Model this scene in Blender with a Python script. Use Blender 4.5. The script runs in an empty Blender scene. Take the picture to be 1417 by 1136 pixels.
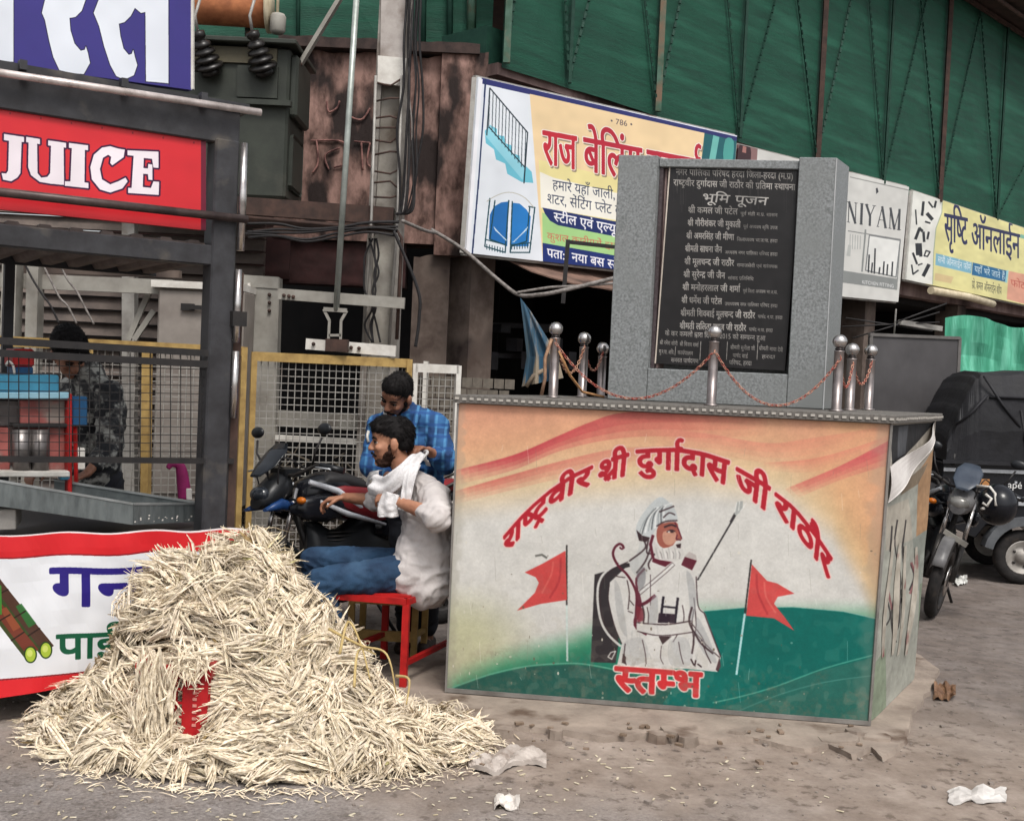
import bpy, bmesh, math, random
import numpy as np
from mathutils import Vector, Matrix, noise
R = math.radians
scene = bpy.context.scene
C = scene.collection
# ================================================================== camera
FPX, CX, CY, EYE = 1600.0, 708.5, 568.0, 1.6
PITCH, ROLL = R(1.9), math.atan(.045)
_F = Vector((0, math.cos(PITCH), -math.sin(PITCH))); _U0 = Vector((0, math.sin(PITCH), math.cos(PITCH))); _R0 = Vector((1, 0, 0))
_R = _R0 * math.cos(ROLL) + _U0 * math.sin(ROLL); _U = _U0 * math.cos(ROLL) - _R0 * math.sin(ROLL)
cam_d = bpy.data.cameras.new('camera'); cam = bpy.data.objects.new('camera', cam_d); C.objects.link(cam)
cam_d.sensor_width = 36; cam_d.lens = 36 * FPX / 1417; cam_d.clip_end = 400; cam_d.clip_start = .05
M_ = Matrix((( _R.x, _U.x, -_F.x, 0), (_R.y, _U.y, -_F.y, 0), (_R.z, _U.z, -_F.z, EYE), (0, 0, 0, 1)))
cam.matrix_world = M_; scene.camera = cam
# ================================================================== daylight under a thin overcast
w = bpy.data.worlds.new('World'); scene.world = w; w.use_nodes = True
nt = w.node_tree; nt.nodes.clear()
sky = nt.nodes.new('ShaderNodeTexSky'); sky.sky_type = 'NISHITA'; sky.sun_disc = False
SUN_EL, SUN_AZ = R(56), R(162)
sky.sun_elevation = SUN_EL; sky.sun_rotation = SUN_AZ; sky.air_density = 1.0; sky.dust_density = 4.0
hs = nt.nodes.new('ShaderNodeHueSaturation'); hs.inputs['Saturation'].default_value = .22
bg = nt.nodes.new('ShaderNodeBackground'); bg.inputs[1].default_value = .15
out = nt.nodes.new('ShaderNodeOutputWorld')
nt.links.new(sky.outputs[0], hs.inputs['Color']); nt.links.new(hs.outputs[0], bg.inputs[0]); nt.links.new(bg.outputs[0], out.inputs[0])
sd = bpy.data.lights.new('sun', 'SUN'); sd.energy = 1.5; sd.angle = R(16); sd.color = (1, .95, .89)
so = bpy.data.objects.new('sun', sd); C.objects.link(so)
sdir = Vector((math.sin(SUN_AZ) * math.cos(SUN_EL), math.cos(SUN_AZ) * math.cos(SUN_EL), math.sin(SUN_EL)))
so.rotation_euler = sdir.to_track_quat('Z', 'Y').to_euler(); so.location = (0, 0, 12)
scene.view_settings.view_transform = 'Standard'; scene.view_settings.look = 'None'
scene.view_settings.exposure = 0.36; scene.view_settings.gamma = 1; scene.view_settings.use_curve_mapping = False
# ================================================================== helpers
CAMP = Vector((0, 0, EYE)); GZ = -.03
def ray(px, py): return _F + _R * ((px - CX) / FPX) - _U * ((py - CY) / FPX)
def P(px, py, Y):
    r = ray(px, py); return CAMP + r * (Y / r.y)
def G(px, py, z=GZ):
    r = ray(px, py); return CAMP + r * ((z - EYE) / r.z)
def PZ(px, z, Y):
    c = Y * _F.y + (z - EYE) * _F.z; b = Y * _R.y + (z - EYE) * _R.z
    return Vector((((px - CX) / FPX * c - b) / _R.x, Y, z))
def RP(px, py, pt, n):
    r = ray(px, py); return CAMP + r * ((pt - CAMP).dot(n) / r.dot(n))
def V(*a): return Vector(a)
def lerp(a, b, t): return a + (b - a) * t
ORI = {}
def tag(o, label=None, cat=None, group=None, kind=None):
    if label: o['label'] = label
    if cat: o['category'] = cat
    if group: o['group'] = group
    if kind: o['kind'] = kind
    return o
def thing(name, label, cat, loc=(0, 0, 0), group=None, kind=None):
    o = bpy.data.objects.new(name, None); C.objects.link(o); o.location = loc; o.empty_display_size = .1
    ORI[o] = Vector(loc); return tag(o, label, cat, group, kind)
def link(name, me, mat, parent=None, smooth=False, kind=None):
    o = bpy.data.objects.new(name, me); C.objects.link(o)
    if mat is not None and not me.materials: me.materials.append(mat)
    if smooth: me.polygons.foreach_set('use_smooth', [True] * len(me.polygons))
    base = ORI.get(parent, Vector((0, 0, 0)))
    if parent is not None: o.parent = parent
    ORI[o] = base
    if kind: o['kind'] = kind
    return o
def copy_tree(o, parent=None):
    c = o.copy(); C.objects.link(c)
    if parent is not None: c.parent = parent
    for ch in list(o.children): copy_tree(ch, c)
    return c
class MB:
    def __init__(s): s.v = []; s.f = []; s.sm = []; s.uv = None
    def add(s, vs, fs, smooth=False):
        n = len(s.v); s.v += [Vector(p) for p in vs]
        for f in fs: s.f.append([i + n for i in f]); s.sm.append(smooth)
        return s
    def hexa(s, b, t):
        """bottom quad b, top quad t (same order)"""
        return s.add(list(b) + list(t), [(3, 2, 1, 0), (4, 5, 6, 7), (0, 1, 5, 4), (1, 2, 6, 5), (2, 3, 7, 6), (3, 0, 4, 7)])
    def box(s, c, sz, rz=0, rot=None):
        m = rot if rot is not None else Matrix.Rotation(rz, 3, 'Z'); c = Vector(c); q = []
        for z in (-.5, .5):
            for x, y in ((-.5, -.5), (.5, -.5), (.5, .5), (-.5, .5)): q.append(c + m @ Vector((x * sz[0], y * sz[1], z * sz[2])))
        return s.hexa(q[:4], q[4:])
    def bar(s, a, b, w, h, up=(0, 0, 1)):
        a = Vector(a); b = Vector(b); d = (b - a).normalized(); u = Vector(up)
        if abs(d.dot(u)) > .95: u = Vector((0, 1, 0))
        x = d.cross(u).normalized(); y = x.cross(d).normalized()
        q = [(-w / 2, -h / 2), (w / 2, -h / 2), (w / 2, h / 2), (-w / 2, h / 2)]
        return s.hexa([a + x * i + y * j for i, j in q], [b + x * i + y * j for i, j in q])
    def tube(s, pts, r, n=8, caps=True, smooth=True):
        pts = [Vector(p) for p in pts]; rs = r if isinstance(r, (list, tuple)) else [r] * len(pts); vs = []; fs = []
        t0 = (pts[1] - pts[0]).normalized(); u = Vector((0, 0, 1)) if abs(t0.z) < .9 else Vector((0, 1, 0)); x = t0.cross(u).normalized()
        for i, p in enumerate(pts):
            t = (pts[min(i + 1, len(pts) - 1)] - pts[max(i - 1, 0)]).normalized()
            x = (x - t * x.dot(t)).normalized(); y = t.cross(x)
            for k in range(n):
                a = 2 * math.pi * k / n; vs.append(p + (x * math.cos(a) + y * math.sin(a)) * rs[i])
        for i in range(len(pts) - 1):
            for k in range(n): fs.append((i * n + k, i * n + (k + 1) % n, (i + 1) * n + (k + 1) % n, (i + 1) * n + k))
        s.add(vs, fs, smooth)
        if caps: s.add(vs[:n], [tuple(range(n))[::-1]]); s.add(vs[-n:], [tuple(range(n))])
        return s
    def lathe(s, c, prof, n=16, axis=(0, 0, 1), smooth=True):
        """prof: (radius, height along axis)"""
        c = Vector(c); a = Vector(axis).normalized(); u = Vector((0, 0, 1)) if abs(a.z) < .9 else Vector((1, 0, 0)); x = a.cross(u).normalized(); y = a.cross(x); vs = []; fs = []
        for r, h in prof:
            for k in range(n):
                t = 2 * math.pi * k / n; vs.append(c + a * h + (x * math.cos(t) + y * math.sin(t)) * max(r, 1e-5))
        for i in range(len(prof) - 1):
            for k in range(n): fs.append((i * n + k, i * n + (k + 1) % n, (i + 1) * n + (k + 1) % n, (i + 1) * n + k))
        return s.add(vs, fs, smooth)
    def ell(s, c, r, rot=None, n=14, m=9):
        c = Vector(c); rot = rot or Matrix.Identity(3); vs = []; fs = []
        for i in range(m + 1):
            t = math.pi * i / m
            for k in range(n):
                a = 2 * math.pi * k / n; vs.append(c + rot @ Vector((r[0] * math.sin(t) * math.cos(a), r[1] * math.sin(t) * math.sin(a), r[2] * math.cos(t))))
        for i in range(m):
            for k in range(n): fs.append((i * n + k, (i + 1) * n + k, (i + 1) * n + (k + 1) % n, i * n + (k + 1) % n))
        return s.add(vs, fs, True)
    def cap(s, a, b, r0, r1, n=14):
        """tapered capsule"""
        a = Vector(a); b = Vector(b); d = (b - a); L = max(d.length, 1e-4); prof = []
        for i in range(6): t = math.pi / 2 * i / 5; prof.append((r0 * math.sin(t), -r0 * math.cos(t)))
        for i in range(6): t = math.pi / 2 * i / 5; prof.append((r1 * math.cos(t), L + r1 * math.sin(t)))
        return s.lathe(a, prof, n, d)
    def loft(s, rings, closed=True, smooth=True, caps=True):
        n = len(rings[0]); vs = [p for r in rings for p in r]; fs = []
        for i in range(len(rings) - 1):
            for k in range(n if closed else n - 1): fs.append((i * n + k, i * n + (k + 1) % n, (i + 1) * n + (k + 1) % n, (i + 1) * n + k))
        s.add(vs, fs, smooth)
        if caps: s.add(rings[0], [tuple(range(n))[::-1]]); s.add(rings[-1], [tuple(range(n))])
        return s
    def prism(s, poly, ext):
        """poly: list of 3D points (planar), extruded by vector ext"""
        p = [Vector(a) for a in poly]; e = Vector(ext); n = len(p)
        return s.add(p + [a + e for a in p], [tuple(range(n))[::-1], tuple(range(n, 2 * n))] + [(i, (i + 1) % n, (i + 1) % n + n, i + n) for i in range(n)])
    def build(s, name, mat, parent=None, bevel=0, kind=None, label=None):
        base = ORI.get(parent, Vector((0, 0, 0))); me = bpy.data.meshes.new(name)
        me.from_pydata([tuple(p - base) for p in s.v], [], s.f); me.polygons.foreach_set('use_smooth', s.sm)
        bm = bmesh.new(); bm.from_mesh(me); bmesh.ops.remove_doubles(bm, verts=bm.verts, dist=1e-5)
        bmesh.ops.recalc_face_normals(bm, faces=bm.faces)
        if bevel: 
            eds = [e for e in bm.edges if len(e.link_faces) == 2 and e.calc_face_angle(0) > .6]
            try: bmesh.ops.bevel(bm, geom=eds, offset=bevel, segments=1, affect='EDGES')
            except Exception: pass
        bm.to_mesh(me); bm.free()
        o = link(name, me, mat, parent, False, kind)
        if label: o['label'] = label
        return o
_mats = {}
def hexc(c):
    if isinstance(c, str):
        c = [int(c[i:i + 2], 16) / 255 for i in (0, 2, 4)]; c = [x / 12.92 if x <= .04045 else ((x + .055) / 1.055) ** 2.4 for x in c]
    return tuple(c) + ((1,) if len(c) == 3 else ())
def mat(name, c1, c2=None, rough=.6, metal=0, scale=6, bump=0, bscale=60, stretch=(1, 1, 1), detail=6, c3=None, s3=2, t3=(.55, .7), spec=.3, sheen=0, split=(.35, .65)):
    """procedural surface: two tones mixed by noise, optional third as patches (stain, rust), fine bump"""
    if name in _mats: return _mats[name]
    m = bpy.data.materials.new(name); m.use_nodes = True; n = m.node_tree.nodes; l = m.node_tree.links; b = n['Principled BSDF']
    tc = n.new('ShaderNodeTexCoord'); mp = n.new('ShaderNodeMapping'); mp.inputs['Scale'].default_value = stretch; l.new(tc.outputs['Object'], mp.inputs[0])
    ns = n.new('ShaderNodeTexNoise'); ns.inputs['Scale'].default_value = scale; ns.inputs['Detail'].default_value = detail; ns.inputs['Roughness'].default_value = .62; l.new(mp.outputs[0], ns.inputs[0])
    cr = n.new('ShaderNodeValToRGB'); cr.color_ramp.elements[0].position = split[0]; cr.color_ramp.elements[1].position = split[1]
    a = hexc(c1); d = hexc(c2) if c2 else tuple(x * .78 for x in a[:3]) + (1,)
    cr.color_ramp.elements[0].color = d; cr.color_ramp.elements[1].color = a; l.new(ns.outputs[0], cr.inputs[0]); col = cr.outputs[0]
    if c3:
        n3 = n.new('ShaderNodeTexNoise'); n3.inputs['Scale'].default_value = s3; n3.inputs['Detail'].default_value = 8; l.new(mp.outputs[0], n3.inputs[0])
        r3 = n.new('ShaderNodeMapRange'); r3.inputs[1].default_value = t3[0]; r3.inputs[2].default_value = t3[1]; l.new(n3.outputs[0], r3.inputs[0])
        mx = n.new('ShaderNodeMix'); mx.data_type = 'RGBA'; mx.inputs[7].default_value = hexc(c3); l.new(r3.outputs[0], mx.inputs[0]); l.new(col, mx.inputs[6]); col = mx.outputs[2]
    l.new(col, b.inputs['Base Color']); b.inputs['Metallic'].default_value = metal; b.inputs['Specular IOR Level'].default_value = spec
    rr = n.new('ShaderNodeMapRange'); rr.inputs[3].default_value = max(.05, rough - .12); rr.inputs[4].default_value = min(1, rough + .12); l.new(ns.outputs[0], rr.inputs[0]); l.new(rr.outputs[0], b.inputs['Roughness'])
    if bump:
        nb = n.new('ShaderNodeTexNoise'); nb.inputs['Scale'].default_value = bscale; nb.inputs['Detail'].default_value = 5; l.new(mp.outputs[0], nb.inputs[0])
        bp = n.new('ShaderNodeBump'); bp.inputs['Strength'].default_value = bump; bp.inputs['Distance'].default_value = .01; l.new(nb.outputs[0], bp.inputs['Height']); l.new(bp.outputs[0], b.inputs['Normal'])
    _mats[name] = m; return m
def print_mat(name, im, rough=.4, bump=.08):
    m = bpy.data.materials.new(name); m.use_nodes = True; n = m.node_tree.nodes; l = m.node_tree.links; b = n['Principled BSDF']
    t = n.new('ShaderNodeTexImage'); t.image = im; t.extension = 'EXTEND'; l.new(t.outputs[0], b.inputs['Base Color']); b.inputs['Roughness'].default_value = rough; b.inputs['Specular IOR Level'].default_value = .3
    tc = n.new('ShaderNodeTexCoord'); nb = n.new('ShaderNodeTexNoise'); nb.inputs['Scale'].default_value = 5; nb.inputs['Detail'].default_value = 4; l.new(tc.outputs['Object'], nb.inputs[0])
    bp = n.new('ShaderNodeBump'); bp.inputs['Strength'].default_value = bump; bp.inputs['Distance'].default_value = .05; l.new(nb.outputs[0], bp.inputs['Height']); l.new(bp.outputs[0], b.inputs['Normal'])
    return m
def sheet(name, f, nx, ny, m, parent=None, thick=None, label=None):
    """grid surface f(u,v) with v down from the top, uv-mapped to the whole print; thick: vector to the back"""
    base = ORI.get(parent, Vector((0, 0, 0))); vs = []; uv = []
    for j in range(ny + 1):
        for i in range(nx + 1): vs.append(f(i / nx, j / ny) - base); uv.append((i / nx, 1 - j / ny))
    fs = [(j * (nx + 1) + i, (j + 1) * (nx + 1) + i, (j + 1) * (nx + 1) + i + 1, j * (nx + 1) + i + 1) for j in range(ny) for i in range(nx)]
    if thick is not None:
        n0 = len(vs); rim = [i for i in range(nx + 1)] + [j * (nx + 1) + nx for j in range(1, ny + 1)] + [ny * (nx + 1) + i for i in range(nx - 1, -1, -1)] + [j * (nx + 1) for j in range(ny - 1, 0, -1)]
        for k in rim: vs.append(vs[k] + Vector(thick)); uv.append(uv[k])
        L = len(rim)
        for k in range(L): fs.append((rim[k], rim[(k + 1) % L], n0 + (k + 1) % L, n0 + k))
    me = bpy.data.meshes.new(name); me.from_pydata([tuple(v) for v in vs], [], fs); ul = me.uv_layers.new(name='UVMap')
    for lp in me.loops: ul.data[lp.index].uv = uv[lp.vertex_index]
    o = link(name, me, m, parent, False)
    if label: o['label'] = label
    return o
def hquad(quad):
    """unit square -> photo quad"""
    H = np.linalg.inv(homog(quad, [(0, 0), (1, 0), (1, 1), (0, 1)]))
    def f(u, v): q = H @ np.array([u, v, 1]); return q[0] / q[2], q[1] / q[2]
    return f
def remesh(mb, name, voxel, m, parent, smooth=6, nz=0, nscale=6, nz2=0, cut=None, kind=None, crease=None):
    """merge overlapping closed lumps into ONE continuous skin, smooth it and (cloth) wrinkle it"""
    me = bpy.data.meshes.new(name); me.from_pydata([tuple(p) for p in mb.v], [], mb.f)
    bm = bmesh.new(); bm.from_mesh(me); bmesh.ops.remove_doubles(bm, verts=bm.verts, dist=1e-6); bmesh.ops.recalc_face_normals(bm, faces=bm.faces); bm.to_mesh(me); bm.free()
    o = bpy.data.objects.new('tmp', me); C.objects.link(o)
    md = o.modifiers.new('r', 'REMESH'); md.mode = 'VOXEL'; md.voxel_size = voxel
    if smooth: ms = o.modifiers.new('s', 'SMOOTH'); ms.factor = .5; ms.iterations = smooth
    dg = bpy.context.evaluated_depsgraph_get(); dg.update(); ev = bpy.data.meshes.new_from_object(o.evaluated_get(dg)); bpy.data.objects.remove(o); bpy.data.meshes.remove(me)
    N = len(ev.vertices); co = np.empty(N * 3, np.float32); ev.vertices.foreach_get('co', co); co = co.reshape(-1, 3); nr = np.empty(N * 3, np.float32); ev.vertices.foreach_get('normal', nr); nr = nr.reshape(-1, 3)
    if nz or nz2:
        d = np.zeros(N)
        for i in range(N):
            p = Vector(co[i])
            if nz:
                q = Vector((p.x * nscale, p.y * nscale, p.z * nscale * 1.7)); a = noise.noise(q + Vector((noise.noise(q * .7) * 1.5, 0, 3))); d[i] += nz * (1 - 2.2 * abs(a))
            if nz2: q = p * nscale * 2.6; d[i] += nz2 * (1 - 2.5 * abs(noise.noise(q + Vector((noise.noise(q * .5) * 2, 5, 0)))))
        co = co + nr * d[:, None]
    base = ORI.get(parent, Vector((0, 0, 0))); co = co - np.array(base)
    ev.vertices.foreach_set('co', co.astype(np.float32).ravel())
    if cut:
        bm = bmesh.new(); bm.from_mesh(ev); bm.verts.ensure_lookup_table()
        kill = [v for v in bm.verts if cut(v.co + base)]; bmesh.ops.delete(bm, geom=kill, context='VERTS'); bm.to_mesh(ev); bm.free()
    ev.name = name; ev.materials.clear()
    return link(name, ev, m, parent, True, kind)
# ------------------------------------------------------------------ flat print: glyph outlines and a small painter
_glyphs = {}
def glyph(ch):
    """triangles (n,3,2) and advance of one letter of Blender's own font"""
    if ch in _glyphs: return _glyphs[ch]
    def tri(s):
        c = bpy.data.curves.new('t', 'FONT'); c.body = s; c.resolution_u = 3
        o = bpy.data.objects.new('t', c); bpy.context.scene.collection.objects.link(o)
        dg = bpy.context.evaluated_depsgraph_get(); dg.update()
        m = bpy.data.meshes.new_from_object(o.evaluated_get(dg)); m.calc_loop_triangles()
        v = np.array([x.co[:2] for x in m.vertices]).reshape(-1, 2)
        t = np.array([list(x.vertices) for x in m.loop_triangles], dtype=int).reshape(-1, 3)
        bpy.data.objects.remove(o); bpy.data.curves.remove(c); bpy.data.meshes.remove(m)
        return v, t
    v, t = tri(ch)
    b, _ = tri('|'); w, _ = tri(ch + '|')
    adv = w[:, 0].max() - b[:, 0].max()
    if ch == ' ': adv = 0.3
    _glyphs[ch] = (v[t] if len(t) else np.zeros((0, 3, 2)), adv)
    return _glyphs[ch]
def thick(p, w):
    """triangles of a stroked polyline"""
    p = np.array(p, float); out = []
    for a, b in zip(p[:-1], p[1:]):
        d = b - a; n = np.array([-d[1], d[0]]) / (np.hypot(*d) + 1e-9) * w / 2; e = d / (np.hypot(*d) + 1e-9) * w * .25
        q = [a - n - e, a + n - e, b + n + e, b - n + e]
        out += [[q[0], q[1], q[2]], [q[0], q[2], q[3]]]
    return np.array(out)
def arc(cx, cy, rx, ry, a0, a1, n=10):
    a = np.radians(np.linspace(a0, a1, n)); return np.stack([cx + rx * np.cos(a), cy + ry * np.sin(a)], 1)
NOSTEM = 'रटठडढदहछझङइईउऊएळ'
MATRA = 'ािीुूृेैोौंँॉः'
def cut_right(tris, x):
    """clip triangles to X < x"""
    out = []
    for t in tris:
        p = []
        for i in range(3):
            a, b = t[i], t[(i + 1) % 3]
            if a[0] <= x: p.append(a)
            if (a[0] <= x) != (b[0] <= x): p.append(a + (b - a) * (x - a[0]) / (b[0] - a[0]))
        for i in range(1, len(p) - 1): out.append([p[0], p[i], p[i + 1]])
    return np.array(out).reshape(-1, 3, 2)
def shape(s):
    """a Devanagari or Latin string -> triangles and total advance, with half forms, reph, short i moved left"""
    out = []; x = 0.0; i = 0; n = len(s)
    def put(t, dx, dy=0):
        if len(t): out.append(t + np.array([dx, dy]))
    while i < n:
        c = s[i]
        if not (0x904 <= ord(c) <= 0x939):
            t, a = glyph(c); put(t, x); x += a; i += 1; continue
        reph = False
        if c == 'र' and i + 2 < n and s[i + 1] == '्': reph = True; i += 2
        cons = [s[i]]; i += 1
        while i + 1 < n and s[i] == '्' and 0x915 <= ord(s[i + 1]) <= 0x939:
            cons.append(s[i + 1]); i += 2
        ms = []
        while i < n and s[i] in MATRA: ms.append(s[i]); i += 1
        if i < n and s[i] == '्': ms.append('्'); i += 1
        if 'ि' in ms:
            t, a = glyph('ि'); put(t, x); x += .259
        sub_ra = len(cons) > 1 and cons[-1] == 'र'
        if sub_ra: cons = cons[:-1]
        for c in cons[:-1]:
            t, a = glyph(c)
            if c in NOSTEM: put(t * np.array([1, .62]), x, .236); x += a * .0 + .0; base_low = True; continue
            cx = a - .175; put(cut_right(t, cx), x); x += cx - .015
        c = cons[-1]; t, a = glyph(c)
        if len(cons) > 1 and cons[-2] in NOSTEM:
            put(t * np.array([1, .6]), x, -.1)
        else: put(t, x)
        if sub_ra:
            if c in 'टठडढछ': put(thick([(a * .28, -.22), (a * .5, -.08), (a * .72, -.22)], .06), x)
            elif c == 'श': put(thick([(a - .13, .28), (a - .42, .06)], .07), x)
            else: put(thick([(a - .13, .2), (a - .42, -.01)], .065), x)
        x += a; xr = x
        for m in ms:
            if m == 'ि': continue
            t, a = glyph(m); put(t, x)
            if m in 'ाीोौॉः': x += a; xr = x
        if reph: put(thick(arc(xr - .04, .76, .1, .13, 60, 290, 9), .06), 0)
    return (np.concatenate(out) if out else np.zeros((0, 3, 2))), x
def smooth(pts, n=6, closed=True):
    """Catmull-Rom through points"""
    p = np.array(pts, float); N = len(p); out = []
    R_ = range(N if closed else N - 1)
    for i in R_:
        p0 = p[(i - 1) % N] if closed or i > 0 else p[0]; p1 = p[i]; p2 = p[(i + 1) % N]
        p3 = p[(i + 2) % N] if closed or i + 2 < N else p[-1]
        for k in range(n):
            t = k / n
            out.append(.5 * ((2 * p1) + (-p0 + p2) * t + (2 * p0 - 5 * p1 + 4 * p2 - p3) * t * t + (-p0 + 3 * p1 - 3 * p2 + p3) * t ** 3))
    if not closed: out.append(p[-1])
    return np.array(out)
def homog(src, dst):
    A = []; b = []
    for (x, y), (u, v) in zip(src, dst):
        A.append([x, y, 1, 0, 0, 0, -u * x, -u * y]); b.append(u)
        A.append([0, 0, 0, x, y, 1, -v * x, -v * y]); b.append(v)
    h = np.linalg.solve(np.array(A, float), np.array(b, float)); return np.append(h, 1).reshape(3, 3)
class Art:
    """a print drawn in the coordinates of its own artwork (any quad), stored as an in-memory image"""
    def __init__(s, quad, W, H, base):
        s.W, s.H = W, H; s.H3 = homog(quad, [(0, 0), (W, 0), (W, H), (0, H)])
        s.img = np.zeros((H, W, 3)); s.img[:] = s.col(base)
        s.sc = W / (np.hypot(quad[1][0] - quad[0][0], quad[1][1] - quad[0][1]) + 1e-9)
        inv = np.linalg.inv(s.H3); yy, xx = np.mgrid[0:H, 0:W]
        q = inv @ np.stack([xx.ravel(), yy.ravel(), np.ones(W * H)]); s.X = (q[0] / q[2]).reshape(H, W); s.Y = (q[1] / q[2]).reshape(H, W)
    @staticmethod
    def col(c):
        if isinstance(c, str): c = [int(c[i:i + 2], 16) / 255 for i in (0, 2, 4)]
        return np.array(c, float)
    def tr(s, p):
        p = np.asarray(p, float); sh = p.shape; q = s.H3 @ np.vstack([p.reshape(-1, 2).T, np.ones(p.size // 2)])
        return (q[:2] / q[2]).T.reshape(sh)
    def put(s, mask, box, color, a=1.0):
        x0, y0, x1, y1 = box; v = s.img[y0:y1, x0:x1]; m = mask[..., None] * a
        v[:] = v * (1 - m) + s.col(color) * m
    def box(s, p, pad=2):
        x0 = int(max(0, math.floor(p[..., 0].min()) - pad)); x1 = int(min(s.W, math.ceil(p[..., 0].max()) + pad))
        y0 = int(max(0, math.floor(p[..., 1].min()) - pad)); y1 = int(min(s.H, math.ceil(p[..., 1].max()) + pad))
        return x0, y0, x1, y1
    def poly(s, pts, color, a=1.0, sm=0, ret=False):
        if sm: pts = smooth(pts, sm)
        p = s.tr(pts); x0, y0, x1, y1 = s.box(p)
        if x1 <= x0 or y1 <= y0: return
        acc = np.zeros((y1 - y0, x1 - x0)); xs = np.arange(x0, x1)
        q = np.roll(p, -1, 0)
        for sy in (.25, .75):
            for sx in (.25, .75):
                for r in range(y1 - y0):
                    y = y0 + r + sy
                    k = (p[:, 1] <= y) != (q[:, 1] <= y)
                    if not k.any(): continue
                    xc = np.sort(p[k, 0] + (y - p[k, 1]) * (q[k, 0] - p[k, 0]) / (q[k, 1] - p[k, 1]))
                    acc[r] += (np.searchsorted(xc, xs + sx) % 2)
        s.put(acc / 4, (x0, y0, x1, y1), color, a)
    def tris(s, T, color, grow=0, a=1.0, box=None):
        """triangles given in artwork coordinates; grow in texels dilates"""
        if not len(T): return
        p = s.tr(T); pad = int(grow) + 8
        if p[..., 0].max() < 0 or p[..., 1].max() < 0 or p[..., 0].min() > s.W or p[..., 1].min() > s.H: return
        x0 = int(max(-60, p[..., 0].min() - pad)) - 1; x1 = int(min(s.W + 60, p[..., 0].max() + pad)) + 1; y0 = int(max(-60, p[..., 1].min() - pad)) - 1; y1 = int(min(s.H + 60, p[..., 1].max() + pad)) + 1
        if x1 <= x0 or y1 <= y0: return
        m = np.zeros((y1 - y0, x1 - x0), bool)
        for t in p:
            a0 = int(max(x0, t[:, 0].min() - 1)); a1 = int(min(x1, t[:, 0].max() + 2)); b0 = int(max(y0, t[:, 1].min() - 1)); b1 = int(min(y1, t[:, 1].max() + 2))
            if a1 <= a0 or b1 <= b0: continue
            X = np.arange(a0, a1)[None] + .5; Y = np.arange(b0, b1)[:, None] + .5
            e = [(t[(i + 1) % 3, 0] - t[i, 0]) * (Y - t[i, 1]) - (t[(i + 1) % 3, 1] - t[i, 1]) * (X - t[i, 0]) for i in range(3)]
            k = ((e[0] >= 0) & (e[1] >= 0) & (e[2] >= 0)) | ((e[0] <= 0) & (e[1] <= 0) & (e[2] <= 0))
            m[b0 - y0:b1 - y0, a0 - x0:a1 - x0] |= k
        e_ = int(grow) + 3; m[:e_] = False; m[-e_:] = False; m[:, :e_] = False; m[:, -e_:] = False
        if grow > 0:
            r = int(math.ceil(grow)); g = m.copy()
            for dy in range(-r, r + 1):
                for dx in range(-r, r + 1):
                    d2 = dx * dx + dy * dy
                    if d2 <= grow * grow + .3 and (d2 >= (grow - 1.5) ** 2 or grow < 2):
                        g |= np.roll(np.roll(m, dy, 0), dx, 1)
            m = g
        f = m.astype(float)
        f = (f * 4 + np.roll(f, 1, 0) + np.roll(f, -1, 0) + np.roll(f, 1, 1) + np.roll(f, -1, 1)) / 8
        cx0, cy0, cx1, cy1 = max(x0, 0), max(y0, 0), min(x1, s.W), min(y1, s.H)
        if cx1 > cx0 and cy1 > cy0: s.put(f[cy0 - y0:cy1 - y0, cx0 - x0:cx1 - x0], (cx0, cy0, cx1, cy1), color, a)
    def line(s, pts, w, color, a=1.0, sm=0):
        if sm: pts = smooth(pts, sm, False)
        s.tris(thick(pts, w), color, 0, a)
    def text(s, string, p0, p1, up, color, bold=0, outline=None, ow=0, slant=0, shadow=None):
        """p0,p1: ends of the base line, up: vector of one em-height*0.62 (base line to head line)"""
        T, adv = shape(string); p0 = np.array(p0, float); p1 = np.array(p1, float); up = np.array(up, float)
        U = T[..., :1] / adv; V = T[..., 1:] / .622
        P = p0 + (p1 - p0) * (U + V * slant) + up * V
        if shadow: s.tris(P + np.array(shadow[1]), shadow[0], bold + ow)
        if outline: s.tris(P, outline, bold + ow)
        s.tris(P, color, bold)
    def textf(s, string, f, color, bold=0, outline=None, ow=0):
        """f(u,v) -> artwork point, u in 0..1 along the text, v 0 base line 1 head line"""
        T, adv = shape(string); P = f(T[..., 0] / adv, T[..., 1] / .622)
        if outline: s.tris(P, outline, bold + ow)
        s.tris(P, color, bold)
    def image(s, name):
        im = bpy.data.images.new(name, s.W, s.H, alpha=False)
        a = np.ones((s.H, s.W, 4), np.float32); a[..., :3] = np.clip(s.img[::-1], 0, 1)
        im.pixels.foreach_set(a.ravel()); im.update(); im.pack(); return im
def fnoise(h, w, cell, seed):
    """smooth value noise"""
    r = np.random.RandomState(seed); gh, gw = int(h / cell) + 3, int(w / cell) + 3; g = r.rand(gh, gw)
    y = np.arange(h) / cell; x = np.arange(w) / cell; yi = y.astype(int); xi = x.astype(int); fy = (y - yi)[:, None]; fx = (x - xi)[None]
    fy = fy * fy * (3 - 2 * fy); fx = fx * fx * (3 - 2 * fx)
    a = g[yi][:, xi]; b = g[yi][:, xi + 1]; c = g[yi + 1][:, xi]; d = g[yi + 1][:, xi + 1]
    return (a * (1 - fx) + b * fx) * (1 - fy) + (c * (1 - fx) + d * fx) * fy
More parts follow.
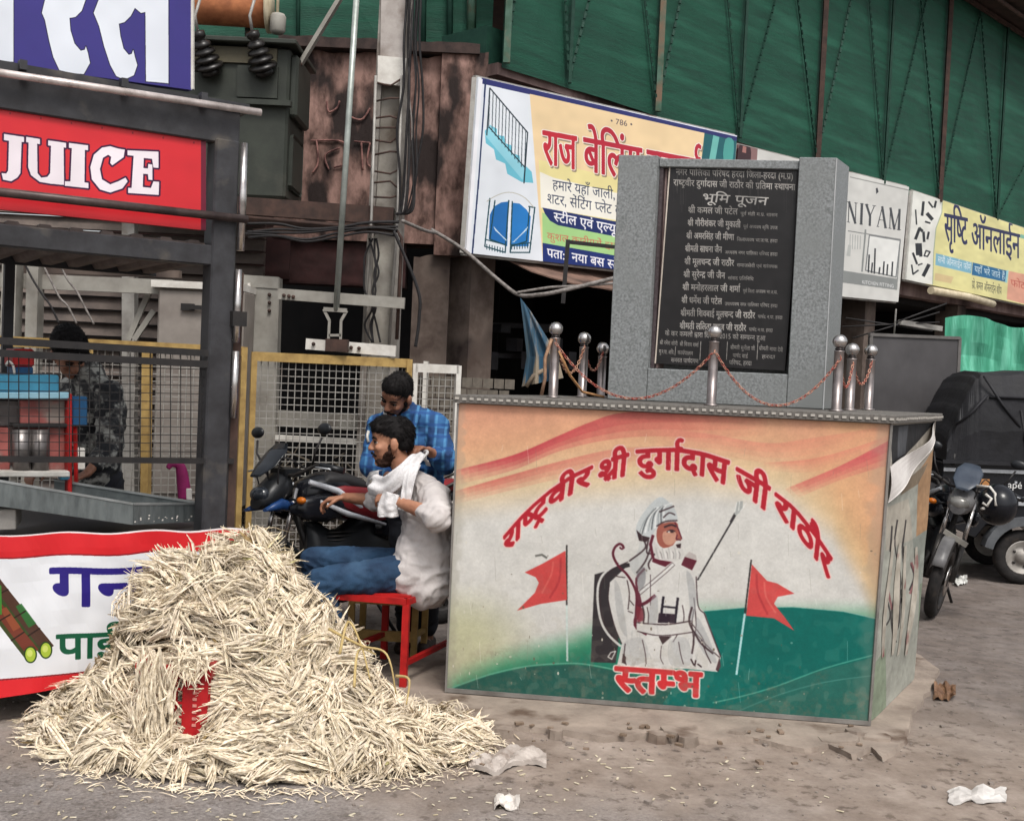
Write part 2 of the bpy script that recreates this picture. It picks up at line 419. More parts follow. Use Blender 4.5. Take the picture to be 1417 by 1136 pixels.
# ------------------------------------------------------------------ the prints (drawn flat; light and shade come from the scene)
def zz(ox, oy, s):
    return lambda *pts: [(ox + x * s, oy + y * s) for x, y in pts]
def sstep(a, b, x):
    t = np.clip((x - a) / (b - a), 0, 1); return t * t * (3 - 2 * t)
def blotch(A, amt, cell, seed, tint=(1, 1, 1)):
    n = fnoise(A.H, A.W, cell, seed) * .6 + fnoise(A.H, A.W, cell / 3.1, seed + 1) * .4
    A.img *= 1 - amt * n[..., None] * np.array(tint)
def art_mural():
    A = Art([(635, 560), (1232, 584), (1201, 1003), (618, 957)], 1560, 1120, 'd6d4ce')
    X, Y = A.X, A.Y
    def field(mask, c, a=1.0):
        m = (mask * a)[..., None]; A.img = A.img * (1 - m) + A.col(c) * m
    bound = np.interp(X, [630, 800, 960, 1080, 1150, 1190, 1215, 1240], [708, 688, 676, 688, 735, 800, 860, 900])
    field(1 - sstep(-34, 26, Y - bound), 'e0c69e')
    field(1 - sstep(-90, -20, Y - bound), 'e0ab85')
    field(1 - sstep(-150, -70, Y - bound), 'e2a184', .85)
    field((1 - sstep(0, 90, np.abs(X - 1180))) * (1 - sstep(-60, 40, Y - bound)) , 'deb080', .6)
    # ribbons
    def ribbon(top, bot, c0, c1, a):
        t = smooth(top, 8, False); b = smooth(bot, 8, False); n = len(t)
        for i in range(len(t) - 1):
            f = i / (n - 1); c = A.col(c0) * (1 - f) + A.col(c1) * f
            j0 = int(i / (n - 1) * (len(b) - 1)); j1 = int((i + 1) / (n - 1) * (len(b) - 1))
            for k, (q0, q1) in enumerate([(0, 1), (0, .72), (0, .45), (0, .2)]):
                P = [t[i] * (1 - q0) + b[j0] * q0, t[i + 1] * (1 - q0) + b[j1] * q0, t[i + 1] * (1 - q1) + b[j1] * q1, t[i] * (1 - q1) + b[j0] * q1]
                A.poly(P, c, a * (.30, .35, .5, .5)[k] * min(1, (i + .5) / n * 5, (n - i - .5) / n * 4))
    ribbon([(622, 655), (708, 632), (772, 604), (815, 585), (862, 571), (960, 566), (1060, 572)], [(622, 676), (708, 653), (772, 626), (837, 610), (902, 604), (980, 606), (1060, 600)], 'c23a4a', 'd8806c', 1.25)
    ribbon([(622, 684), (700, 661), (772, 640), (850, 622), (930, 618)], [(622, 702), (700, 682), (772, 664), (850, 650), (930, 640)], 'd0605a', 'dda084', .8)
    ribbon([(900, 590), (980, 600), (1060, 612), (1120, 605), (1236, 585)], [(900, 628), (980, 628), (1060, 640), (1120, 636), (1236, 606)], 'de8a78', 'e39678', .55)
    ribbon([(1085, 676), (1162, 643), (1236, 604)], [(1100, 690), (1165, 662), (1236, 640)], 'dc8672', 'cf4a58', 1.1)
    ribbon([(1050, 640), (1120, 634), (1180, 618), (1236, 598)], [(1050, 650), (1120, 652), (1180, 634), (1236, 612)], 'e0806c', 'e08a76', .45)
    # lower left yellow-green haze, green sweeps
    d = np.hypot((X - 625) / 130, (Y - 895) / 90); field(1 - sstep(.25, 1.1, d), 'a8a860', .42)
    gl = np.interp(X, [600, 640, 700, 784, 830, 870, 960], [962, 938, 912, 890, 873, 858, 850])
    field(sstep(-26, 22, Y - gl), '2f8a5c', .88)
    field(sstep(-6, 40, Y - gl) , '0c6a5a', .7)
    g2 = np.interp(X, [600, 621, 675, 729, 784, 815, 860, 930, 1000, 1030], [962, 953, 934, 922, 919, 921, 930, 948, 962, 968])
    field(sstep(-1, 2, Y - g2), '21544c', .9)
    A.line([(621, 953), (675, 934), (729, 922), (784, 918), (815, 920), (860, 929)], 2, '6fb49a', .7, 4)
    A.poly([(968, 880), (972, 846), (1030, 841), (1096, 840), (1166, 846), (1214, 856), (1214, 1010), (900, 1000), (930, 950)], '03685f')
    A.line([(972, 846), (1030, 841), (1096, 840), (1166, 846), (1212, 856)], 1.6, '9fc0b0', .7)
    A.poly(list(smooth([(985, 984), (1008, 976), (1074, 949), (1140, 927), (1214, 908)], 5, False)) + [(1214, 1012), (960, 1012)], '2a6a5f', .85)
    A.line([(985, 972), (1030, 962), (1074, 949), (1140, 925), (1214, 905)], 1.8, '5fae98', .8, 4)
    A.line([(1010, 988), (1074, 962), (1140, 944), (1214, 934)], 1.3, '62a396', .6, 4)
    field(sstep(950, 1003, Y - (X - 700) * .06), '35423c', .55)
    # flags
    u = zz(600, 520, .431); v = zz(920, 540, .44)
    for f in (0, 1):
        if f == 0:
            A.line(u((424, 548), (424, 740)), 2.2, '33302f'); A.line(u((424, 740), (426, 915)), 2.6, 'cfe0da', .9)
            P = u((420, 565), (350, 605), (290, 635), (325, 650), (335, 668), (322, 700), (265, 757), (340, 735), (425, 722))
            A.poly(P, 'cf4a48'); A.line(u((405, 590), (400, 660), (370, 715)), 3, 'a83238', .6, 4); A.line(u((380, 600), (375, 640), (345, 700)), 2.5, 'e06a60', .7, 4)
            A.line(u((325, 582), (345, 578), (360, 588)), 3, '555550', .8)
        else:
            A.line(v((268, 535), (248, 705)), 2.2, '33302f'); A.line(v((248, 705), (222, 893)), 3, 'bfe4e4', .95)
            P = v((270, 548), (318, 600), (350, 608), (405, 640), (352, 650), (340, 672), (375, 715), (405, 757), (340, 718), (252, 710))
            A.poly(P, 'd24d4b'); A.line(v((285, 580), (290, 640), (320, 705)), 3, 'a83238', .6, 4); A.line(v((310, 605), (315, 650), (345, 700)), 2.5, 'e27066', .7, 4)
    # the old warrior
    w = zz(800, 680, .264); dk = '38262a'; mr = '5e2030'; wh = 'd6d4cf'; sh = 'aeb0ae'
    A.poly(w((80, 440), (130, 425), (200, 378), (262, 380), (275, 430), (205, 470), (205, 800), (190, 900), (60, 895)), '322d30')
    A.poly(w((160, 480), (240, 405), (380, 368), (480, 360), (560, 398), (612, 450), (622, 600), (660, 640), (742, 868), (724, 946), (560, 930), (195, 925), (222, 800), (182, 700), (152, 570)), wh)
    A.line(w((238, 375), (165, 405), (112, 460), (95, 545), (110, 670), (150, 750), (215, 812)), 3.2, wh, 1, 5)
    A.line(w((255, 372), (180, 410), (125, 470), (108, 550), (122, 665), (162, 742), (220, 800)), 1, dk, 1, 5)
    A.poly(w((330, 235), (385, 235), (378, 330), (360, 420), (330, 440), (290, 440), (262, 380), (300, 330)), 'c5c6c3', 1, 4)
    for q in ([(330, 250), (345, 300), (262, 368)], [(362, 250), (352, 320), (372, 330)], [(375, 290), (345, 370), (300, 430)], [(395, 330), (362, 380), (368, 410)]): A.line(w(*q), 2.2, dk, .9, 4)
    A.poly(w((298, 185), (350, 95), (420, 32), (470, 60), (500, 95), (510, 160), (420, 180), (385, 225), (345, 262), (305, 245)), 'c0c5c5', 1, 4)
    for k in range(9): A.line(w((310 + k * 17, 235 - k * 8), (340 + k * 13, 160 - k * 9), (390 + k * 12, 95 - k * 4)), 1.1 + (k % 3) * .6, ('8d9494', '55585a', 'e4e6e4')[k % 3], .9, 4)
    A.poly(w((298, 205), (330, 235), (370, 245), (350, 268), (312, 262)), dk)
    for q in ([(420, 110), (470, 90), (495, 80)], [(405, 185), (450, 160), (512, 155)], [(440, 140), (470, 115), (500, 125)]): A.line(w(*q), 2, dk, .9, 4)
    A.poly(w((405, 205), (430, 172), (505, 162), (518, 190), (530, 225), (537, 255), (505, 262), (490, 285), (440, 300), (408, 268)), '9e5a4c', 1, 2)
    A.poly(w((440, 215), (500, 210), (505, 262), (470, 285), (440, 265)), 'c6967f', .9, 3)
    A.line(w((385, 235), (372, 280), (385, 350)), 4, mr); A.line(w((445, 190), (480, 178), (505, 186)), 2.6, dk, 1, 3)
    A.line(w((458, 215), (480, 205), (500, 212)), 1.6, dk, 1, 3); A.poly(w((474, 208), (492, 207), (494, 219), (478, 220)), dk); A.poly(w((462, 212), (472, 210), (474, 219), (466, 219)), wh)
    A.line(w((500, 165), (520, 205), (536, 250)), 1.6, mr); A.line(w((512, 230), (506, 252), (530, 258)), 1.6, mr)
    A.poly(w((388, 262), (420, 300), (460, 305), (500, 280), (530, 268), (540, 300), (545, 335), (520, 365), (450, 372), (400, 345)), 'cbc8c3', 1, 3)
    for k in range(12): A.line(w((400 + k * 11, 300 + (k % 3) * 9), (406 + k * 11, 330), (414 + k * 10, 355)), 1, ('9a9a98', 'e8e6e2', '6a6665')[k % 3], .7)
    A.poly(w((505, 282), (532, 275), (530, 300), (512, 298)), dk)
    A.poly(w((385, 350), (420, 362), (485, 372), (450, 398), (420, 388), (380, 372)), mr)
    # hand, spear
    A.poly(w((555, 340), (575, 318), (610, 335), (618, 370), (590, 416), (533, 388)), 'bdb5b0', 1); A.poly(w((552, 345), (615, 365), (590, 416), (533, 388)), mr)
    A.line(w((620, 466), (815, 130)), 2.1, '2a2628'); A.line(w((795, 160), (818, 118)), 4, '3a3638'); A.poly(w((812, 120), (828, 55), (858, 50), (855, 95), (822, 128)), 'a9aca8')
    for q in ([(825, 60), (815, 110)], [(840, 50), (835, 100)], [(876, 60), (845, 105)]): A.line(w(*q), 1, 'e8e8e4')
    # robe lines, sash, dagger, sword
    A.line(w((490, 385), (430, 440), (310, 540)), 5.5, dk, 1, 3); A.line(w((490, 385), (430, 440), (310, 540)), 4, 'dddcd8', 1, 3)
    A.line(w((340, 410), (300, 460), (305, 540)), 3.2, mr, 1, 3); A.line(w((372, 440), (372, 600)), 1.1, dk, .8)
    A.line(w((232, 300), (225, 286), (208, 280), (185, 300), (177, 340), (205, 395), (250, 440), (285, 500), (300, 560), (292, 700)), 3.3, mr, 1, 5)
    A.line(w((232, 300), (222, 306), (212, 298)), 2.4, mr, 1, 4)
    A.line(w((395, 550), (350, 585), (305, 605)), 4.5, mr, 1, 3); A.line(w((305, 540), (315, 600), (295, 700), (350, 745)), 6, mr, .95, 4)
    A.poly(w((298, 600), (340, 620), (340, 680), (300, 690)), '7a2c38', .9)
    for q in ([(440, 556), (430, 640)], [(516, 562), (500, 692)]): A.line(w(*q), 3.4, '231d28')
    A.line(w((438, 606), (508, 612)), 2.6, '231d28'); A.poly(w((416, 640), (503, 645), (497, 694), (410, 690)), '2c1e2a')
    A.poly(w((300, 690), (560, 692), (585, 678), (600, 735), (420, 760), (300, 735)), 'd3d0cb'); A.line(w((300, 690), (450, 700), (588, 680)), 1.8, dk, .9, 3); A.line(w((305, 735), (430, 758), (600, 738)), 1.6, dk, .8, 3)
    A.poly(w((415, 762), (485, 760), (435, 804)), dk); A.line(w((490, 790), (515, 750)), 1.2, dk)
    for q in ([(600, 620), (590, 700), (600, 780)], [(585, 690), (640, 760), (665, 820)], [(600, 735), (690, 830), (735, 870)], [(180, 440), (200, 450), (240, 455)], [(265, 575), (285, 600)], [(255, 630), (280, 640)], [(600, 560), (612, 700), (596, 790)], [(150, 870), (180, 850), (190, 835)]): A.line(w(*q), 1.5, dk, .85, 3)
    for q, c_, a_ in (([(185, 470), (215, 520), (235, 640), (250, 760), (215, 720), (190, 600)], 'a5a6a6', .5), ([(560, 420), (600, 470), (612, 600), (585, 690), (575, 560)], 'a0a2a3', .55), ([(620, 660), (690, 800), (720, 900), (660, 860), (610, 760)], '9fa1a2', .5),
                      ([(230, 800), (330, 770), (360, 880), (250, 910)], 'b0b0af', .5), ([(470, 790), (560, 770), (590, 900), (480, 910)], 'a9aaaa', .45), ([(380, 560), (410, 560), (405, 680), (360, 690)], '9d9ea0', .5), ([(300, 430), (340, 400), (345, 480), (312, 520)], '77787c', .6)):
        A.poly(w(*q), c_, a_, 4)
    for q, wd in (([(158, 490), (152, 570), (182, 700), (222, 800)], 1.2), ([(612, 450), (622, 600), (655, 640)], 1.6), ([(655, 640), (700, 760), (742, 868)], 2), ([(590, 610), (575, 680), (600, 740)], 3), ([(605, 745), (640, 800), (700, 850)], 2.6), ([(600, 740), (598, 800), (590, 850)], 2.6),
                  ([(250, 470), (262, 540), (255, 620)], 1.6), ([(330, 600), (340, 650), (335, 690)], 2.2), ([(355, 610), (362, 650), (360, 690)], 1.4), ([(540, 600), (548, 650), (545, 690)], 1.4), ([(240, 800), (235, 860), (245, 910)], 1.5), ([(330, 780), (345, 850), (350, 905)], 1.2), ([(430, 810), (425, 870), (440, 905)], 1), ([(520, 790), (530, 850), (545, 905)], 1.2), ([(640, 780), (665, 850), (690, 900)], 1.6)):
        A.line(w(*q), wd, dk, .85, 4)
    A.poly(w((735, 870), (742, 915), (728, 946), (715, 935)), '4a2c34'); A.poly(w((228, 850), (245, 870), (240, 905), (222, 898)), dk); A.line(w((150, 868), (165, 845), (190, 838), (170, 880), (150, 868)), 1.5, wh)
    for q in ([(585, 880), (600, 910)], [(610, 885), (605, 915)], [(620, 905), (640, 920)]): A.line(w(*q), 2, dk)
    for k in range(26):
        r = random.Random(k); x = r.uniform(200, 640); y = r.uniform(430, 880); A.line(w((x, y), (x + r.uniform(-14, 14), y + r.uniform(25, 60))), r.uniform(.7, 1.3), sh, .55)
    # arched heading
    q_ = zz(680, 590, .2258)
    def arch(string, head, hl, hr):
        hp = smooth(head, 10, False); L = np.concatenate([[0], np.cumsum(np.hypot(*np.diff(hp, axis=0).T))]); L /= L[-1]
        def f(U, V):
            hx = np.interp(U, L, hp[:, 0]); hy = np.interp(U, L, hp[:, 1]); ox = hl[0] * (1 - U) + hr[0] * U; oy = hl[1] * (1 - U) + hr[1] * U
            return np.stack([hx + ox * (1 - V), hy + oy * (1 - V)], -1)
        A.textf(string, f, 'b3202f', 4.2, 'efc9c0', 4.5)
    arch('राष्ट्रवीर', [(697, 744), (725, 712), (759, 681), (788, 661), (818, 646)], (-1, 27), (-4, 26))
    arch('श्री', [(827, 642), (848, 634), (868, 628)], (-2, 29), (-3, 30))
    arch('दुर्गादास', [(879, 624), (928, 621), (968, 626), (1007, 638)], (1, 27), (-3, 33))
    arch('जी', [(1018, 647), (1041, 659), (1064, 674)], (-3, 28), (-4, 34))
    arch('राठौर', [(1072, 682), (1095, 700), (1122, 731), (1150, 772)], (-3, 27), (-3, 30))
    A.text('स्तम्भ', (849, 955), (968, 964), (1, -32), 'cc3236', 5, 'f0ded6', 5)
    # handling wear: long faint scratches, stains, grime at the foot
    im = A.img.copy()
    for dy, dx in ((2, 0), (-2, 0), (0, 2), (0, -2), (1, 1), (-1, -1)): im += np.roll(np.roll(A.img, dy, 0), dx, 1)
    A.img = im / 7
    blotch(A, .09, 210, 5); blotch(A, .08, 30, 9); blotch(A, .07, 5, 19)
    def grime(mask, c, a): m_ = (np.clip(mask, 0, 1) * a)[..., None]; A.img = A.img * (1 - m_) + A.col(c) * m_
    yb_ = np.linspace(0, 1, A.H)[:, None]; xb_ = np.linspace(0, 1, A.W)[None]
    grime(sstep(.80, 1.0, yb_ + .22 * (fnoise(A.H, A.W, 60, 41) - .5)) * sstep(.2, .9, fnoise(A.H, A.W, 14, 42) * .6 + fnoise(A.H, A.W, 5, 48) * .4), '6f6252', .4)
    grime(sstep(.66, .78, fnoise(A.H, A.W, 26, 43)) * sstep(.3, 1, yb_), '9a9484', .16)
    grime(sstep(.975, 1.0, xb_ + .03 * fnoise(A.H, A.W, 30, 44)) + sstep(.985, 1.0, 1 - xb_ + .02 * fnoise(A.H, A.W, 22, 45)), '8a8578', .3)
    for k in range(120):
        r = random.Random(3000 + k); x = r.uniform(620, 1225); y = r.triangular(700, 1000, 985); A.poly(arc(x, y, r.uniform(.5, 2.2), r.uniform(.5, 2.6), 0, 360, 7), ('5f5446', '8d8372', 'c9c4b6')[k % 3], r.uniform(.3, .8))
    for k in range(60):
        r = random.Random(900 + k); x = r.uniform(630, 1200); y = r.uniform(600, 960); A.line([(x, y), (x + r.uniform(-3, 3), y + r.uniform(3, 34))], .8, ('e8e6dd', '777466')[k % 2], .28)
    return A.image('mural_print')
def art_side():
    A = Art([(1234, 584), (1295, 581), (1265, 939), (1204, 1003)], 420, 900, 'bdb6aa')
    z = zz(920, 540, .44)
    A.poly([(1190, 700), (1300, 640), (1300, 1010), (1190, 1010)], 'b0b1a6')
    A.poly(z((715, 105), (850, 97), (720, 255)), '2b2a2c'); A.poly(z((740, 110), (770, 106), (760, 200), (735, 215)), '55565a')
    A.poly(z((850, 180), (845, 480), (790, 500), (800, 260)), 'b8916c'); A.poly(z((760, 290), (830, 230), (800, 300), (745, 340)), '8a7a66')
    A.poly(z((700, 380), (770, 350), (780, 480), (700, 520)), 'bdb6a8'); A.poly(z((780, 480), (850, 430), (840, 640), (790, 640)), '9a9f96')
    A.poly(z((800, 620), (850, 600), (830, 930), (790, 900)), '86937f'); A.poly(z((640, 900), (700, 820), (700, 1060), (640, 1060)), '8a9a80', .8)
    for q in ([(735, 420), (725, 500), (745, 620), (720, 760), (730, 800)], [(718, 440), (712, 520)], [(760, 420), (750, 520), (755, 640), (735, 700)], [(708, 590), (700, 660), (712, 720), (700, 750)], [(775, 560), (782, 600), (770, 640)], [(725, 650), (715, 720), (722, 790)], [(745, 640), (738, 740), (728, 770)]):
        A.line(z(*q), 2.2, '3d3838', .9, 4)
    for q in ([(712, 590), (705, 640), (716, 700)], [(776, 555), (786, 600), (772, 650)]): A.line(z(*q), 3, '8c4a4e', .7, 4)
    blotch(A, .2, 70, 3); blotch(A, .12, 14, 6)
    return A.image('side_print')
def art_sign1():
    A = Art([(662, 107), (1020, 188), (1005, 390), (645, 350)], 1300, 760, 'e3e8ee'); z = zz(620, 80, .2823)
    A.poly(z((165, 95), (1500, 400), (1500, 430), (165, 128)), '2b2f6b'); A.poly(z((165, 100), (1500, 408), (1500, 396), (165, 88)), 'dfe2ee')
    A.line(z((185, 100), (150, 600), (118, 970)), 2.2, '22315c'); A.line(z((160, 110), (95, 960)), 5, 'f0f0f4')
    A.poly(z((400, 178), (1257, 370), (1180, 1150), (465, 1000)), 'efd3a6')
    A.poly(z((445, 500), (1250, 690), (1180, 1150), (465, 1000)), 'ecdf9e')
    A.poly(z((462, 760), (900, 860), (1200, 950), (1180, 1150), (465, 1000)), 'a8d48c')
    A.poly(z((450, 560), (520, 590), (1225, 760), (1200, 860), (455, 735)), 'f2efe6', .95)
    A.poly(z((1257, 370), (1500, 430), (1460, 1200), (1170, 1150)), '1e5f66'); A.poly(z((1300, 380), (1330, 390), (1300, 560), (1270, 560)), '6fb8b0'); A.poly(z((1360, 400), (1400, 410), (1390, 520), (1350, 500)), '4fa098', 1, 3)
    A.text('• 786 •', z((795, 322))[0], z((905, 342))[0], (0, -7), '5a5058', 0)
    A.text('राज', z((465, 518))[0], z((628, 548))[0], (0, -45), 'c32a3a', 3.5, 'f6efe6', 4, 0, ('9a8a70', (1.5, 2.5)))
    A.text('बेलिंग', z((665, 552))[0], z((948, 606))[0], (0, -45), 'b8263a', 3.5, 'f6efe6', 4, 0, ('9a8a70', (1.5, 2.5)))
    A.text('वर्क्स', z((975, 612))[0], z((1235, 662))[0], (0, -45), 'b8263a', 3.5, 'f6efe6', 4, 0, ('9a8a70', (1.5, 2.5)))
    A.text('हमारे यहाँ जाली, फाटक, खिड़की', z((512, 645))[0], z((1120, 745))[0], (0, -12.5), '2a3450', .8)
    A.text('शटर, सेंटिंग प्लेट का कार्य होता है', z((485, 712))[0], z((1120, 820))[0], (0, -12.5), '2a3450', .8)
    A.poly(z((462, 735), (1200, 875), (1190, 950), (540, 822), (500, 800), (475, 765)), '1f2d66')
    A.text('स्टील एवं एल्यूमिनियम वर्क', z((518, 800))[0], z((1080, 915))[0], (0, -11.5), 'f1f0f4', 1.2)
    A.text('कुशल कारीगरों द्वारा किया जाता है', z((485, 890))[0], z((1100, 985))[0], (0, -9), 'cf6a58', .6)
    A.poly(z((463, 908), (1190, 1035), (1180, 1190), (465, 1003)), '1c2f70')
    A.text('पता:- नया बस स्टेण्ड रोड, हरदा', z((485, 975))[0], z((1100, 1085))[0], (0, -11), 'f1f0f4', 1)
    # stair with railing
    A.poly(z((205, 330), (240, 350), (240, 380), (275, 385), (280, 420), (310, 430), (315, 470), (350, 480), (355, 520), (385, 535), (410, 560), (418, 615), (360, 610), (290, 570), (280, 520), (235, 500), (225, 450), (185, 420), (180, 360)), '6ec0d4')
    A.poly(z((205, 330), (375, 540), (365, 600), (180, 380)), '9cd6e4', .8)
    for k in range(12):
        x = 205 + k * 16; A.line(z((x, 152 + k * 19), (x - 6, 345 + k * 19)), 1, '26343e')
    A.line(z((190, 380), (205, 150), (390, 368), (372, 615)), 1.7, '1c2a34'); A.line(z((200, 340), (378, 540)), 1.5, '1c2a34')
    # gate
    A.poly(z((205, 770), (225, 730), (260, 710), (298, 705), (290, 925), (200, 890)), '1f6ab0'); A.poly(z((315, 712), (350, 715), (385, 745), (405, 780), (395, 925), (305, 925)), '2478c0')
    for q in ([(205, 690), (180, 925), (280, 955), (298, 700)], [(230, 700), (205, 890), (285, 920)], [(315, 705), (305, 955), (400, 955), (425, 735), (395, 730)], [(400, 735), (385, 900), (310, 925)]): A.line(z(*q), 1.8, '15424e')
    A.line(z((190, 705), (230, 680), (280, 662), (330, 665), (380, 690), (420, 735)), 1, 'b8b4a4', 1, 3); A.line(z((185, 892), (285, 918)), 1.6, '15424e'); A.line(z((305, 918), (402, 908)), 1.6, '15424e')
    for k in range(7):
        for s0 in (190, 312): A.line(z((s0 + k * 13, 915 + k * (3 if s0 < 200 else -1)), (s0 + k * 13, 940 + k * (3 if s0 < 200 else -1))), 1.2, '15424e')
    for k in range(10):
        a = k * .5; A.line(z((225 + k * 6, 830 + k * 7), (235 + k * 6, 850 + k * 5)), 1, 'cfe0ea'); A.line(z((390 - k * 7, 830 + k * 8), (380 - k * 7, 850 + k * 6)), 1, 'cfe0ea')
    blotch(A, .1, 120, 2); return A.image('railing_sign_print')
def serif(A, letters, p0, p1, up, color):
    """thick-and-thin capitals"""
    G = {'I': ([(.5, 0, .5, 1, .22), (.2, 0, .8, 0, .05), (.2, 1, .8, 1, .05)], .55), 'N': ([(.15, 0, .15, 1, .08), (.15, 1, .85, 0, .2), (.85, 0, .85, 1, .08), (0, 1, .3, 1, .05), (.7, 1, 1, 1, .05), (0, 0, .3, 0, .05)], 1.05),
         'Y': ([(.5, 0, .5, .45, .2), (.1, 1, .5, .45, .2), (.5, .45, .9, 1, .08), (-.05, 1, .3, 1, .05), (.7, 1, 1.05, 1, .05)], 1.05), 'A': ([(.1, 0, .5, 1, .08), (.5, 1, .9, 0, .2), (.28, .35, .72, .35, .05), (0, 0, .25, 0, .05), (.75, 0, 1.05, 0, .05)], 1.05),
         'M': ([(.12, 0, .12, 1, .08), (.12, 1, .5, 0, .2), (.5, 0, .88, 1, .08), (.88, 0, .88, 1, .2), (0, 0, .25, 0, .05), (.72, 0, 1.05, 0, .05)], 1.25), 'L': ([(.2, 0, .2, 1, .2), (.2, 0, .8, 0, .07)], .9), 'U': ([(.2, .2, .2, 1, .2), (.2, .2, .5, 0, .1), (.5, 0, .8, .2, .08), (.8, .2, .8, 1, .08)], 1.05)}
    tot = sum(G[c][1] for c in letters); x = 0; p0 = np.array(p0, float); d = np.array(p1, float) - p0; up = np.array(up, float); em = np.hypot(*d) / tot
    for c in letters:
        st, wd = G[c]
        for a, b, e, f, w in st: A.line([p0 + d * (x + a * wd * .85) / tot + up * b, p0 + d * (x + e * wd * .85) / tot + up * f], w * em, color)
        x += wd
def art_sign2():
    A = Art([(1022, 200), (1258, 259), (1243, 418), (1005, 395)], 1100, 760, 'd6d5d0'); z = zz(1000, 180, .2943)
    A.poly(z((40, 50), (165, 88), (140, 420), (20, 400)), '8c6a68'); A.poly(z((80, 70), (130, 80), (125, 160), (70, 150)), '40282c', 1, 3); A.poly(z((95, 75), (112, 80), (110, 110), (92, 105)), 'b07a72')
    A.line(z((600, 222), (880, 285)), 1.6, '9a9a96'); A.poly(z((720, 275), (728, 272), (733, 292), (722, 302)), '3a3a40')
    serif(A, 'ALUMINIYAM', z((330, 395))[0], z((845, 472))[0], (1, -28), '44464a')
    A.line(z((590, 475), (835, 515), (818, 750), (560, 715)), 1.5, '8a8c8a'); A.poly(z((560, 660), (820, 700), (815, 748), (555, 715)), '8b8e8c')
    A.poly(z((690, 495), (835, 520), (815, 692), (672, 660)), 'e8e8e4'); A.line(z((690, 495), (835, 520), (815, 692), (672, 660), (690, 495)), 1.6, '77797a'); A.line(z((672, 470), (655, 665)), 2.4, '8b8e8c')
    for k, (x, h) in enumerate([(685, 80), (700, 45), (713, 115), (735, 30), (755, 60), (772, 50), (795, 65)]): A.line(z((x, 668 + k * 3), (x + 4, 668 + k * 3 - h)), 2.2, '34363a')
    for k in range(5): A.line(z((600 + k * 12, 490 + k * 2), (598 + k * 12, 560)), 1, 'a8aaa8')
    A.poly(z((590, 540), (605, 542), (600, 595), (582, 592)), 'b8bab6'); A.text('KITCHEN FITTING', z((655, 722))[0], z((805, 742))[0], (0, -4.2), 'eeeeee', 0)
    blotch(A, .12, 110, 4); return A.image('metal_sign_print')
def art_sign3():
    A = Art([(1264, 264), (1480, 337), (1470, 433), (1254, 387)], 1200, 660, 'e4dd9c'); z = zz(1160, 240, .1814)
    A.poly(z((560, 120), (800, 190), (790, 300), (745, 420), (730, 600), (720, 850), (500, 815)), 'e6e6de', 1); A.line(z((795, 195), (790, 300), (745, 420), (728, 600), (720, 850)), 1.2, 'a9b59a')
    for q, w_ in (([(650, 220), (640, 320)], 3.6), ([(590, 280), (597, 390)], 2), ([(690, 220), (720, 260)], 2.5), ([(745, 215), (735, 260)], 3), ([(680, 310), (715, 350)], 5), ([(665, 370), (700, 380)], 2.5), ([(590, 500), (620, 420), (640, 440)], 4), ([(650, 450), (655, 520)], 3.6), ([(690, 450), (680, 500)], 3), ([(600, 540), (605, 620)], 4.5), ([(625, 540), (630, 630)], 4.5), ([(570, 610), (600, 690)], 3), ([(560, 700), (570, 770), (610, 740)], 2.2), ([(690, 700), (650, 780)], 5), ([(655, 630), (670, 590), (700, 600), (680, 635), (655, 630)], 2), ([(610, 700), (640, 690)], 2)):
        A.line(z(*q), w_, '1f2226')
    A.text('सृष्टि', z((810, 510))[0], z((985, 548))[0], (0, -37), '1c2050', 2.6)
    A.text('ऑनलाईन', z((1015, 560))[0], z((1385, 650))[0], (0, -33), '1c2050', 2.6)
    A.poly(z((745, 610), (1020, 680), (1015, 765), (740, 700)), '7fb6cc'); A.poly(z((1025, 680), (1290, 745), (1280, 830), (1018, 775)), '1f6a98'); A.line(z((1290, 745), (1280, 830)), 3, '9ad0d8')
    A.text('सभी ऑनलाईन फॉर्म', z((760, 678))[0], z((1010, 742))[0], (0, -8), 'e6eef0', .6); A.text('यहाँ भरे जाते हैं', z((1040, 752))[0], z((1270, 810))[0], (0, -8), 'dfeef2', .8)
    A.text('प्रो. कमल ऑनलाईन शॉप', z((1020, 875))[0], z((1245, 925))[0], (0, -10), '20242c', .8)
    A.poly(z((1300, 745), (1800, 850), (1800, 1100), (1285, 960)), 'e3a58c', 1); A.text('फोटो कॉपी', z((1315, 860))[0], z((1600, 920))[0], (0, -9), 'c05040', .8)
    A.poly(z((740, 760), (880, 790), (860, 840), (735, 815)), 'd8b48c', .6)
    A.line(z((1395, 480), (1417, 486)), 5, '7fb6a0')
    blotch(A, .14, 90, 4); return A.image('online_sign_print')
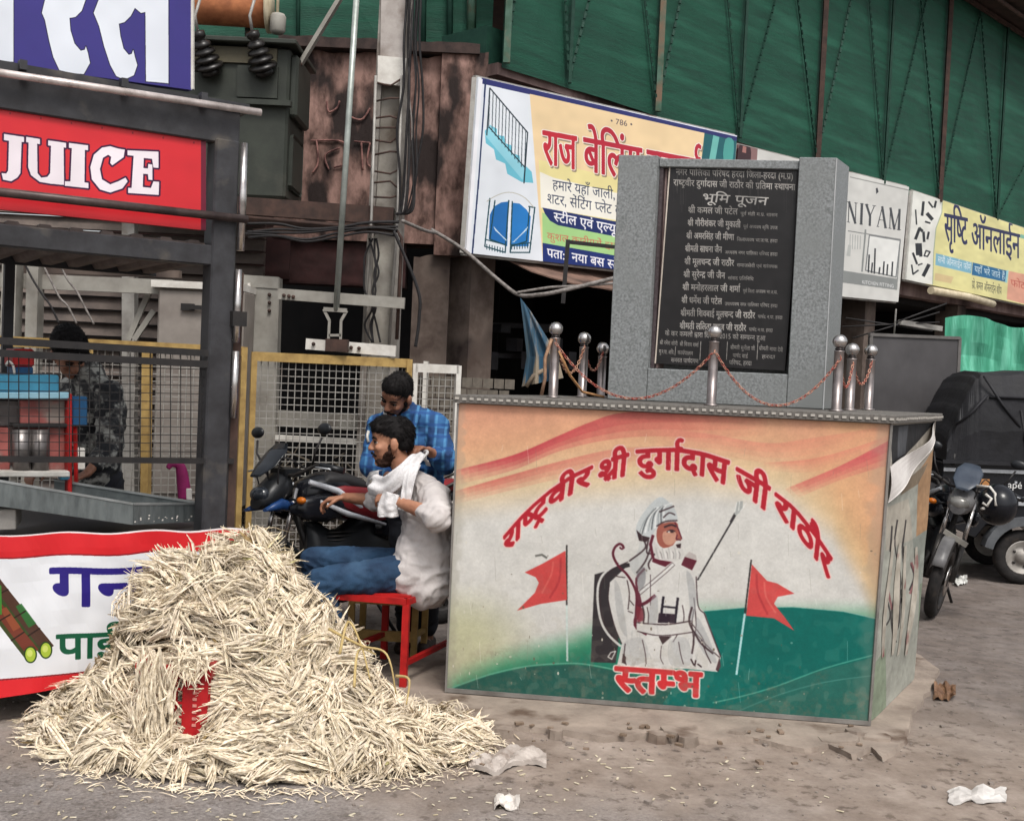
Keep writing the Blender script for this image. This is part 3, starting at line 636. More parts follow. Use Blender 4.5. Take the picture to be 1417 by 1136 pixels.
def art_plaque():
    A = Art([(927.7, 225), (1107.7, 232), (1086, 513), (907, 503)], 1000, 1560, '232122'); z = zz(840, 200, .3346); c = 'b9b4ae'
    def T(s, x0, y0, x1, y1, h, b=.6, sl=0, cc=c): A.text(s, z((x0, y0))[0], z((x1, y1))[0], (0, -h * .3346), cc, b, None, 0, sl)
    T('नगर पालिका परिषद हरदा जिला-हरदा (म.प्र)', 285, 126, 770, 145, 24, 1)
    T('राष्ट्रवीर दुर्गादास जी राठौर की प्रतिमा स्थापना', 275, 170, 778, 190, 24, 1)
    T('भूमि पूजन', 390, 236, 662, 252, 32, 1.2, .02, 'd6d2cc')
    rows = [('श्री कमल जी पटेल', 'पूर्व मंत्री म.प्र. शासन', 335, 540), ('श्री गौरीशंकर जी मुकाती', 'पूर्व अध्यक्ष कृषि उपज', 333, 552), ('श्री अमरसिंह जी मीणा', 'जिलाध्यक्ष भा.ज.पा. हरदा', 328, 525), ('श्रीमती साधना जैन', 'अध्यक्ष नगर पालिका परिषद हरदा', 323, 475), ('श्री मूलचन्द जी राठौर', 'समाजसेवी एवं सरंक्षक', 320, 525), ('श्री सुरेन्द्र जी जैन', 'सांसद प्रतिनिधि', 316, 488), ('श्री मनोहरलाल जी शर्मा', 'पूर्व जिला अध्यक्ष भा.ज.पा.', 312, 550), ('श्री धर्मेश जी पटेल', 'उपाध्यक्ष नगर पालिका परिषद हरदा', 308, 475), ('श्रीमती शिवबाई मूलचन्द जी राठौर', 'पार्षद न.पा. हरदा', 304, 612), ('श्रीमती ललिता सूरज जी राठौर', 'पार्षद न.पा. हरदा', 300, 575)]
    for i, (a, b, x0, x1) in enumerate(rows):
        y = 283 + i * 53.2; T(a, x0, y, x1, y + (x1 - x0) * .036, 24, .9)
        e = {5: 606, 8: 725, 9: 685}.get(i, 705); T(b, x1 + 12, y + 10, e, y + 10 + (e - x1) * .04, 13, .5)
    T('के कर कमलों द्वारा दिनांक 2015 को सम्पन्न हुआ', 240, 790, 655, 812, 19, .8)
    T('श्री रमेश सोनी  श्री विजय शर्मा', 218, 826, 378, 838, 15, .5); T('श्रीमती सुनीता जी', 510, 846, 612, 852, 15, .5); T('श्रीमती माया देवी', 628, 850, 728, 858, 15, .5)
    T('मु.न.पा. अधि.', 215, 864, 278, 868, 15, .5); T('कार्यपालन', 292, 868, 355, 872, 15, .5); T('पार्षद वार्ड', 520, 880, 582, 884, 15, .5); T('हरदा', 640, 884, 695, 886, 14, .5)
    T('समस्त पार्षदगण', 265, 900, 378, 905, 17, .6); T('परिषद, हरदा', 505, 910, 598, 914, 17, .6)
    for x in (388, 498, 624): A.line(z((x, 815), (x - 4, 890)), .8, c)
    A.line(z((284, 835), (281, 872)), .7, c)
    for k in range(70):
        r = random.Random(k); x = r.uniform(270, 790); A.line(z((x, r.uniform(85, 120)), (x + r.uniform(-2, 2), r.uniform(100, 300))), .6, '9a9890', r.uniform(.05, .35))
    blotch(A, .5, 160, 4, (.8, .8, .8)); A.img = A.img * .95 + .012
    return A.image('plaque_print')
def art_juice():
    A = Art([(-100, 118), (285, 179), (285, 319), (-100, 280)], 1300, 500, 'd22c34'); z = zz(0, 0, .2823)
    A.poly(z((985, 600), (1010, 620), (1010, 1130), (985, 1130)), '5a1830', .85)
    L = [[(20, 658), (118, 673), (118, 698), (106, 697), (100, 850), (85, 872), (55, 890), (15, 882), (8, 850), (30, 852), (40, 838), (44, 692), (20, 688)],
         [(128, 672), (196, 683), (196, 708), (182, 706), (184, 850), (202, 872), (232, 868), (246, 850), (250, 716), (236, 714), (236, 689), (324, 702), (324, 726), (312, 724), (314, 908), (250, 902), (195, 893), (152, 860), (138, 820), (140, 700), (128, 698)],
         [(338, 702), (432, 714), (432, 738), (416, 736), (414, 895), (434, 898), (434, 924), (318, 912), (318, 890), (345, 890), (352, 728), (338, 726)],
         [(612, 735), (606, 772), (550, 812), (540, 800), (545, 770), (530, 760), (505, 775), (490, 830), (500, 880), (540, 905), (580, 890), (615, 872), (626, 890), (600, 925), (540, 945), (490, 930), (450, 880), (443, 820), (460, 760), (500, 725), (540, 718), (580, 730)],
         [(625, 738), (777, 745), (777, 825), (752, 822), (745, 780), (705, 776), (703, 825), (725, 827), (727, 805), (747, 808), (747, 884), (728, 882), (725, 855), (702, 853), (700, 918), (740, 922), (752, 890), (780, 893), (778, 957), (628, 947), (628, 922), (645, 922), (655, 765), (625, 762)]]
    for p in L: A.line(z(*(p + p[:2])), 5, '3a1238')
    for p in L: A.poly(z(*p), 'ece2e8')
    for k in range(9):
        A.line(z((-250 + k * 150, 505 + k * 24), (-250 + k * 150, 512 + k * 24)), 2, '8a1a22')
    blotch(A, .1, 200, 7); return A.image('juice_print')
def art_top():
    A = Art([(-150, -260), (266, -215), (266, 125), (-150, 68)], 1200, 980, '39327c'); z = zz(0, 0, .2823)
    L = [[(-160, -300), (65, -300), (65, 305), (-30, 296), (-160, 290)],
         [(190, -300), (520, -300), (500, -200), (440, -60), (400, 55), (370, 85), (340, 90), (345, 150), (365, 215), (395, 250), (415, 245), (420, 228), (430, 260), (440, 310), (410, 365), (350, 360), (290, 345), (260, 280), (240, 200), (220, 100), (205, 65), (225, -20)],
         [(560, -300), (825, -300), (825, 410), (715, 400), (712, 60), (690, 65), (660, 40), (640, 80), (610, 110), (582, 118), (590, 180), (605, 240), (630, 270), (645, 265), (652, 245), (660, 280), (672, 320), (655, 370), (610, 392), (570, 375), (540, 320), (510, 230), (485, 130), (458, 65), (490, -20)]]
    for p in L: A.line(z(*(p + p[:2])), 2.2, '17142c')
    for p in L: A.poly(z(*p), 'dde2ea')
    A.poly(z((-500, -420), (900, -300), (900, -220), (-500, -340)), 'dde2ea'); A.line(z((940, -700), (940, 440)), 2, 'cfcfe2'); A.line(z((825, -300), (828, 420)), 1.2, '221c50')
    blotch(A, .1, 200, 8); return A.image('top_sign_print')
def art_banner():
    A = Art([(-100, 742), (352, 731), (352, 903), (-100, 984)], 1500, 640, 'e2e4e8'); z = zz(0, 600, .317)
    A.poly([(-110, 742), (352, 733), (352, 756), (180, 766), (0, 771), (-110, 775)], 'd1262c'); A.line([(-110, 742), (352, 732)], 3, 'f0e6e6'); A.line([(-110, 776), (0, 771), (180, 766), (352, 757)], 2.2, '8e1a24')
    A.poly([(-110, 965), (0, 942), (130, 929), (352, 880), (352, 910), (-110, 990)], 'cf232a'); A.line([(-110, 964), (0, 941), (130, 928), (352, 879)], 2, '7e1a24')
    A.text('गन्ना रस', (70, 839), (420, 833), (0, -51), '2b2078', 5)
    A.text('पाईनेपल', (78, 912), (285, 902), (0, -33), '15573c', 4.5)
    for dx, dy, n in ((0, 0, 0), (-21, 5, 1)):
        A.poly([(-40 + dx, 780 + dy), (-22 + dx, 772 + dy), (74 + dx, 893 + dy), (56 + dx, 906 + dy)], '6e3426' if n else '4c3328')
        A.poly([(-40 + dx, 780 + dy), (-34 + dx, 777 + dy), (60 + dx, 903 + dy), (56 + dx, 906 + dy)], '2f4a22', .8)
        A.poly([(22 + dx, 838 + dy), (30 + dx, 834 + dy), (50 + dx, 862 + dy), (40 + dx, 868 + dy)], '2f6a34' if not n else '8c4a30', .9)
        for t in (.35, .6, .8): A.line([(-40 + dx + 96 * t, 780 + dy + 126 * t), (-22 + dx + 96 * t, 772 + dy + 121 * t)], 2, '2a1a14')
    for cx, cy in ((63, 899), (42, 905)):
        A.poly(arc(cx, cy, 9, 12, 0, 360, 24), '26421c'); A.poly(arc(cx, cy, 7, 10, 0, 360, 24), 'a8c040'); A.poly(arc(cx - 1, cy - 2, 4, 5, 0, 360, 16), 'd6e07a', .8)
    A.poly([(-60, 800), (-20, 790), (2, 810), (3, 850), (-60, 850)], '3f8a34')
    blotch(A, .1, 160, 8); return A.image('banner_print')
# ================================================================== materials
DARKST = mat('charcoal_steel', '3a3a3d', '2a292b', .5, 0, 9, .05, 90, c3='55504a', s3=5, t3=(.6, .75))
BLACKST = mat('black_steel', '1d1c1d', '2b2827', .5, 0, 10)
CHROME = mat('polished_steel', 'c9c5c2', 'a8a2a0', .22, .95, 14)
GALV = mat('weathered_grey_steel', 'a5a29c', '85817c', .55, .25, 7, .05, 60, c3='6e5f54', s3=4, t3=(.6, .78))
GREYPAINT = mat('dull_grey_paint', '96938b', '7d7972', .65, 0, 5, .05, 50, c3='6b6259', s3=3, t3=(.6, .8))
YELLOW = mat('worn_yellow_paint', 'b0935a', '8f7445', .6, 0, 12, .05, 70, c3='6a5236', s3=6, t3=(.6, .72))
RED = mat('red_paint', 'b3201f', '8c1a1a', .45, 0, 9, .04, 80, c3='5e1a18', s3=7, t3=(.62, .75))
GREENNET = mat('green_sheet', '194c3b', '143c2f', .7, 0, 3, .5, 30, c3='2b6450', s3=.9, t3=(.5, .8), stretch=(.5, .5, 6))
GREENPOST = mat('green_painted_iron', '4d6a5c', '33503f', .6, 0, 8, c3='6f5a48', s3=3, t3=(.5, .62))
GREENDARK = mat('dark_green_lattice', '11332a', '1a4033', .7, 0, 10)
RUSTY = mat('rusty_iron', '4d3a33', '342824', .8, 0, 10, .1, 60)
OLDWALL = mat('peeling_maroon_plaster', '98796f', '48352f', .9, 0, 7, .9, 22, stretch=(1, 1, .5), c3='2a211f', s3=3.2, t3=(.5, .6), detail=13, split=(.38, .62))
OLDWALL2 = mat('damp_mauve_plaster', '8a7672', '5f4c49', .9, 0, 3.5, .4, 16, stretch=(1, 1, .4), c3='3b2d2a', s3=2, t3=(.5, .66), detail=9)
DIRTYWALL = mat('dirty_brown_wall', '6e625a', '4a3e38', .9, 0, 4, .3, 18, c3='2b2220', s3=2, t3=(.5, .65))
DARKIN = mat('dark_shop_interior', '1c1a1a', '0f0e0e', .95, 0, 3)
MAROON = mat('dark_maroon_lintel', '3f2625', '2c1c1b', .85, 0, 5, .2, 20)
CONC = mat('grey_concrete', '96918a', '77716b', .85, 0, 7, .3, 35, c3='5c5048', s3=3, t3=(.5, .68))
ROOFT = mat('brown_soffit', '4a3a34', '352a27', .85, 0, 4)
CABLE = mat('black_cable', '1b1a1b', '282526', .6, 0, 30)
CABLEG = mat('grey_cable', '8a8480', '5e5854', .6, 0, 30)
TRANS = mat('olive_grey_transformer_paint', '383c35', '2b2e29', .55, 0, 4, .05, 40, c3='4b4740', s3=2, t3=(.6, .8))
CREAM = mat('cream_pvc', 'cfc3a8', 'b0a286', .5, 0, 8)
WHITEP = mat('off_white_paint', 'd9d6cf', 'bdb8b0', .5, 0, 8)
# ================================================================== the ground
def ground_mat():
    m = bpy.data.materials.new('dusty_ground'); m.use_nodes = True; n = m.node_tree.nodes; l = m.node_tree.links; b = n['Principled BSDF']
    tc = n.new('ShaderNodeTexCoord')
    def ns(s, d=8, ro=.6):
        q = n.new('ShaderNodeTexNoise'); q.inputs['Scale'].default_value = s; q.inputs['Detail'].default_value = d; q.inputs['Roughness'].default_value = ro; l.new(tc.outputs['Object'], q.inputs[0]); return q.outputs[0]
    def ramp(x, p, c):
        r = n.new('ShaderNodeValToRGB'); r.color_ramp.elements.remove(r.color_ramp.elements[0])
        for i, (pp, cc) in enumerate(zip(p, c)):
            e = r.color_ramp.elements[0] if i == 0 else r.color_ramp.elements.new(pp)
            e.position = pp; e.color = hexc(cc)
        l.new(x, r.inputs[0]); return r.outputs[0]
    def mix(f, a, c, t='MIX'):
        q = n.new('ShaderNodeMix'); q.data_type = 'RGBA'; q.blend_type = t
        if isinstance(f, float): q.inputs[0].default_value = f
        else: l.new(f, q.inputs[0])
        l.new(a, q.inputs[6]); l.new(c, q.inputs[7]); return q.outputs[2]
    asph = ramp(ns(60, 6, .75), (.3, .5, .72), ('5e5957', '86807d', 'a8a29e'))
    dust = ramp(ns(7, 10, .7), (.3, .5, .7), ('7f7268', '95887d', 'a89b90'))
    sx = n.new('ShaderNodeSeparateXYZ'); l.new(tc.outputs['Object'], sx.inputs[0])
    ma = n.new('ShaderNodeMath'); ma.operation = 'MULTIPLY_ADD'; l.new(sx.outputs[0], ma.inputs[0]); ma.inputs[1].default_value = .22; l.new(sx.outputs[1], ma.inputs[2])
    mb = n.new('ShaderNodeMath'); mb.operation = 'MULTIPLY_ADD'; l.new(ns(1.6, 6), mb.inputs[0]); mb.inputs[1].default_value = 1.6; l.new(ma.outputs[0], mb.inputs[2])
    mr = n.new('ShaderNodeMapRange'); mr.inputs[1].default_value = 4.75; mr.inputs[2].default_value = 5.5; l.new(mb.outputs[0], mr.inputs[0])
    c = mix(mr.outputs[0], asph, dust)
    far = n.new('ShaderNodeMapRange'); far.inputs[1].default_value = 6.3; far.inputs[2].default_value = 7.6; l.new(mb.outputs[0], far.inputs[0])
    c = mix(far.outputs[0], c, ramp(ns(9, 9, .7), (.3, .7), ('645c58', '877d76')))
    sp = ramp(ns(2.3, 9, .7), (.42, .62), ('cfc8c2', 'ffffff')); c = mix(.7, c, sp, 'MULTIPLY')
    st = ramp(ns(14, 4), (.36, .42), ('85786c', 'ffffff')); c = mix(.45, c, st, 'MULTIPLY')
    l.new(c, b.inputs['Base Color']); b.inputs['Roughness'].default_value = .93
    bp = n.new('ShaderNodeBump'); bp.inputs['Strength'].default_value = .55; bp.inputs['Distance'].default_value = .012; l.new(ns(70, 6, .8), bp.inputs['Height']); l.new(bp.outputs[0], b.inputs['Normal'])
    return m
GROUND = ground_mat()
def gh(x, y):
    h = .012 * noise.noise(Vector((x * .9, y * .9, 1))) + .006 * noise.noise(Vector((x * 3, y * 3, 4)))
    return min(0, h) if y < 7.5 else 0
vs = []; fs = []; xs = [-60, -20, -8] + [-5 + i * .08 for i in range(138)] + [8, 20, 60]; ys = [-60, -10, 1, 2.6] + [3.0 + i * .06 for i in range(80)] + [8.5, 10, 14, 30, 80]
for y in ys:
    for x in xs: vs.append((x, y, GZ + gh(x, y)))
nx = len(xs)
for j in range(len(ys) - 1):
    for i in range(nx - 1): fs.append((j * nx + i, j * nx + i + 1, (j + 1) * nx + i + 1, (j + 1) * nx + i))
me = bpy.data.meshes.new('ground'); me.from_pydata(vs, [], fs); link('ground', me, GROUND, None, True, 'structure')
# broken concrete apron round the plinth, a rough low step
rnd = random.Random(4)
def apron():
    pts = []
    for px, py in [(528, 958), (545, 975), (590, 985), (600, 975), (640, 992), (700, 1002), (760, 1006), (840, 1018), (905, 1012), (960, 1020), (1040, 1018), (1110, 1034), (1150, 1028), (1175, 1042), (1205, 1032), (1222, 1045), (1252, 1026), (1262, 985), (1285, 955), (1300, 925)]:
        pts.append(G(px, py, -.004))
    pts += [V(2.55, 7.2, -.004), V(.1, 7.3, -.004), V(-.45, 6.4, -.004)]
    fine = []
    for i in range(len(pts)):
        a, b = pts[i], pts[(i + 1) % len(pts)]
        for k in range(7):
            t = k / 7; p = lerp(a, b, t); p += V(noise.noise(p * 9), noise.noise(p * 9 + V(5, 5, 0)), 0) * .022; fine.append(p)
    c = sum(fine, V(0, 0, 0)) / len(fine); n = len(fine); mb = MB(); top = [V(p.x, p.y, -.006 + .004 * noise.noise(p * 5)) for p in fine]
    out_ = [p + (p - c).normalized() * (.012 + .02 * abs(noise.noise(p * 14))) for p in fine]
    for q in out_: q.z = GZ - .03
    mb.v = [V(*p) for p in top] + out_; mb.f = [[i, (i + 1) % n, (i + 1) % n + n, i + n] for i in range(n)] + [list(range(n))]; mb.sm = [False] * len(mb.f)
    mb.build('pavement', mat('worn_dusty_concrete', '998c80', '7f7369', .93, 0, 5, .5, 45, c3='5c4c41', s3=4, t3=(.55, .68), detail=9), None, kind='structure')
apron()
# ================================================================== the long building behind: facade plane through A
FA = V(-.38, 10.5, 0); FD = V(.694, .72, 0); FN = V(.72, -.694, 0)
def FP(s, t, z): return FA + FD * s + FN * t + V(0, 0, z)
def FS(px, py, t=0):
    q = RP(px, py, FA + FN * t, FN); return (q - FA).dot(FD), q.z
bld = thing('market_building', 'long two storey market building hung with dark green sheets above its shops', 'building', FP(6, -3, 0))
MB().hexa([FP(0, .0, 4.347), FP(1.2, .0, 4.347), FP(1.2, -.6, 4.347), FP(0, -.6, 4.347)], [FP(0, .0, 4.7), FP(1.2, .0, 4.7), FP(1.2, -.6, 4.7), FP(0, -.6, 4.7)]).build('kerb_wall', GREENDARK, bld)
mb = MB()      # upper floor box, roof
mb.hexa([FP(.9, -.02, 4.35), FP(26, -.02, 4.35), FP(26, -7, 4.35), FP(8, -7, 4.35)], [FP(.9, -.02, 7.4), FP(26, -.02, 7.4), FP(26, -7, 7.4), FP(8, -7, 7.4)])
mb.build('upper_wall', DIRTYWALL, bld)
mb = MB().hexa([FP(-.6, .9, 7.42), FP(26, .9, 7.42), FP(26, -7.5, 7.42), FP(-.6, -7.5, 7.42)], [FP(-.6, .9, 7.56), FP(26, .9, 7.56), FP(26, -7.5, 7.56), FP(-.6, -7.5, 7.56)]); mb.build('roof', ROOFT, bld)
mb = MB().hexa([FP(-.1, .0, 3.95), FP(26, .0, 3.95), FP(26, -7, 3.95), FP(-.1, -7, 3.95)], [FP(-.1, .0, 4.346), FP(26, .0, 4.346), FP(26, -7, 4.346), FP(-.1, -7, 4.346)]); mb.build('floor_slab', OLDWALL2, bld)
mb = MB().hexa([FP(0, .16, 4.24), FP(26, .16, 4.24), FP(26, .01, 4.24), FP(0, .01, 4.24)], [FP(0, .16, 4.345), FP(26, .16, 4.345), FP(26, .01, 4.345), FP(0, .01, 4.345)]); mb.build('ledge', OLDWALL2, bld)
mb = MB().hexa([FP(0, .02, 2.95), FP(26, .02, 2.95), FP(26, -.2, 2.95), FP(0, -.2, 2.95)], [FP(0, .02, 3.94), FP(26, .02, 3.94), FP(26, -.2, 3.94), FP(0, -.2, 3.94)]); mb.build('fascia', OLDWALL2, bld)
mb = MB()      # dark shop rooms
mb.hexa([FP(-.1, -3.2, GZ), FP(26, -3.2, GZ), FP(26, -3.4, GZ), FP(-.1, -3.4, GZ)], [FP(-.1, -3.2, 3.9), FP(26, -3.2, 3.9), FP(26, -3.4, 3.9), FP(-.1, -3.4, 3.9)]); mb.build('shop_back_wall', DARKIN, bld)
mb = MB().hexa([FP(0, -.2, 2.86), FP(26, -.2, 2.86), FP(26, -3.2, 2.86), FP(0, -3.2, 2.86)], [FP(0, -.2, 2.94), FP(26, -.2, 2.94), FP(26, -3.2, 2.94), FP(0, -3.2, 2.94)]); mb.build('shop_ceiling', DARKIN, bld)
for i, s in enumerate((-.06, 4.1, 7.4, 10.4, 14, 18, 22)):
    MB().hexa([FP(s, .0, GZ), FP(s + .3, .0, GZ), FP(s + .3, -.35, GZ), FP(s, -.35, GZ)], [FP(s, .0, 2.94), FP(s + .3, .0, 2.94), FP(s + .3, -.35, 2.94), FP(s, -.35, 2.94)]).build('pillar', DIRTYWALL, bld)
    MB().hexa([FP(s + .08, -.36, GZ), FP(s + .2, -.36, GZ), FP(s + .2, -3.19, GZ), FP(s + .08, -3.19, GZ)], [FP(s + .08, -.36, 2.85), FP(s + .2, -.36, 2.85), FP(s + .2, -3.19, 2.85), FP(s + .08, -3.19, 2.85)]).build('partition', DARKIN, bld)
# things one half sees inside the first shop
mb = MB()
for k in range(9):
    a = P(640 + k * 18, 455 + (k % 3) * 22, 11.9 + .1 * (k % 2)); mb.box(a, (.16, .12, .08 + .05 * (k % 3)), .3 * k)
mb.bar(P(625, 448, 11.9), P(760, 452, 12.3), .05, .05); mb.bar(P(625, 490, 11.9), P(760, 494, 12.3), .05, .05)
mb.build('shelf', mat('dim_shelf_goods', '3a3a40', '242224', .6, 0, 5), bld)
# green sheets and iron posts
GT = .22
s_list = [FS(px, 120, GT)[0] for px in (652, 785, 909, 1025, 1134, 1228, 1307, 1388)] + [16, 18.6, 21.5, 25]
s_list[0] = 0.02
for i in range(len(s_list) - 1):
    a, b = s_list[i], s_list[i + 1]
    def f(u, v, a=a, b=b):
        s = a + (b - a) * u; z = 7.38 - v * 3.08; return FP(s, GT - .03 + .018 * math.sin(u * math.pi) * (1 + noise.noise(V(s * 2, z * 2, 0))) + .008 * noise.noise(V(s * 6, z * 9, 3)), z)
    o = sheet('green_panel', f, 10, 12, GREENNET, bld)
pm = [RUSTY, GREENPOST]
for i, s in enumerate(s_list):
    solid = i in (0, 2, 4, 6)
    MB().bar(FP(s, GT + .03, 4.33), FP(s, GT + .03, 7.4), .06 if solid else .03, .05).build('post', (GREENPOST, GREENDARK, GREENPOST, GREENDARK, RUSTY, GREENDARK, RUSTY)[i] if i < 7 else GREENDARK, bld)
for i in range(len(s_list) - 1):
    a, b = s_list[i], s_list[i + 1]
    mid = a if i % 2 else b
    for q in ((a, b), (b, a)):
        p0 = FP(q[0], GT + .02, 4.36); p1 = FP(lerp(q[0], q[1], .62 if i % 2 else .5), GT + .025, 7.34); mb = MB(); n = 34
        for k in range(n):
            t0, t1 = k / n, (k + .62) / n; mb.bar(lerp(p0, p1, t0), lerp(p0, p1, t1), .022, .02)
        mb.bar(p0 + FN * -.01, p1 + FN * -.01, .01, .008)
        mb.build('lattice_brace', GREENDARK, bld)
for z in (7.35,): MB().bar(FP(0, GT + .05, z), FP(25, GT + .05, z), .05, .05).build('top_rail', RUSTY, bld)
MB().tube([FP(s, .62 + .0, 7.35 + .02 * math.sin(s)) for s in np.linspace(0, 25, 30)], .035, 8).build('gutter', RUSTY, bld)
# old end wall, peeling plaster, seen square on
wl = thing('old_parapet_wall', 'peeling maroon plaster parapet wall with grimy stains behind the concrete pole', 'wall', V(-1.2, 10.6, GZ))
def wallblock(px0, px1, z0, z1, y0, y1, m, name, nxx=24, nzz=20, amp=.02):
    a = PZ(px0, z0, y0).x; b = PZ(px1, z0, y0).x
    mb = MB(); vs = []; fs = []
    for j in range(nzz + 1):
        for i in range(nxx + 1):
            x = lerp(a, b, i / nxx); z = lerp(z0, z1, j / nzz); e = 0 if j in (0,) else amp * noise.noise(V(x * 5, z * 5, 1)) + amp * .6 * noise.noise(V(x * 14, z * 11, 1))
            zz_ = z + (amp * 2.2 * noise.noise(V(x * 6, 0, 9)) if j == nzz else 0); vs.append((x, y0 - abs(e), zz_))
    for j in range(nzz):
        for i in range(nxx): fs.append((j * (nxx + 1) + i, j * (nxx + 1) + i + 1, (j + 1) * (nxx + 1) + i + 1, (j + 1) * (nxx + 1) + i))
    mb.add(vs, fs, True)
    mb.box(((a + b) / 2, (y0 + y1) / 2 + .002, (z0 + z1) / 2 - .04), (abs(b - a) - .004, y1 - y0, z1 - z0 - .08)); return mb.build(name, m, wl)
wallblock(378, 600, 2.72, 4.40, 10.5, 10.9, OLDWALL, 'plaster_face')
wallblock(600, 664, 2.62, 4.44, 10.42, 10.95, OLDWALL, 'corner_pier', 10, 24)
wallblock(150, 400, 2.35, 2.95, 10.52, 10.8, MAROON, 'lintel')
wallblock(385, 560, 2.32, 2.715, 10.56, 10.85, MAROON, 'lintel')
wallblock(556, 606, GZ, 2.62, 10.5, 10.9, DIRTYWALL, 'pillar', 6, 20)
wallblock(385, 664, 4.41, 4.50, 10.38, 11.0, mat('dark_ledge', '4a3c38', '2e2624', .9, 0, 8, .2, 20), 'coping', 24, 2, .008)
wallblock(60, 385, 2.95, 4.30, 10.62, 10.8, OLDWALL, 'plaster_face')
# raised script on the plaster: only its worn outline is left
mb = MB()
for q in ([(430, 195), (475, 197), (478, 225), (462, 232)], [(438, 195), (440, 225), (432, 240)], [(470, 205), (450, 215), (455, 235)], [(490, 196), (512, 198)], [(500, 198), (502, 236)], [(512, 198), (508, 225), (516, 233)], [(520, 165), (528, 170)], [(452, 140), (455, 155), (466, 150), (470, 140)], [(480, 160), (500, 166), (512, 150)]):
    mb.tube([V(*p) for p in smooth([tuple(RP(x, y, V(0, 10.475, 0), V(0, 1, 0))) for x, y in q], 5, False)], .009, 6)
mb.build('raised_script', mat('worn_relief', '9a7068', '4a302e', .9, 0, 9, .3, 30), wl)
# inner back wall left of the shops, green sheet above the parapet
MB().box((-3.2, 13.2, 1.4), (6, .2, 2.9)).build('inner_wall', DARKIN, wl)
gs = thing('green_shade_screen', 'flat dark green sheeting with thin iron posts above the peeling parapet', 'screen', V(-1.8, 11.1, 4.4))
sheet('green_panel', lambda u, v: V(-4.6 + 4.25 * u, 11.12 + .03 * noise.noise(V(u * 9, v * 5, 0)), 7.4 - 3.0 * v), 20, 10, GREENNET, gs)
for px, r_ in ((412, .02), (560, .02), (585, .03), (622, .03), (652, .045)): MB().tube([P(px + 2, -120, 11.02), P(px, 78, 11.02)], r_, 6).build('post', GREENDARK if r_ < .04 else GREENPOST, gs)
MB().bar(P(560, 62, 11.0), P(655, 66, 11.0), .03, .03).build('rail', GREENDARK, gs)
# ================================================================== shop signs
def sign(name, label, quad, t, im, mname, group='shop signs on the building'):
    hq = hquad(quad); pt = FA + FN * t
    f = lambda u, v: RP(*hq(u, v), pt, FN)
    c = f(.5, 1); th = thing(name, label, 'sign', c, group)
    sheet('printed_face', f, 14, 8, print_mat(mname, im, .38, .03), th, thick=-FN * .03)
    fr = MB()
    cs = [f(0, 0), f(1, 0), f(1, 1), f(0, 1)]
    for i in range(4): fr.bar(cs[i] - FN * .05, cs[(i + 1) % 4] - FN * .05, .04, .04)
    fr.build('frame', GALV, th); return th
sign('shop_sign', 'large railing workshop sign with blue stair and gate drawings left of the granite slab', [(662, 107), (1020, 188), (1005, 390), (645, 350)], .34, art_sign1(), 'railing_print')
sign('shop_sign', 'white aluminium fitter sign in thin grey capitals right of the granite slab', [(1022, 200), (1258, 259), (1243, 418), (1005, 395)], .26, art_sign2(), 'metal_print')
sign('shop_sign', 'pale yellow online shop sign in dark blue Hindi letters at the right edge', [(1264, 264), (1480, 337), (1470, 433), (1254, 387)], .26, art_sign3(), 'online_print')
# canvas awning under the first sign and its iron prop
aw = thing('shop_awning', 'sagging brown canvas awning under the railing workshop sign', 'awning', P(740, 400, 10.9))
def awf(u, v):
    a = FP(.15 + 2.9 * u, .05, 2.68 - .03 * u); b = FP(.55 + 2.7 * u, 1.15, 2.36 - .16 * u + .03 * math.sin(u * 20) * .5)
    p = lerp(a, b, v); p.z -= .06 * math.sin(v * math.pi) + .012 * noise.noise(V(u * 12, v * 4, 0)); return p
sheet('canvas', awf, 20, 6, mat('brown_canvas', '84695c', '5f4a41', .85, 0, 6, .2, 30, c3='3f312c', s3=3, t3=(.55, .7)), aw, thick=V(0, 0, -.012))
MB().bar(P(779, 420, 9.7), P(786, 332, 9.7), .035, .035).build('prop', BLACKST, aw)
MB().bar(P(786, 335, 9.7), P(850, 342, 9.9), .03, .03).build('rail', BLACKST, aw)
cl = thing('hanging_cloth', 'blue and beige cloth bundle hanging from a cable left of the steel posts', 'cloth', P(735, 530, 9.9))
def clf(u, v):
    x = lerp(720, lerp(734, 778, v), u) + (v * 14 if v < .6 else (1 - v) * 20 + 2); y = lerp(412, 535 - 12 * u, v) + u * 18 * (1 - v); p = P(x, y, 9.9); p.y += .05 * math.sin(u * 14) * v; return p
o = sheet('cloth_fold', clf, 16, 12, mat('faded_blue_cloth', '2f5f7e', '3d4a50', .8, 0, 4, .1, 40, stretch=(3, 3, .4), c3='8d8170', s3=2.2, t3=(.48, .56)), cl, thick=V(0, .01, 0))
MB().tube([P(728, 535, 9.88), P(738, 520, 9.88), P(752, 512, 9.88)], .02, 6).build('strap', mat('beige_strap', '8f806d', '6d6155'), cl)
gb = thing('grey_shutter_board', 'plain dark grey steel board standing behind the right steel posts', 'shutter', P(1265, 560, 11.2))
hq = hquad([(1203, 463), (1328, 468), (1322, 600), (1198, 600)])
f = lambda u, v: P(*hq(u, v), lerp(11.0, 11.5, u)); sheet('board', f, 2, 2, mat('dark_grey_sheet', '504e4f', '454344', .6, 0, 3), gb, thick=V(0, .04, 0))
MB().bar(f(0, 0), f(1, 0), .03, .03).bar(f(1, 0), f(1, 1), .03, .03).bar(f(.02, 0), f(.02, 1), .03, .03).bar(f(.9, 1), P(1320, 800, 11.5), .04, .04).bar(f(.1, 1), P(1205, 800, 11.1), .04, .04).build('frame', mat('mid_grey_edge', '6b6866', '55524f'), gb)
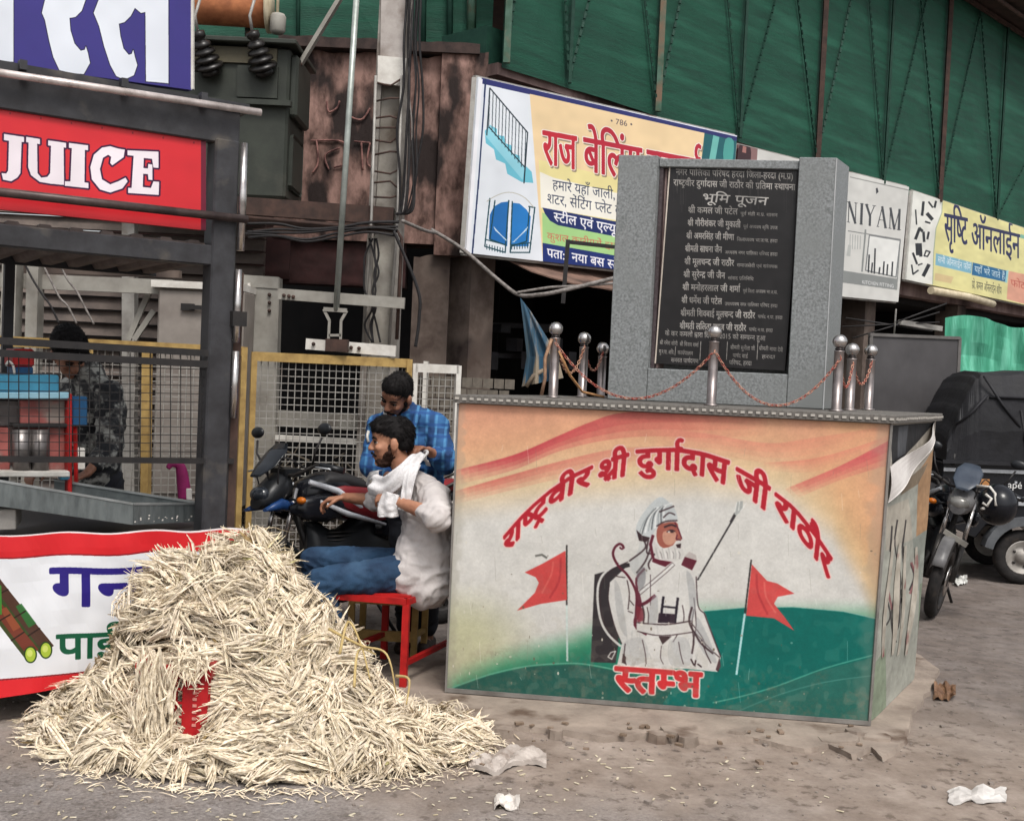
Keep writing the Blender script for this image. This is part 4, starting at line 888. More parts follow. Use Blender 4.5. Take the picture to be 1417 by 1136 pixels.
gc = thing('green_cloth', 'bright green translucent cloth hung above the black canopy', 'cloth', P(1370, 530, 13.4))
def gcf(u, v):
    p = P(lerp(1308, 1500, u), lerp(440 + 14 * u - 6 * math.sin(u * 9), 620, v), 13.4); p.y += .03 * math.sin(u * 16 + v * 4) + .06 * noise.noise(V(u * 9, v * 5, 1)) + .02 * math.sin(u * 41); return p
sheet('cloth_fold', gcf, 60, 10, mat('teal_green_cloth', '4d9e82', '3c8a6e', .7, 0, 5, .1, 30, stretch=(4, 4, .6), c3='66b398', s3=3, t3=(.5, .65)), gc)
hp = thing('plastic_pipe', 'cream plastic pipe lying along the wall under the yellow sign', 'pipe', FP(8, .3, 3))
q = [RP(x, y, FA + FN * .3, FN) for x, y in ((1288, 402), (1340, 411), (1374, 421))]; MB().tube(q, .055, 10).build('pipe_length', CREAM, hp)
ir = thing('awning_frame', 'bare iron awning frame and rods over the dark shop right of the slab', 'frame', P(1240, 460, 11.4))
for k, (a, b) in enumerate((((1165, 452), (1300, 446)), ((1240, 428), (1236, 476)), ((1240, 446), (1310, 420)), ((1170, 440), (1290, 458)), ((1180, 468), (1300, 432)))): MB().tube([P(*a, 11.4), P(*b, 11.6)], .008, 6).build('rod', GALV if k == 1 else BLACKST, ir)
MB().bar(P(1245, 446, 11.5), P(1302, 455, 11.7), .05, .05).build('channel', GALV, ir)
# ================================================================== transformer yard
tf = thing('transformer', 'olive grey electric transformer with black insulators on a high platform', 'transformer', P(300, 300, 9.4))
def yb(px0, px1, z0, z1, y0, y1, mb=None):
    mb = mb or MB(); a = PZ(px0, (z0 + z1) / 2, y0).x; b = PZ(px1, (z0 + z1) / 2, y0).x
    return mb.box(((a + b) / 2, (y0 + y1) / 2, (z0 + z1) / 2), (b - a, y1 - y0, z1 - z0))
yb(150, 398, 2.86, 4.02, 9.0, 9.7).build('tank', TRANS, tf, bevel=.02)
yb(140, 410, 4.02, 4.06, 8.9, 9.8).build('lid', TRANS, tf, bevel=.008)
yb(150, 402, 3.56, 3.60, 8.93, 8.998).build('stiffener', TRANS, tf)
yb(150, 383, 3.88, 4.0, 8.975, 8.998).build('name_band', mat('dull_olive_band', '5a5443', '474335'), tf)
for k in range(3): yb(160 + k * 26, 166 + k * 26, 3.0, 3.5, 8.86, 8.995).build('cooling_fin', TRANS, tf, bevel=.01)
yb(399, 412, 3.5, 3.98, 9.05, 9.6).build('side_radiator', TRANS, tf, bevel=.02); yb(328, 384, 3.62, 3.86, 8.97, 8.999).build('rib', TRANS, tf)
yb(399, 404, 2.95, 3.38, 9.1, 9.55).build('side_radiator', TRANS, tf, bevel=.03)
for px in (200, 283, 357):
    b = P(px + 10, 104, 8.96); ax = V(-.22, -.5, .84).normalized(); prof = [(.0, 0), (.075, 0), (.075, .04)]
    for k in range(4): h = .05 + k * .055; prof += [(.05, h), (.115 - k * .014, h + .008), (.11 - k * .014, h + .028), (.045, h + .045)]
    prof += [(.03, .27), (.05, .29), (.05, .33), (0, .34)]
    MB().lathe(b, prof, 14, ax).build('insulator', mat('black_porcelain', '24211f', '171514', .3), tf)
    MB().tube([b + ax * .33, b + ax * .40 + V(.0, 0, .05), b + V(-.06, -.1, .62)], .012, 6).build('terminal_lead', GALV, tf)
MB().tube([P(240, 4, 9.2), P(372, 12, 9.2)], .155, 20).build('oil_conservator', mat('rusted_orange_drum', 'b5734c', '8a5236', .7, 0, 7, .15, 30, c3='6a3d2b', s3=3, t3=(.55, .7)), tf)
for px in (252, 345): MB().bar(P(px, 14, 9.3), V(P(px, 14, 9.3).x, P(px, 14, 9.3).y, 4.05), .05, .04).build('drum_bracket', TRANS, tf)
MB().lathe(P(370, 12, 9.2), [(0, 0), (.19, 0), (.19, .03), (0, .035)], 20, (1, .05, 0)).build('end_flange', CREAM, tf)
MB().lathe(P(384, 47, 9.1), [(0, 0), (.045, .0), (.06, .02), (.062, .13), (.05, .15), (0, .15)], 14).build('breather', GREYPAINT, tf); MB().tube([P(384, 18, 9.1), P(386, -40, 9.1)], .012, 6).build('breather_pipe', CREAM, tf)
pl = thing('steel_platform', 'dark steel platform beams carrying the transformer to the concrete pole', 'platform', P(430, 300, 9.1))
for y in (8.82, 9.75): MB().bar(P(180, 274, y), P(545 - (y - 8.8) * 12, 300, y), .06, .13).build('beam', RUSTY, pl)
MB().bar(P(322, 303, 8.7), P(520, 318, 8.7), .05, .05).build('rail', RUSTY, pl); MB().bar(P(350, 322, 9.0), P(548, 306, 9.3), .05, .05).build('rail', RUSTY, pl)
MB().tube([P(330, 300, 8.65), P(550, 320, 8.65), P(556, 330, 8.65), P(549, 470, 8.65)], .014, 8).build('conduit', RUSTY, pl)
for px in (180, 300): MB().bar(P(px, 300, 9.3), PZ(px, GZ, 9.3), .1, .1).build('post', GALV, pl)
cp = thing('concrete_pole', 'pale grooved concrete electric pole with white patch and wire bindings', 'pole', PZ(500, GZ, 8.9))
top = P(556, -160, 8.9); bot = PZ(512, GZ, 8.9)
def pp(t, dx=0, dy=0): q = lerp(bot, top, t); return q + V(dx, dy, 0)
MB().hexa([bot + V(-.12, -.04, 0), bot + V(.12, -.04, 0), bot + V(.12, .12, 0), bot + V(-.12, .12, 0)][::1], [top + V(-.09, -.0, 0), top + V(.09, -.0, 0), top + V(.09, .12, 0), top + V(-.09, .12, 0)]).build('web', mat('pale_pole_concrete', 'a8a49b', '857f77', .85, 0, 5, .3, 35, c3='5f564d', s3=2.5, t3=(.52, .66)), cp)
for sgn in (-1, 1):
    MB().hexa([bot + V(sgn * .12 - .025, -.1, 0), bot + V(sgn * .12 + .025, -.1, 0), bot + V(sgn * .12 + .025, .13, 0), bot + V(sgn * .12 - .025, .13, 0)], [top + V(sgn * .09 - .022, -.08, 0), top + V(sgn * .09 + .022, -.08, 0), top + V(sgn * .09 + .022, .13, 0), top + V(sgn * .09 - .022, .13, 0)]).build('flange', CONC, cp)
a = P(541, 108, 8.78); mb = MB().hexa([a + V(-.1, -.005, -.04), a + V(.1, -.005, -.06), a + V(.1, .02, -.06), a + V(-.1, .02, -.04)], [a + V(-.105, -.005, .16), a + V(.11, -.005, .15), a + V(.11, .02, .15), a + V(-.105, .02, .16)]); mb.build('white_patch', WHITEP, cp)
sh_ = MB().hexa([P(530, -160, 8.8), P(566, -160, 8.8), P(566, -160, 8.9), P(530, -160, 8.9)], [P(526, 88, 8.79), P(558, 88, 8.79), P(558, 88, 8.88), P(526, 88, 8.88)]); sh_.build('pale_sleeve', mat('pale_weathered_render', 'b6afaa', '948c86', .85, 0, 5, .2, 25, c3='7b7069', s3=4, t3=(.55, .7)), cp)
rb = random.Random(8); mb = MB()
for k in range(9):
    y = 118 + k * 20 + rb.uniform(-6, 6); mb.tube([P(521 - k * .8, y, 8.76), P(540, y + rb.uniform(-5, 5), 8.75), P(557 - k * .8, y + rb.uniform(-8, 8), 8.76)], .008, 5)
mb.build('wire_binding', RUSTY, cp)
for dx in (-2, 34): MB().tube([P(522 + dx, 105, 8.74), P(516 + dx, 300, 8.74), P(504 + dx, 480, 8.74)], .011, 6).build('conduit', GALV, cp)
# yard steelwork
def piece(nm, lab, cat, fn, m=GALV, grp=None):
    th = thing(nm, lab, cat, fn[0]); fn[1](th); return th
ys = thing('yard_steel_frame', 'grey perforated steel columns and channels behind the yellow fence', 'frame', P(360, 600, 8.9))
def chan(x0, x1, y0, y1, Y, wpx, m=GREYPAINT, nm='channel', d=.06):
    s = Y / FPX; MB().bar(P(x0, y0, Y), P(x1, y1, Y), d, wpx * s).build(nm, m, ys)
def col_(px, w0, ytop, Y, m=GREYPAINT):
    s = Y / FPX; a = P(px, ytop, Y); b = PZ(px - 12, GZ, Y); MB().bar(b, a, w0 * s, .12, (0, 1, 0)).build('column', m, ys)
col_(372, 34, 385, 8.9); MB().bar(P(345, 392, 8.82), P(352, 700, 8.82), .02, .03).build('column_edge', WHITEP, ys)
chan(326, 386, 388, 392, 8.86, 16, GREYPAINT); chan(386, 560, 407, 420, 8.6, 15, GREYPAINT); chan(424, 548, 476, 486, 8.5, 15, WHITEP); chan(340, 520, 576, 586, 8.95, 22); chan(326, 512, 603, 612, 8.88, 8, WHITEP)
for (x, y, Y) in ((393, 409, 8.56), (400, 410, 8.56), (406, 411, 8.56), (434, 476, 8.46), (486, 481, 8.46), (497, 482, 8.46), (373, 408, 8.83), (373, 419, 8.83), (373, 430, 8.83)):
    MB().lathe(P(x, y, Y), [(0, 0), (.014, 0), (.014, .012), (0, .012)], 8, (0, -1, 0)).build('bolt', RUSTY, ys)
for px in (32,): col_(18, 20, 360, 8.4); col_(50, 16, 360, 8.45, GREYPAINT)
chan(0, 240, 388, 398, 8.5, 20); chan(20, 250, 372, 380, 8.7, 10, DIRTYWALL)
for (a, b) in (((206, 405), (178, 470)), ((213, 430), (186, 470)), ((300, 470), (286, 490))): MB().bar(P(*a, 8.6), P(*b, 8.6), .025, .04).build('strut', GREYPAINT, ys)
col_(590, 6, 500, 9.2, WHITEP)
sw = thing('switch_handle', 'grey rod and shackle of the isolator clamped above the yellow fence', 'switch rod', P(462, 480, 8.4))
MB().tube([P(497, -60, 8.4), P(465, 430, 8.4)], .022, 10).build('rod', mat('pale_rod', 'aab0aa', '8a908a', .4, .4, 8), sw)
MB().bar(P(448, 428, 8.4), P(480, 430, 8.4), .03, .03).bar(P(448, 428, 8.4), P(456, 444, 8.4), .02, .02).bar(P(480, 430, 8.4), P(472, 444, 8.4), .02, .02).bar(P(456, 444, 8.4), P(454, 482, 8.4), .018, .018).bar(P(472, 444, 8.4), P(471, 482, 8.4), .018, .018).bar(P(455, 464, 8.4), P(472, 464, 8.4), .018, .018).build('shackle', GREYPAINT, sw)
yb(450, 480, 1.69, 1.78, 8.33, 8.44).build('clamp', RUSTY, sw)
ds = thing('diagonal_strut', 'pale steel angle strut slanting above the old parapet', 'strut', P(415, 90, 9.2)); MB().bar(P(414, 92, 9.2), P(478, -14, 9.2), .075, .03).build('angle', GREYPAINT, ds); MB().lathe(P(415, 90, 9.17), [(0, 0), (.02, 0), (.02, .03), (0, .03)], 8, (0, -1, 0)).build('bolt', RUSTY, ds)
cb = thing('meter_cabinet', 'grey steel electric cabinet with a black latch behind the cart post', 'cabinet', P(250, 600, 8.5))
yb(214, 333, .5, 2.1, 8.45, 8.8).build('body', mat('warm_grey_cabinet', '8c857e', '746c66', .6, 0, 3, .04, 40), cb, bevel=.01); yb(209, 336, 2.1, 2.15, 8.4, 8.85).build('top_edge', WHITEP, cb)
yb(216, 331, .6, 2.08, 8.43, 8.449).build('door', mat('warm_grey_cabinet', ''), cb, bevel=.004)
yb(250, 268, 1.94, 1.99, 8.40, 8.43).build('latch', BLACKST, cb); yb(262, 290, 1.95, 1.98, 8.39, 8.41).build('latch', BLACKST, cb)
for px in (225, 320): yb(px, px + 6, GZ, .5, 8.5, 8.6).build('leg', GREYPAINT, cb)
lw = thing('louvred_wall', 'dim ribbed metal wall behind the cart and yard', 'wall', V(-3.4, 9.6, 0))
for k in range(26): MB().hexa([V(-6, 9.55, .1 + k * .11), V(-2.15, 9.75, .1 + k * .11), V(-2.15, 9.85, .1 + k * .11), V(-6, 9.65, .1 + k * .11)], [V(-6, 9.62, .2 + k * .11), V(-2.15, 9.82, .2 + k * .11), V(-2.15, 9.86, .2 + k * .11), V(-6, 9.66, .2 + k * .11)]).build('slat', mat('brown_grey_slats', '6a5f58', '4a423e', .75, 0, 4, .1, 30), lw)
# rubble and vines inside the yard
rb = random.Random(31); mb = MB()
for k in range(260):
    x = rb.uniform(-2.6, -.7); z = abs(rb.gauss(0, .35)); p = V(x, rb.uniform(9.1, 9.7), z)
    mb.tube([p, p + V(rb.uniform(-.15, .15), rb.uniform(-.1, .1), rb.uniform(-.05, .2)), p + V(rb.uniform(-.25, .25), rb.uniform(-.1, .1), rb.uniform(-.05, .35))], rb.uniform(.004, .012), 4, False)
o = mb.build('dry_brush', mat('dry_twigs', '7d7466', '544b40', .9, 0, 6), None, kind='stuff'); tag(o, 'tangle of dry grey twigs heaped inside the fenced yard', 'brush')
BR_ = []
for k in range(16):
    for i in range(11):
        z = .15 + k * .09; x0 = -.88 + i * .085 + (k % 2) * .04; BR_.append(V(x0 - .04 + rb.uniform(-.004, .004), 9.35 + rb.uniform(-.012, .012), z))
bw = thing('brick_stack', 'stack of drab grey bricks behind the right end of the fence', 'bricks', V(-.5, 9.4, GZ)); b_ = MB().box((0, 0, 0), (.078, .1, .078)).build('brick', mat('drab_brick', '6e675e', '4c4640', .9, 0, 8, .3, 30), None)
for i, p in enumerate(BR_):
    c_ = b_ if i == 0 else b_.copy()
    if i: C.objects.link(c_)
    c_.parent = bw; c_.location = p - ORI[bw]
# yellow fence panels with welded mesh
def panel(label, a, b, zt, zb=.12, n=None, two=True, col=YELLOW, wire=GALV, fw=.065):
    a = Vector(a); b = Vector(b); th = thing('mesh_fence', label, 'fence', V((a.x + b.x) / 2, (a.y + b.y) / 2, GZ), 'mesh fence panels')
    A0, B0 = V(a.x, a.y, 0), V(b.x, b.y, 0); up = V(0, 0, 1)
    for q in (A0, B0): MB().bar(q + up * GZ, q + up * zt, fw, .04, (B0 - A0)).build('post', col, th)
    MB().bar(A0 + up * (zt - .03), B0 + up * (zt - .03), .04, .065).build('rail', col, th); MB().bar(A0 + up * zb, B0 + up * zb, .04, .05).build('rail', col, th)
    L = (B0 - A0).length; nn = int(L / .048); mb = MB(); d = (B0 - A0).normalized()
    for k in range(1, nn): p = A0 + d * (L * k / nn) + V(0, .01, 0); mb.bar(p + up * zb, p + up * (zt - .06), .006, .006)
    m = int((zt - zb) / .052)
    for k in range(1, m): z = zb + (zt - zb - .06) * k / m; mb.bar(A0 + V(0, .017, z), B0 + V(0, .017, z), .006, .006)
    mb.build('wire_mesh', wire, th); return th
fz = 1.66
panel('yellow framed mesh panel between the transformer cabinet and the standing man', PZ(352, fz, 8.2), PZ(566, fz, 8.55), fz)
panel('yellow framed mesh panel seen through the juice cart', PZ(124, fz + .04, 7.6), PZ(337, fz, 8.1), fz + .03)
panel('yellow framed mesh panel mostly hidden left of the vendor', PZ(-90, fz, 7.0), PZ(118, fz, 7.56), fz + .02)
panel('narrow white framed mesh gate leaning beside the painted plinth', PZ(574, fz - .05, 8.6), PZ(634, fz - .05, 8.75), fz - .03, col=WHITEP, fw=.04)
MB_ = thing('yellow_pole', 'yellow fence post standing midway behind the juice cart', 'pole', PZ(204, GZ, 7.75)); MB().bar(PZ(200, GZ, 7.75), PZ(204, fz, 7.75), .075, .05, (1, 0, 0)).build('post_tube', YELLOW, MB_)
# cables
def cable(pts, r=.012, m=CABLE, name='overhead_cable', label=None, n=10):
    q = smooth([tuple(p) for p in pts], n, False); mb = MB().tube([V(*p) for p in q], r, 6); o = mb.build(name, m, None)
    for p in o.data.polygons: p.use_smooth = True
    return tag(o, label, 'cable')
cable([P(597, 318, 9.6), P(640, 345, 9.5), P(690, 388, 9.4), P(718, 408, 9.3), P(745, 408, 9.2), P(775, 403, 9.2), P(850, 385, 9.4)], .017, CABLEG, label='thick grey cable sagging under the railing workshop sign')
cable([P(716, 405, 9.28), P(760, 398, 9.3), P(800, 396, 9.3), P(850, 392, 9.4)], .012, CABLEG, label='thinner grey cable just above the sagging one')
cable([P(545, 320, 8.6), P(578, 400, 8.6), P(580, 440, 8.6), P(575, 480, 8.6)], .012, label='black cable curling down beside the brown pillar')
cable([P(557, 306, 8.6), P(585, 318, 9), P(600, 322, 9.5)], .014, CABLEG, label='short grey cable from the platform end to the parapet')
rb = random.Random(77)
bt = thing('cable_bundle', 'loose bundle of black cables running down beside the concrete pole', 'cables', P(570, 200, 8.7))
for k in range(8):
    x0 = 566 + k * 2.6; pts = []
    for j, y in enumerate((-60, 0, 60, 120, 180, 240, 290)):
        w_ = (0, 1, 3, 5, 9, 6, 0)[j]; pts.append(P(x0 - j * 2.2 + rb.uniform(-1, 1) * w_ * .8 + (w_ * .8 if k % 3 else -w_ * .3), y, 8.7 + rb.uniform(-.04, .04)))
    pts.append(P(552 + rb.uniform(-6, 6), 296, 8.7)); q = smooth([tuple(p) for p in pts], 7, False); MB().tube([V(*p) for p in q], rb.uniform(.006, .011), 5).build('cable', CABLEG if k == 2 else CABLE, bt)
for k in range(5):
    q = smooth([tuple(P(340 + j * 42 + rb.uniform(-4, 4), 312 + k * 5 - j * 2 + rb.uniform(-4, 5) + (j in (2, 3)) * 5, 8.62)) for j in range(6)], 6, False); MB().tube([V(*p) for p in q], .01, 5).build('cable', CABLE, bt)
for k in range(4):
    q = smooth([tuple(P(510 + rb.uniform(-6, 8) + k * 3, 330 + j * 24, 8.7)) for j in range(7)], 6, False); MB().tube([V(*p) for p in q], .008, 5).build('cable', CABLE, bt)
for k in range(3):
    q = smooth([tuple(P(34 + k * 24 + j * 12, 366 + j * 20 + rb.uniform(-5, 5), 8.3)) for j in range(5)], 6, False); MB().tube([V(*p) for p in q], .008, 5).build('cable', CABLEG if k else CABLE, bt)
# ================================================================== juice cart
Pc = PZ(350, .79, 5.66); O_ = V(Pc.x, Pc.y, 0); E1 = V(-.82, -.572, 0); E2 = V(-.572, .82, 0); PN = V(E1.y, -E1.x, 0)  # E1 to the left along the front
def K(a, b, z): return O_ + E1 * a + E2 * b + V(0, 0, z)
def KF(px, py, b=0):
    """point of the cart's front plane (b behind it) seen at a pixel"""
    return RP(px, py, O_ + E2 * b, E2)
def ka(px, py, b=0): q = KF(px, py, b); return (q - O_).dot(E1), q.z
cart = thing('juice_cart', 'sugarcane juice cart with red JUICE board, dark steel frame and printed skirt', 'cart', K(1, .6, GZ))
LW = 2.2
def kbox(a0, a1, b0, b1, z0, z1, nm, m, par=None, bev=0): return MB().hexa([K(a0, b0, z0), K(a1, b0, z0), K(a1, b1, z0), K(a0, b1, z0)], [K(a0, b0, z1), K(a1, b0, z1), K(a1, b1, z1), K(a0, b1, z1)]).build(nm, m, par or cart, bevel=bev)
# roof box: beams round a red board
a_r = ka(288, 250)[0]; a_p = ka(302, 400)[0]
kbox(-.02 + a_r - .16, LW, -.03, 1.15, 2.78, 2.82, 'roof_plate', DARKST)
kbox(a_r - .14, LW, -.02, .06, 2.62, 2.779, 'top_beam', DARKST, bev=.006)
kbox(a_r - .04, LW, -.02, .06, 2.04, 2.135, 'lower_beam', DARKST, bev=.006)
bd = RP; hq = hquad([(-100, 118), (285, 179), (285, 319), (-100, 280)])
def jf(u, v): return KF(*hq(u, v), .0)
sheet('juice_board', jf, 10, 6, print_mat('juice_print', art_juice(), .35, .02), cart, thick=E2 * .03)
kbox(a_r - .14, a_r - .02, -.03, .09, .6, 2.64, 'corner_post', DARKST, bev=.008)
kbox(ka(333, 500)[0], ka(322, 500)[0], .0, .04, .1, 2.02, 'corner_post', RUSTY)
kbox(a_r - .155, a_r - .145, .0, .1, .6, 1.8, 'side_strip', BLACKST)
p0 = K(a_r - .155, -.045, 2.63); MB().tube([p0, K(a_r - .155, -.045, 2.12)], .019, 10).tube([K(a_r - .15, -.045, 2.03), K(a_r - .15, -.045, 1.68)], .017, 10).tube([K(a_r - .15, -.045, 1.64), K(a_r - .15, -.045, 1.32)], .017, 10).build('chrome_tube', CHROME, cart)
kbox(a_r - .19, a_r - .12, -.07, -.03, 1.76, 1.83, 'bracket', BLACKST)
MB().tube([KF(-120, 83, -.07), KF(361, 156, -.07)], .017, 10).build('roof_pipe', mat('grey_pink_pipe', 'd8cdc8', 'a89d98', .3, .35, 9), cart)
MB().tube([KF(-120, 253, -.06), KF(342, 304, -.06)], .02, 10).build('board_pipe', mat('dark_brown_pipe', '554845', '3b3231', .4, .3, 9), cart)
for px in (170, 280, 30): q = ka(px, 128 + px * .15, -.05); kbox(q[0] - .015, q[0] + .015, -.07, -.02, 2.79, 2.83, 'pipe_clip', DARKST)
# roof underside, ribbed
for k in range(17):
    a = a_r - .1 + k * .135; MB().tube([K(a, .06, 2.12), K(a, 1.2, 2.10)], .045, 6, smooth=False).build('roof_rib', mat('brown_grey_roof', '7d706a', '5a4f4b', .7, 0, 5), cart)
kbox(a_r - .15, LW, .07, 1.2, 2.135, 2.15, 'ceiling_sheet', mat('brown_grey_roof', ''))
kbox(a_r - .15, LW, 1.2, 1.24, 2.05, 2.16, 'rear_beam', DARKST)
for a in (a_r + .6, LW - .04): kbox(a, a + .05, 1.19, 1.235, .76, 2.05, 'rear_post', DARKST)
kbox(LW - .08, LW, -.02, .06, .76, 2.62, 'corner_post', DARKST)
# counter and base
kbox(a_r - .22, LW, -.05, 1.2, .70, .765, 'counter', DARKST, bev=.005)
kbox(a_r - .1, LW - .05, .08, 1.15, .2, .699, 'base_cabinet', BLACKST)
for a in (.35, 1.75):
    MB().lathe(K(a, .35, .20), [(.02, 0), (.2, 0), (.23, .02), (.23, .06), (.2, .08), (.02, .08)], 20, E2).build('wheel', BLACKST, cart)
hq = hquad([(-100, 742), (352, 731), (352, 903), (-100, 984)])
def bf(u, v):
    p = KF(*hq(u, v), -.07); return p - E2 * (.012 * math.sin(u * 17 + v * 3) * v + .008 * noise.noise(V(u * 12, v * 5, 2))) + V(0, 0, .006 * math.sin(u * 23) * (1 - v))
sheet('printed_skirt', bf, 40, 10, print_mat('banner_print', art_banner(), .42, .05), cart, thick=E2 * .004)
# mesh rails above the counter
for (ya, yb_, r_) in ((472, 491, .02), (489, 506, .02), (635, 638, .016)): MB().bar(KF(-120, ya - (yb_ - ya) * .4, -.01), KF(322, yb_, -.01), .03, r_ * 1.6).build('rail', BLACKST, cart)
mb = MB()
for k in range(30):
    px = -100 + k * 14 + .0; mb.bar(KF(px, 488, .01), KF(px, 640, .01), .0035, .0035)
for k in range(13): mb.bar(KF(-110, 490 + k * 12, .012), KF(300, 500 + k * 11.4, .012), .0035, .0035)
mb.build('wire_mesh', BLACKST, cart)
# blue name board on the roof
tb = thing('roof_signboard', 'tall navy blue signboard with huge white Hindi letters standing on the cart roof', 'sign', K(1.2, .1, 2.82))
hq = hquad([(-150, -260), (266, -215), (266, 125), (-150, 68)])
sheet('printed_face', lambda u, v: KF(*hq(u, v), .05), 8, 8, print_mat('roof_sign_print', art_top(), .4, .02), tb, thick=E2 * .05)
mb = MB(); mb.bar(KF(264, -215, .06), KF(264, 124, .06), .03, .02).build('frame', WHITEP, tb)
# long steel trough on the counter
TR = mat('brushed_sheet_steel', '6f7575', '565b5c', .45, .45, 7, .05, 40, stretch=(1, 6, 1)); tr = thing('steel_trough', 'open grey sheet steel trough sloping across the cart counter', 'trough', K(.8, .1, .8))
q = [(-70, 650, -.02), (185, 700, -.02), (283, 697, .16), (40, 655, .4)]
c_ = [KF(-60, 692, -.02), KF(184, 726, -.02), KF(283, 721, .2), KF(75, 690, .48)]; t_ = [KF(-60, 655, -.02), KF(184, 697, -.02), KF(283, 697, .2), KF(75, 664, .48)]
for i, nm in ((0, 'front_side'), (1, 'end_side'), (2, 'rear_side')):
    a, b = c_[i], c_[(i + 1) % 4]; e, g = t_[i], t_[(i + 1) % 4]; d = (b - a).cross(V(0, 0, 1)).normalized() * .004; MB().hexa([a, b, b + d, a + d], [e, g, g + d, e + d]).build(nm, TR, tr)
MB().hexa([c_[0] + V(0, 0, .004), c_[1] + V(0, 0, .004), c_[2] + V(0, 0, .004), c_[3] + V(0, 0, .004)], [c_[0] + V(0, 0, .01), c_[1] + V(0, 0, .01), c_[2] + V(0, 0, .01), c_[3] + V(0, 0, .01)]).build('floor', TR, tr)
for i in range(3): MB().bar(t_[i], t_[i + 1], .014, .01).build('rim', mat('bright_edge', '9ea2a2', '808484', .35, .5), tr)
kb = KF(70, 712, -.03)
# white ice / juice froth at the end of the trough
rb = random.Random(5); mb = MB()
for k in range(70):
    x = rb.uniform(188, 282); u = rb.random(); p = lerp(lerp(c_[1], c_[2], (x - 184) / 100), t_[1], 0) + V(-.01, -.012, .012 + .03 * rb.random() ** 2); mb.ell(p, (rb.uniform(.003, .010),) * 3, None, 6, 4)
o = mb.build('cane_froth', WHITEP, tr, kind='stuff')
sb = thing('steel_box', 'low pale steel box below the trough at the photo left edge', 'box', KF(20, 735, .0)); MB().hexa([KF(-60, 736, .02), KF(22, 733, .02), KF(30, 722, .2), KF(-50, 724, .2)], [KF(-60, 706, .02), KF(22, 704, .02), KF(30, 698, .2), KF(-50, 700, .2)]).build('case', GALV, sb, bevel=.004)
# sugarcane press
pr = thing('cane_press', 'blue and red sugarcane press with steel rollers behind the cart mesh', 'juice machine', K(1.3, .6, .77))
BLU = mat('light_blue_enamel', '4f9fbf', '3d86a6', .45, 0, 6, c3='7a6a60', s3=5, t3=(.62, .75)); DBL = mat('deep_blue_enamel', '275e8c', '1d486d', .45, 0, 6); PNK = mat('faded_red_enamel', 'a8605a', '7d433f', .5, 0, 7, c3='8b8078', s3=4, t3=(.5, .6))
def kpx(x0, x1, y0, y1, b, d, nm, m, par, bev=.004):
    a = KF(x0, y1, b); c = KF(x1, y1, b); e = KF(x0, y0, b); g = KF(x1, y0, b); k = E2 * d
    return MB().hexa([a, c, c + k, a + k], [e, g, g + k, e + k]).build(nm, m, par, bevel=bev)
kpx(-80, 82, 519, 543, .42, .3, 'top_tray', BLU, pr, .008); kpx(-80, 96, 543, 552, .40, .34, 'tray_lip', mat('pale_blue_edge', '9cc6d6', '7fb0c4', .5), pr)
kpx(28, 90, 554, 650, .46, .25, 'side_plate', PNK, pr); kpx(-80, 26, 554, 590, .5, .25, 'side_plate', mat('dull_steel_case', '77706e', '5b5553', .5, .3), pr); kpx(-80, 14, 592, 650, .46, .25, 'side_plate', PNK, pr)
kpx(18, 96, 586, 592, .42, .1, 'cross_bar', BLACKST, pr); kpx(94, 100, 545, 690, .40, .1, 'red_upright', RED, pr)
for x in (30, 55): MB().tube([KF(x, 594, .44), KF(x, 650, .44)], .042, 14).build('roller', mat('roller_steel', '8a8583', '6b6664', .35, .7), pr)
kpx(-80, 97, 652, 660, .38, .3, 'chute', WHITEP, pr); kpx(84, 98, 652, 664, .4, .06, 'chute_foot', BLU, pr)
kpx(18, 48, 483, 508, .5, .2, 'motor_cover', RED, pr, .01); kpx(22, 46, 508, 519, .5, .2, 'motor_base', DBL, pr)
q = smooth([tuple(KF(*a, .44)) for a in ((8, 506), (12, 500), (18, 506), (20, 518))], 5, False); MB().tube([V(*p) for p in q], .006, 6).build('hose', WHITEP, pr)
bb = thing('blue_box', 'small deep blue box on a post beside the press', 'box', KF(110, 588, .45)); kpx(100, 121, 549, 589, .45, .1, 'case', DBL, bb, .005); MB().bar(KF(104, 590, .48), KF(106, 690, .48), .015, .015).build('stem', RED, bb)
kpx(104, 118, 620, 650, .5, .05, 'socket', WHITEP, bb)
pk = thing('pink_bottle', 'magenta cloth wrapped bottle hanging on the far side of the cart', 'bottle', KF(250, 690, .9)); 
q = smooth([tuple(KF(*a, .9)) for a in ((232, 648), (238, 642), (248, 644), (252, 656), (256, 690))], 5, False); n_ = len(q); MB().tube([V(*p) for p in q], [.012 + .028 * i / n_ for i in range(n_)], 10).build('wrap', mat('magenta_cloth', 'a02a6a', '7e1f52', .7), pk); kpx(258, 266, 676, 692, .86, .02, 'paper_tag', WHITEP, pk)
# ================================================================== the painted plinth
BL = G(618, 957, -.004); BR = G(1201, 1003, -.004); TL = P(635, 560, BL.y); TR_ = P(1232, 584, BR.y); TL.z = TR_.z = 1.435
SB = G(1265, 939, -.004); SV = SB - BR; ST = P(1295, 581, SB.y); ST.z = 1.435
plinth = thing('painted_plinth', 'boxy memorial plinth painted with saffron and green mural and arched Hindi heading', 'plinth', V((BL.x + BR.x) / 2, (BL.y + BR.y) / 2 + .5, 0))
def bil(a, b, c, d): return lambda u, v: lerp(lerp(a, b, u), lerp(d, c, u), v)
bl2 = BL + SV; tl2 = TL + (ST - TR_)
MB().hexa([BL + V(.012, .012, .0), BR + V(-.012, .012, 0), SB + V(-.015, -.01, 0), bl2 + V(.01, -.01, 0)], [TL + V(.012, .012, 0), TR_ + V(-.012, .012, 0), ST + V(-.015, -.01, 0), tl2 + V(.01, -.01, 0)]).build('core', CONC, plinth)
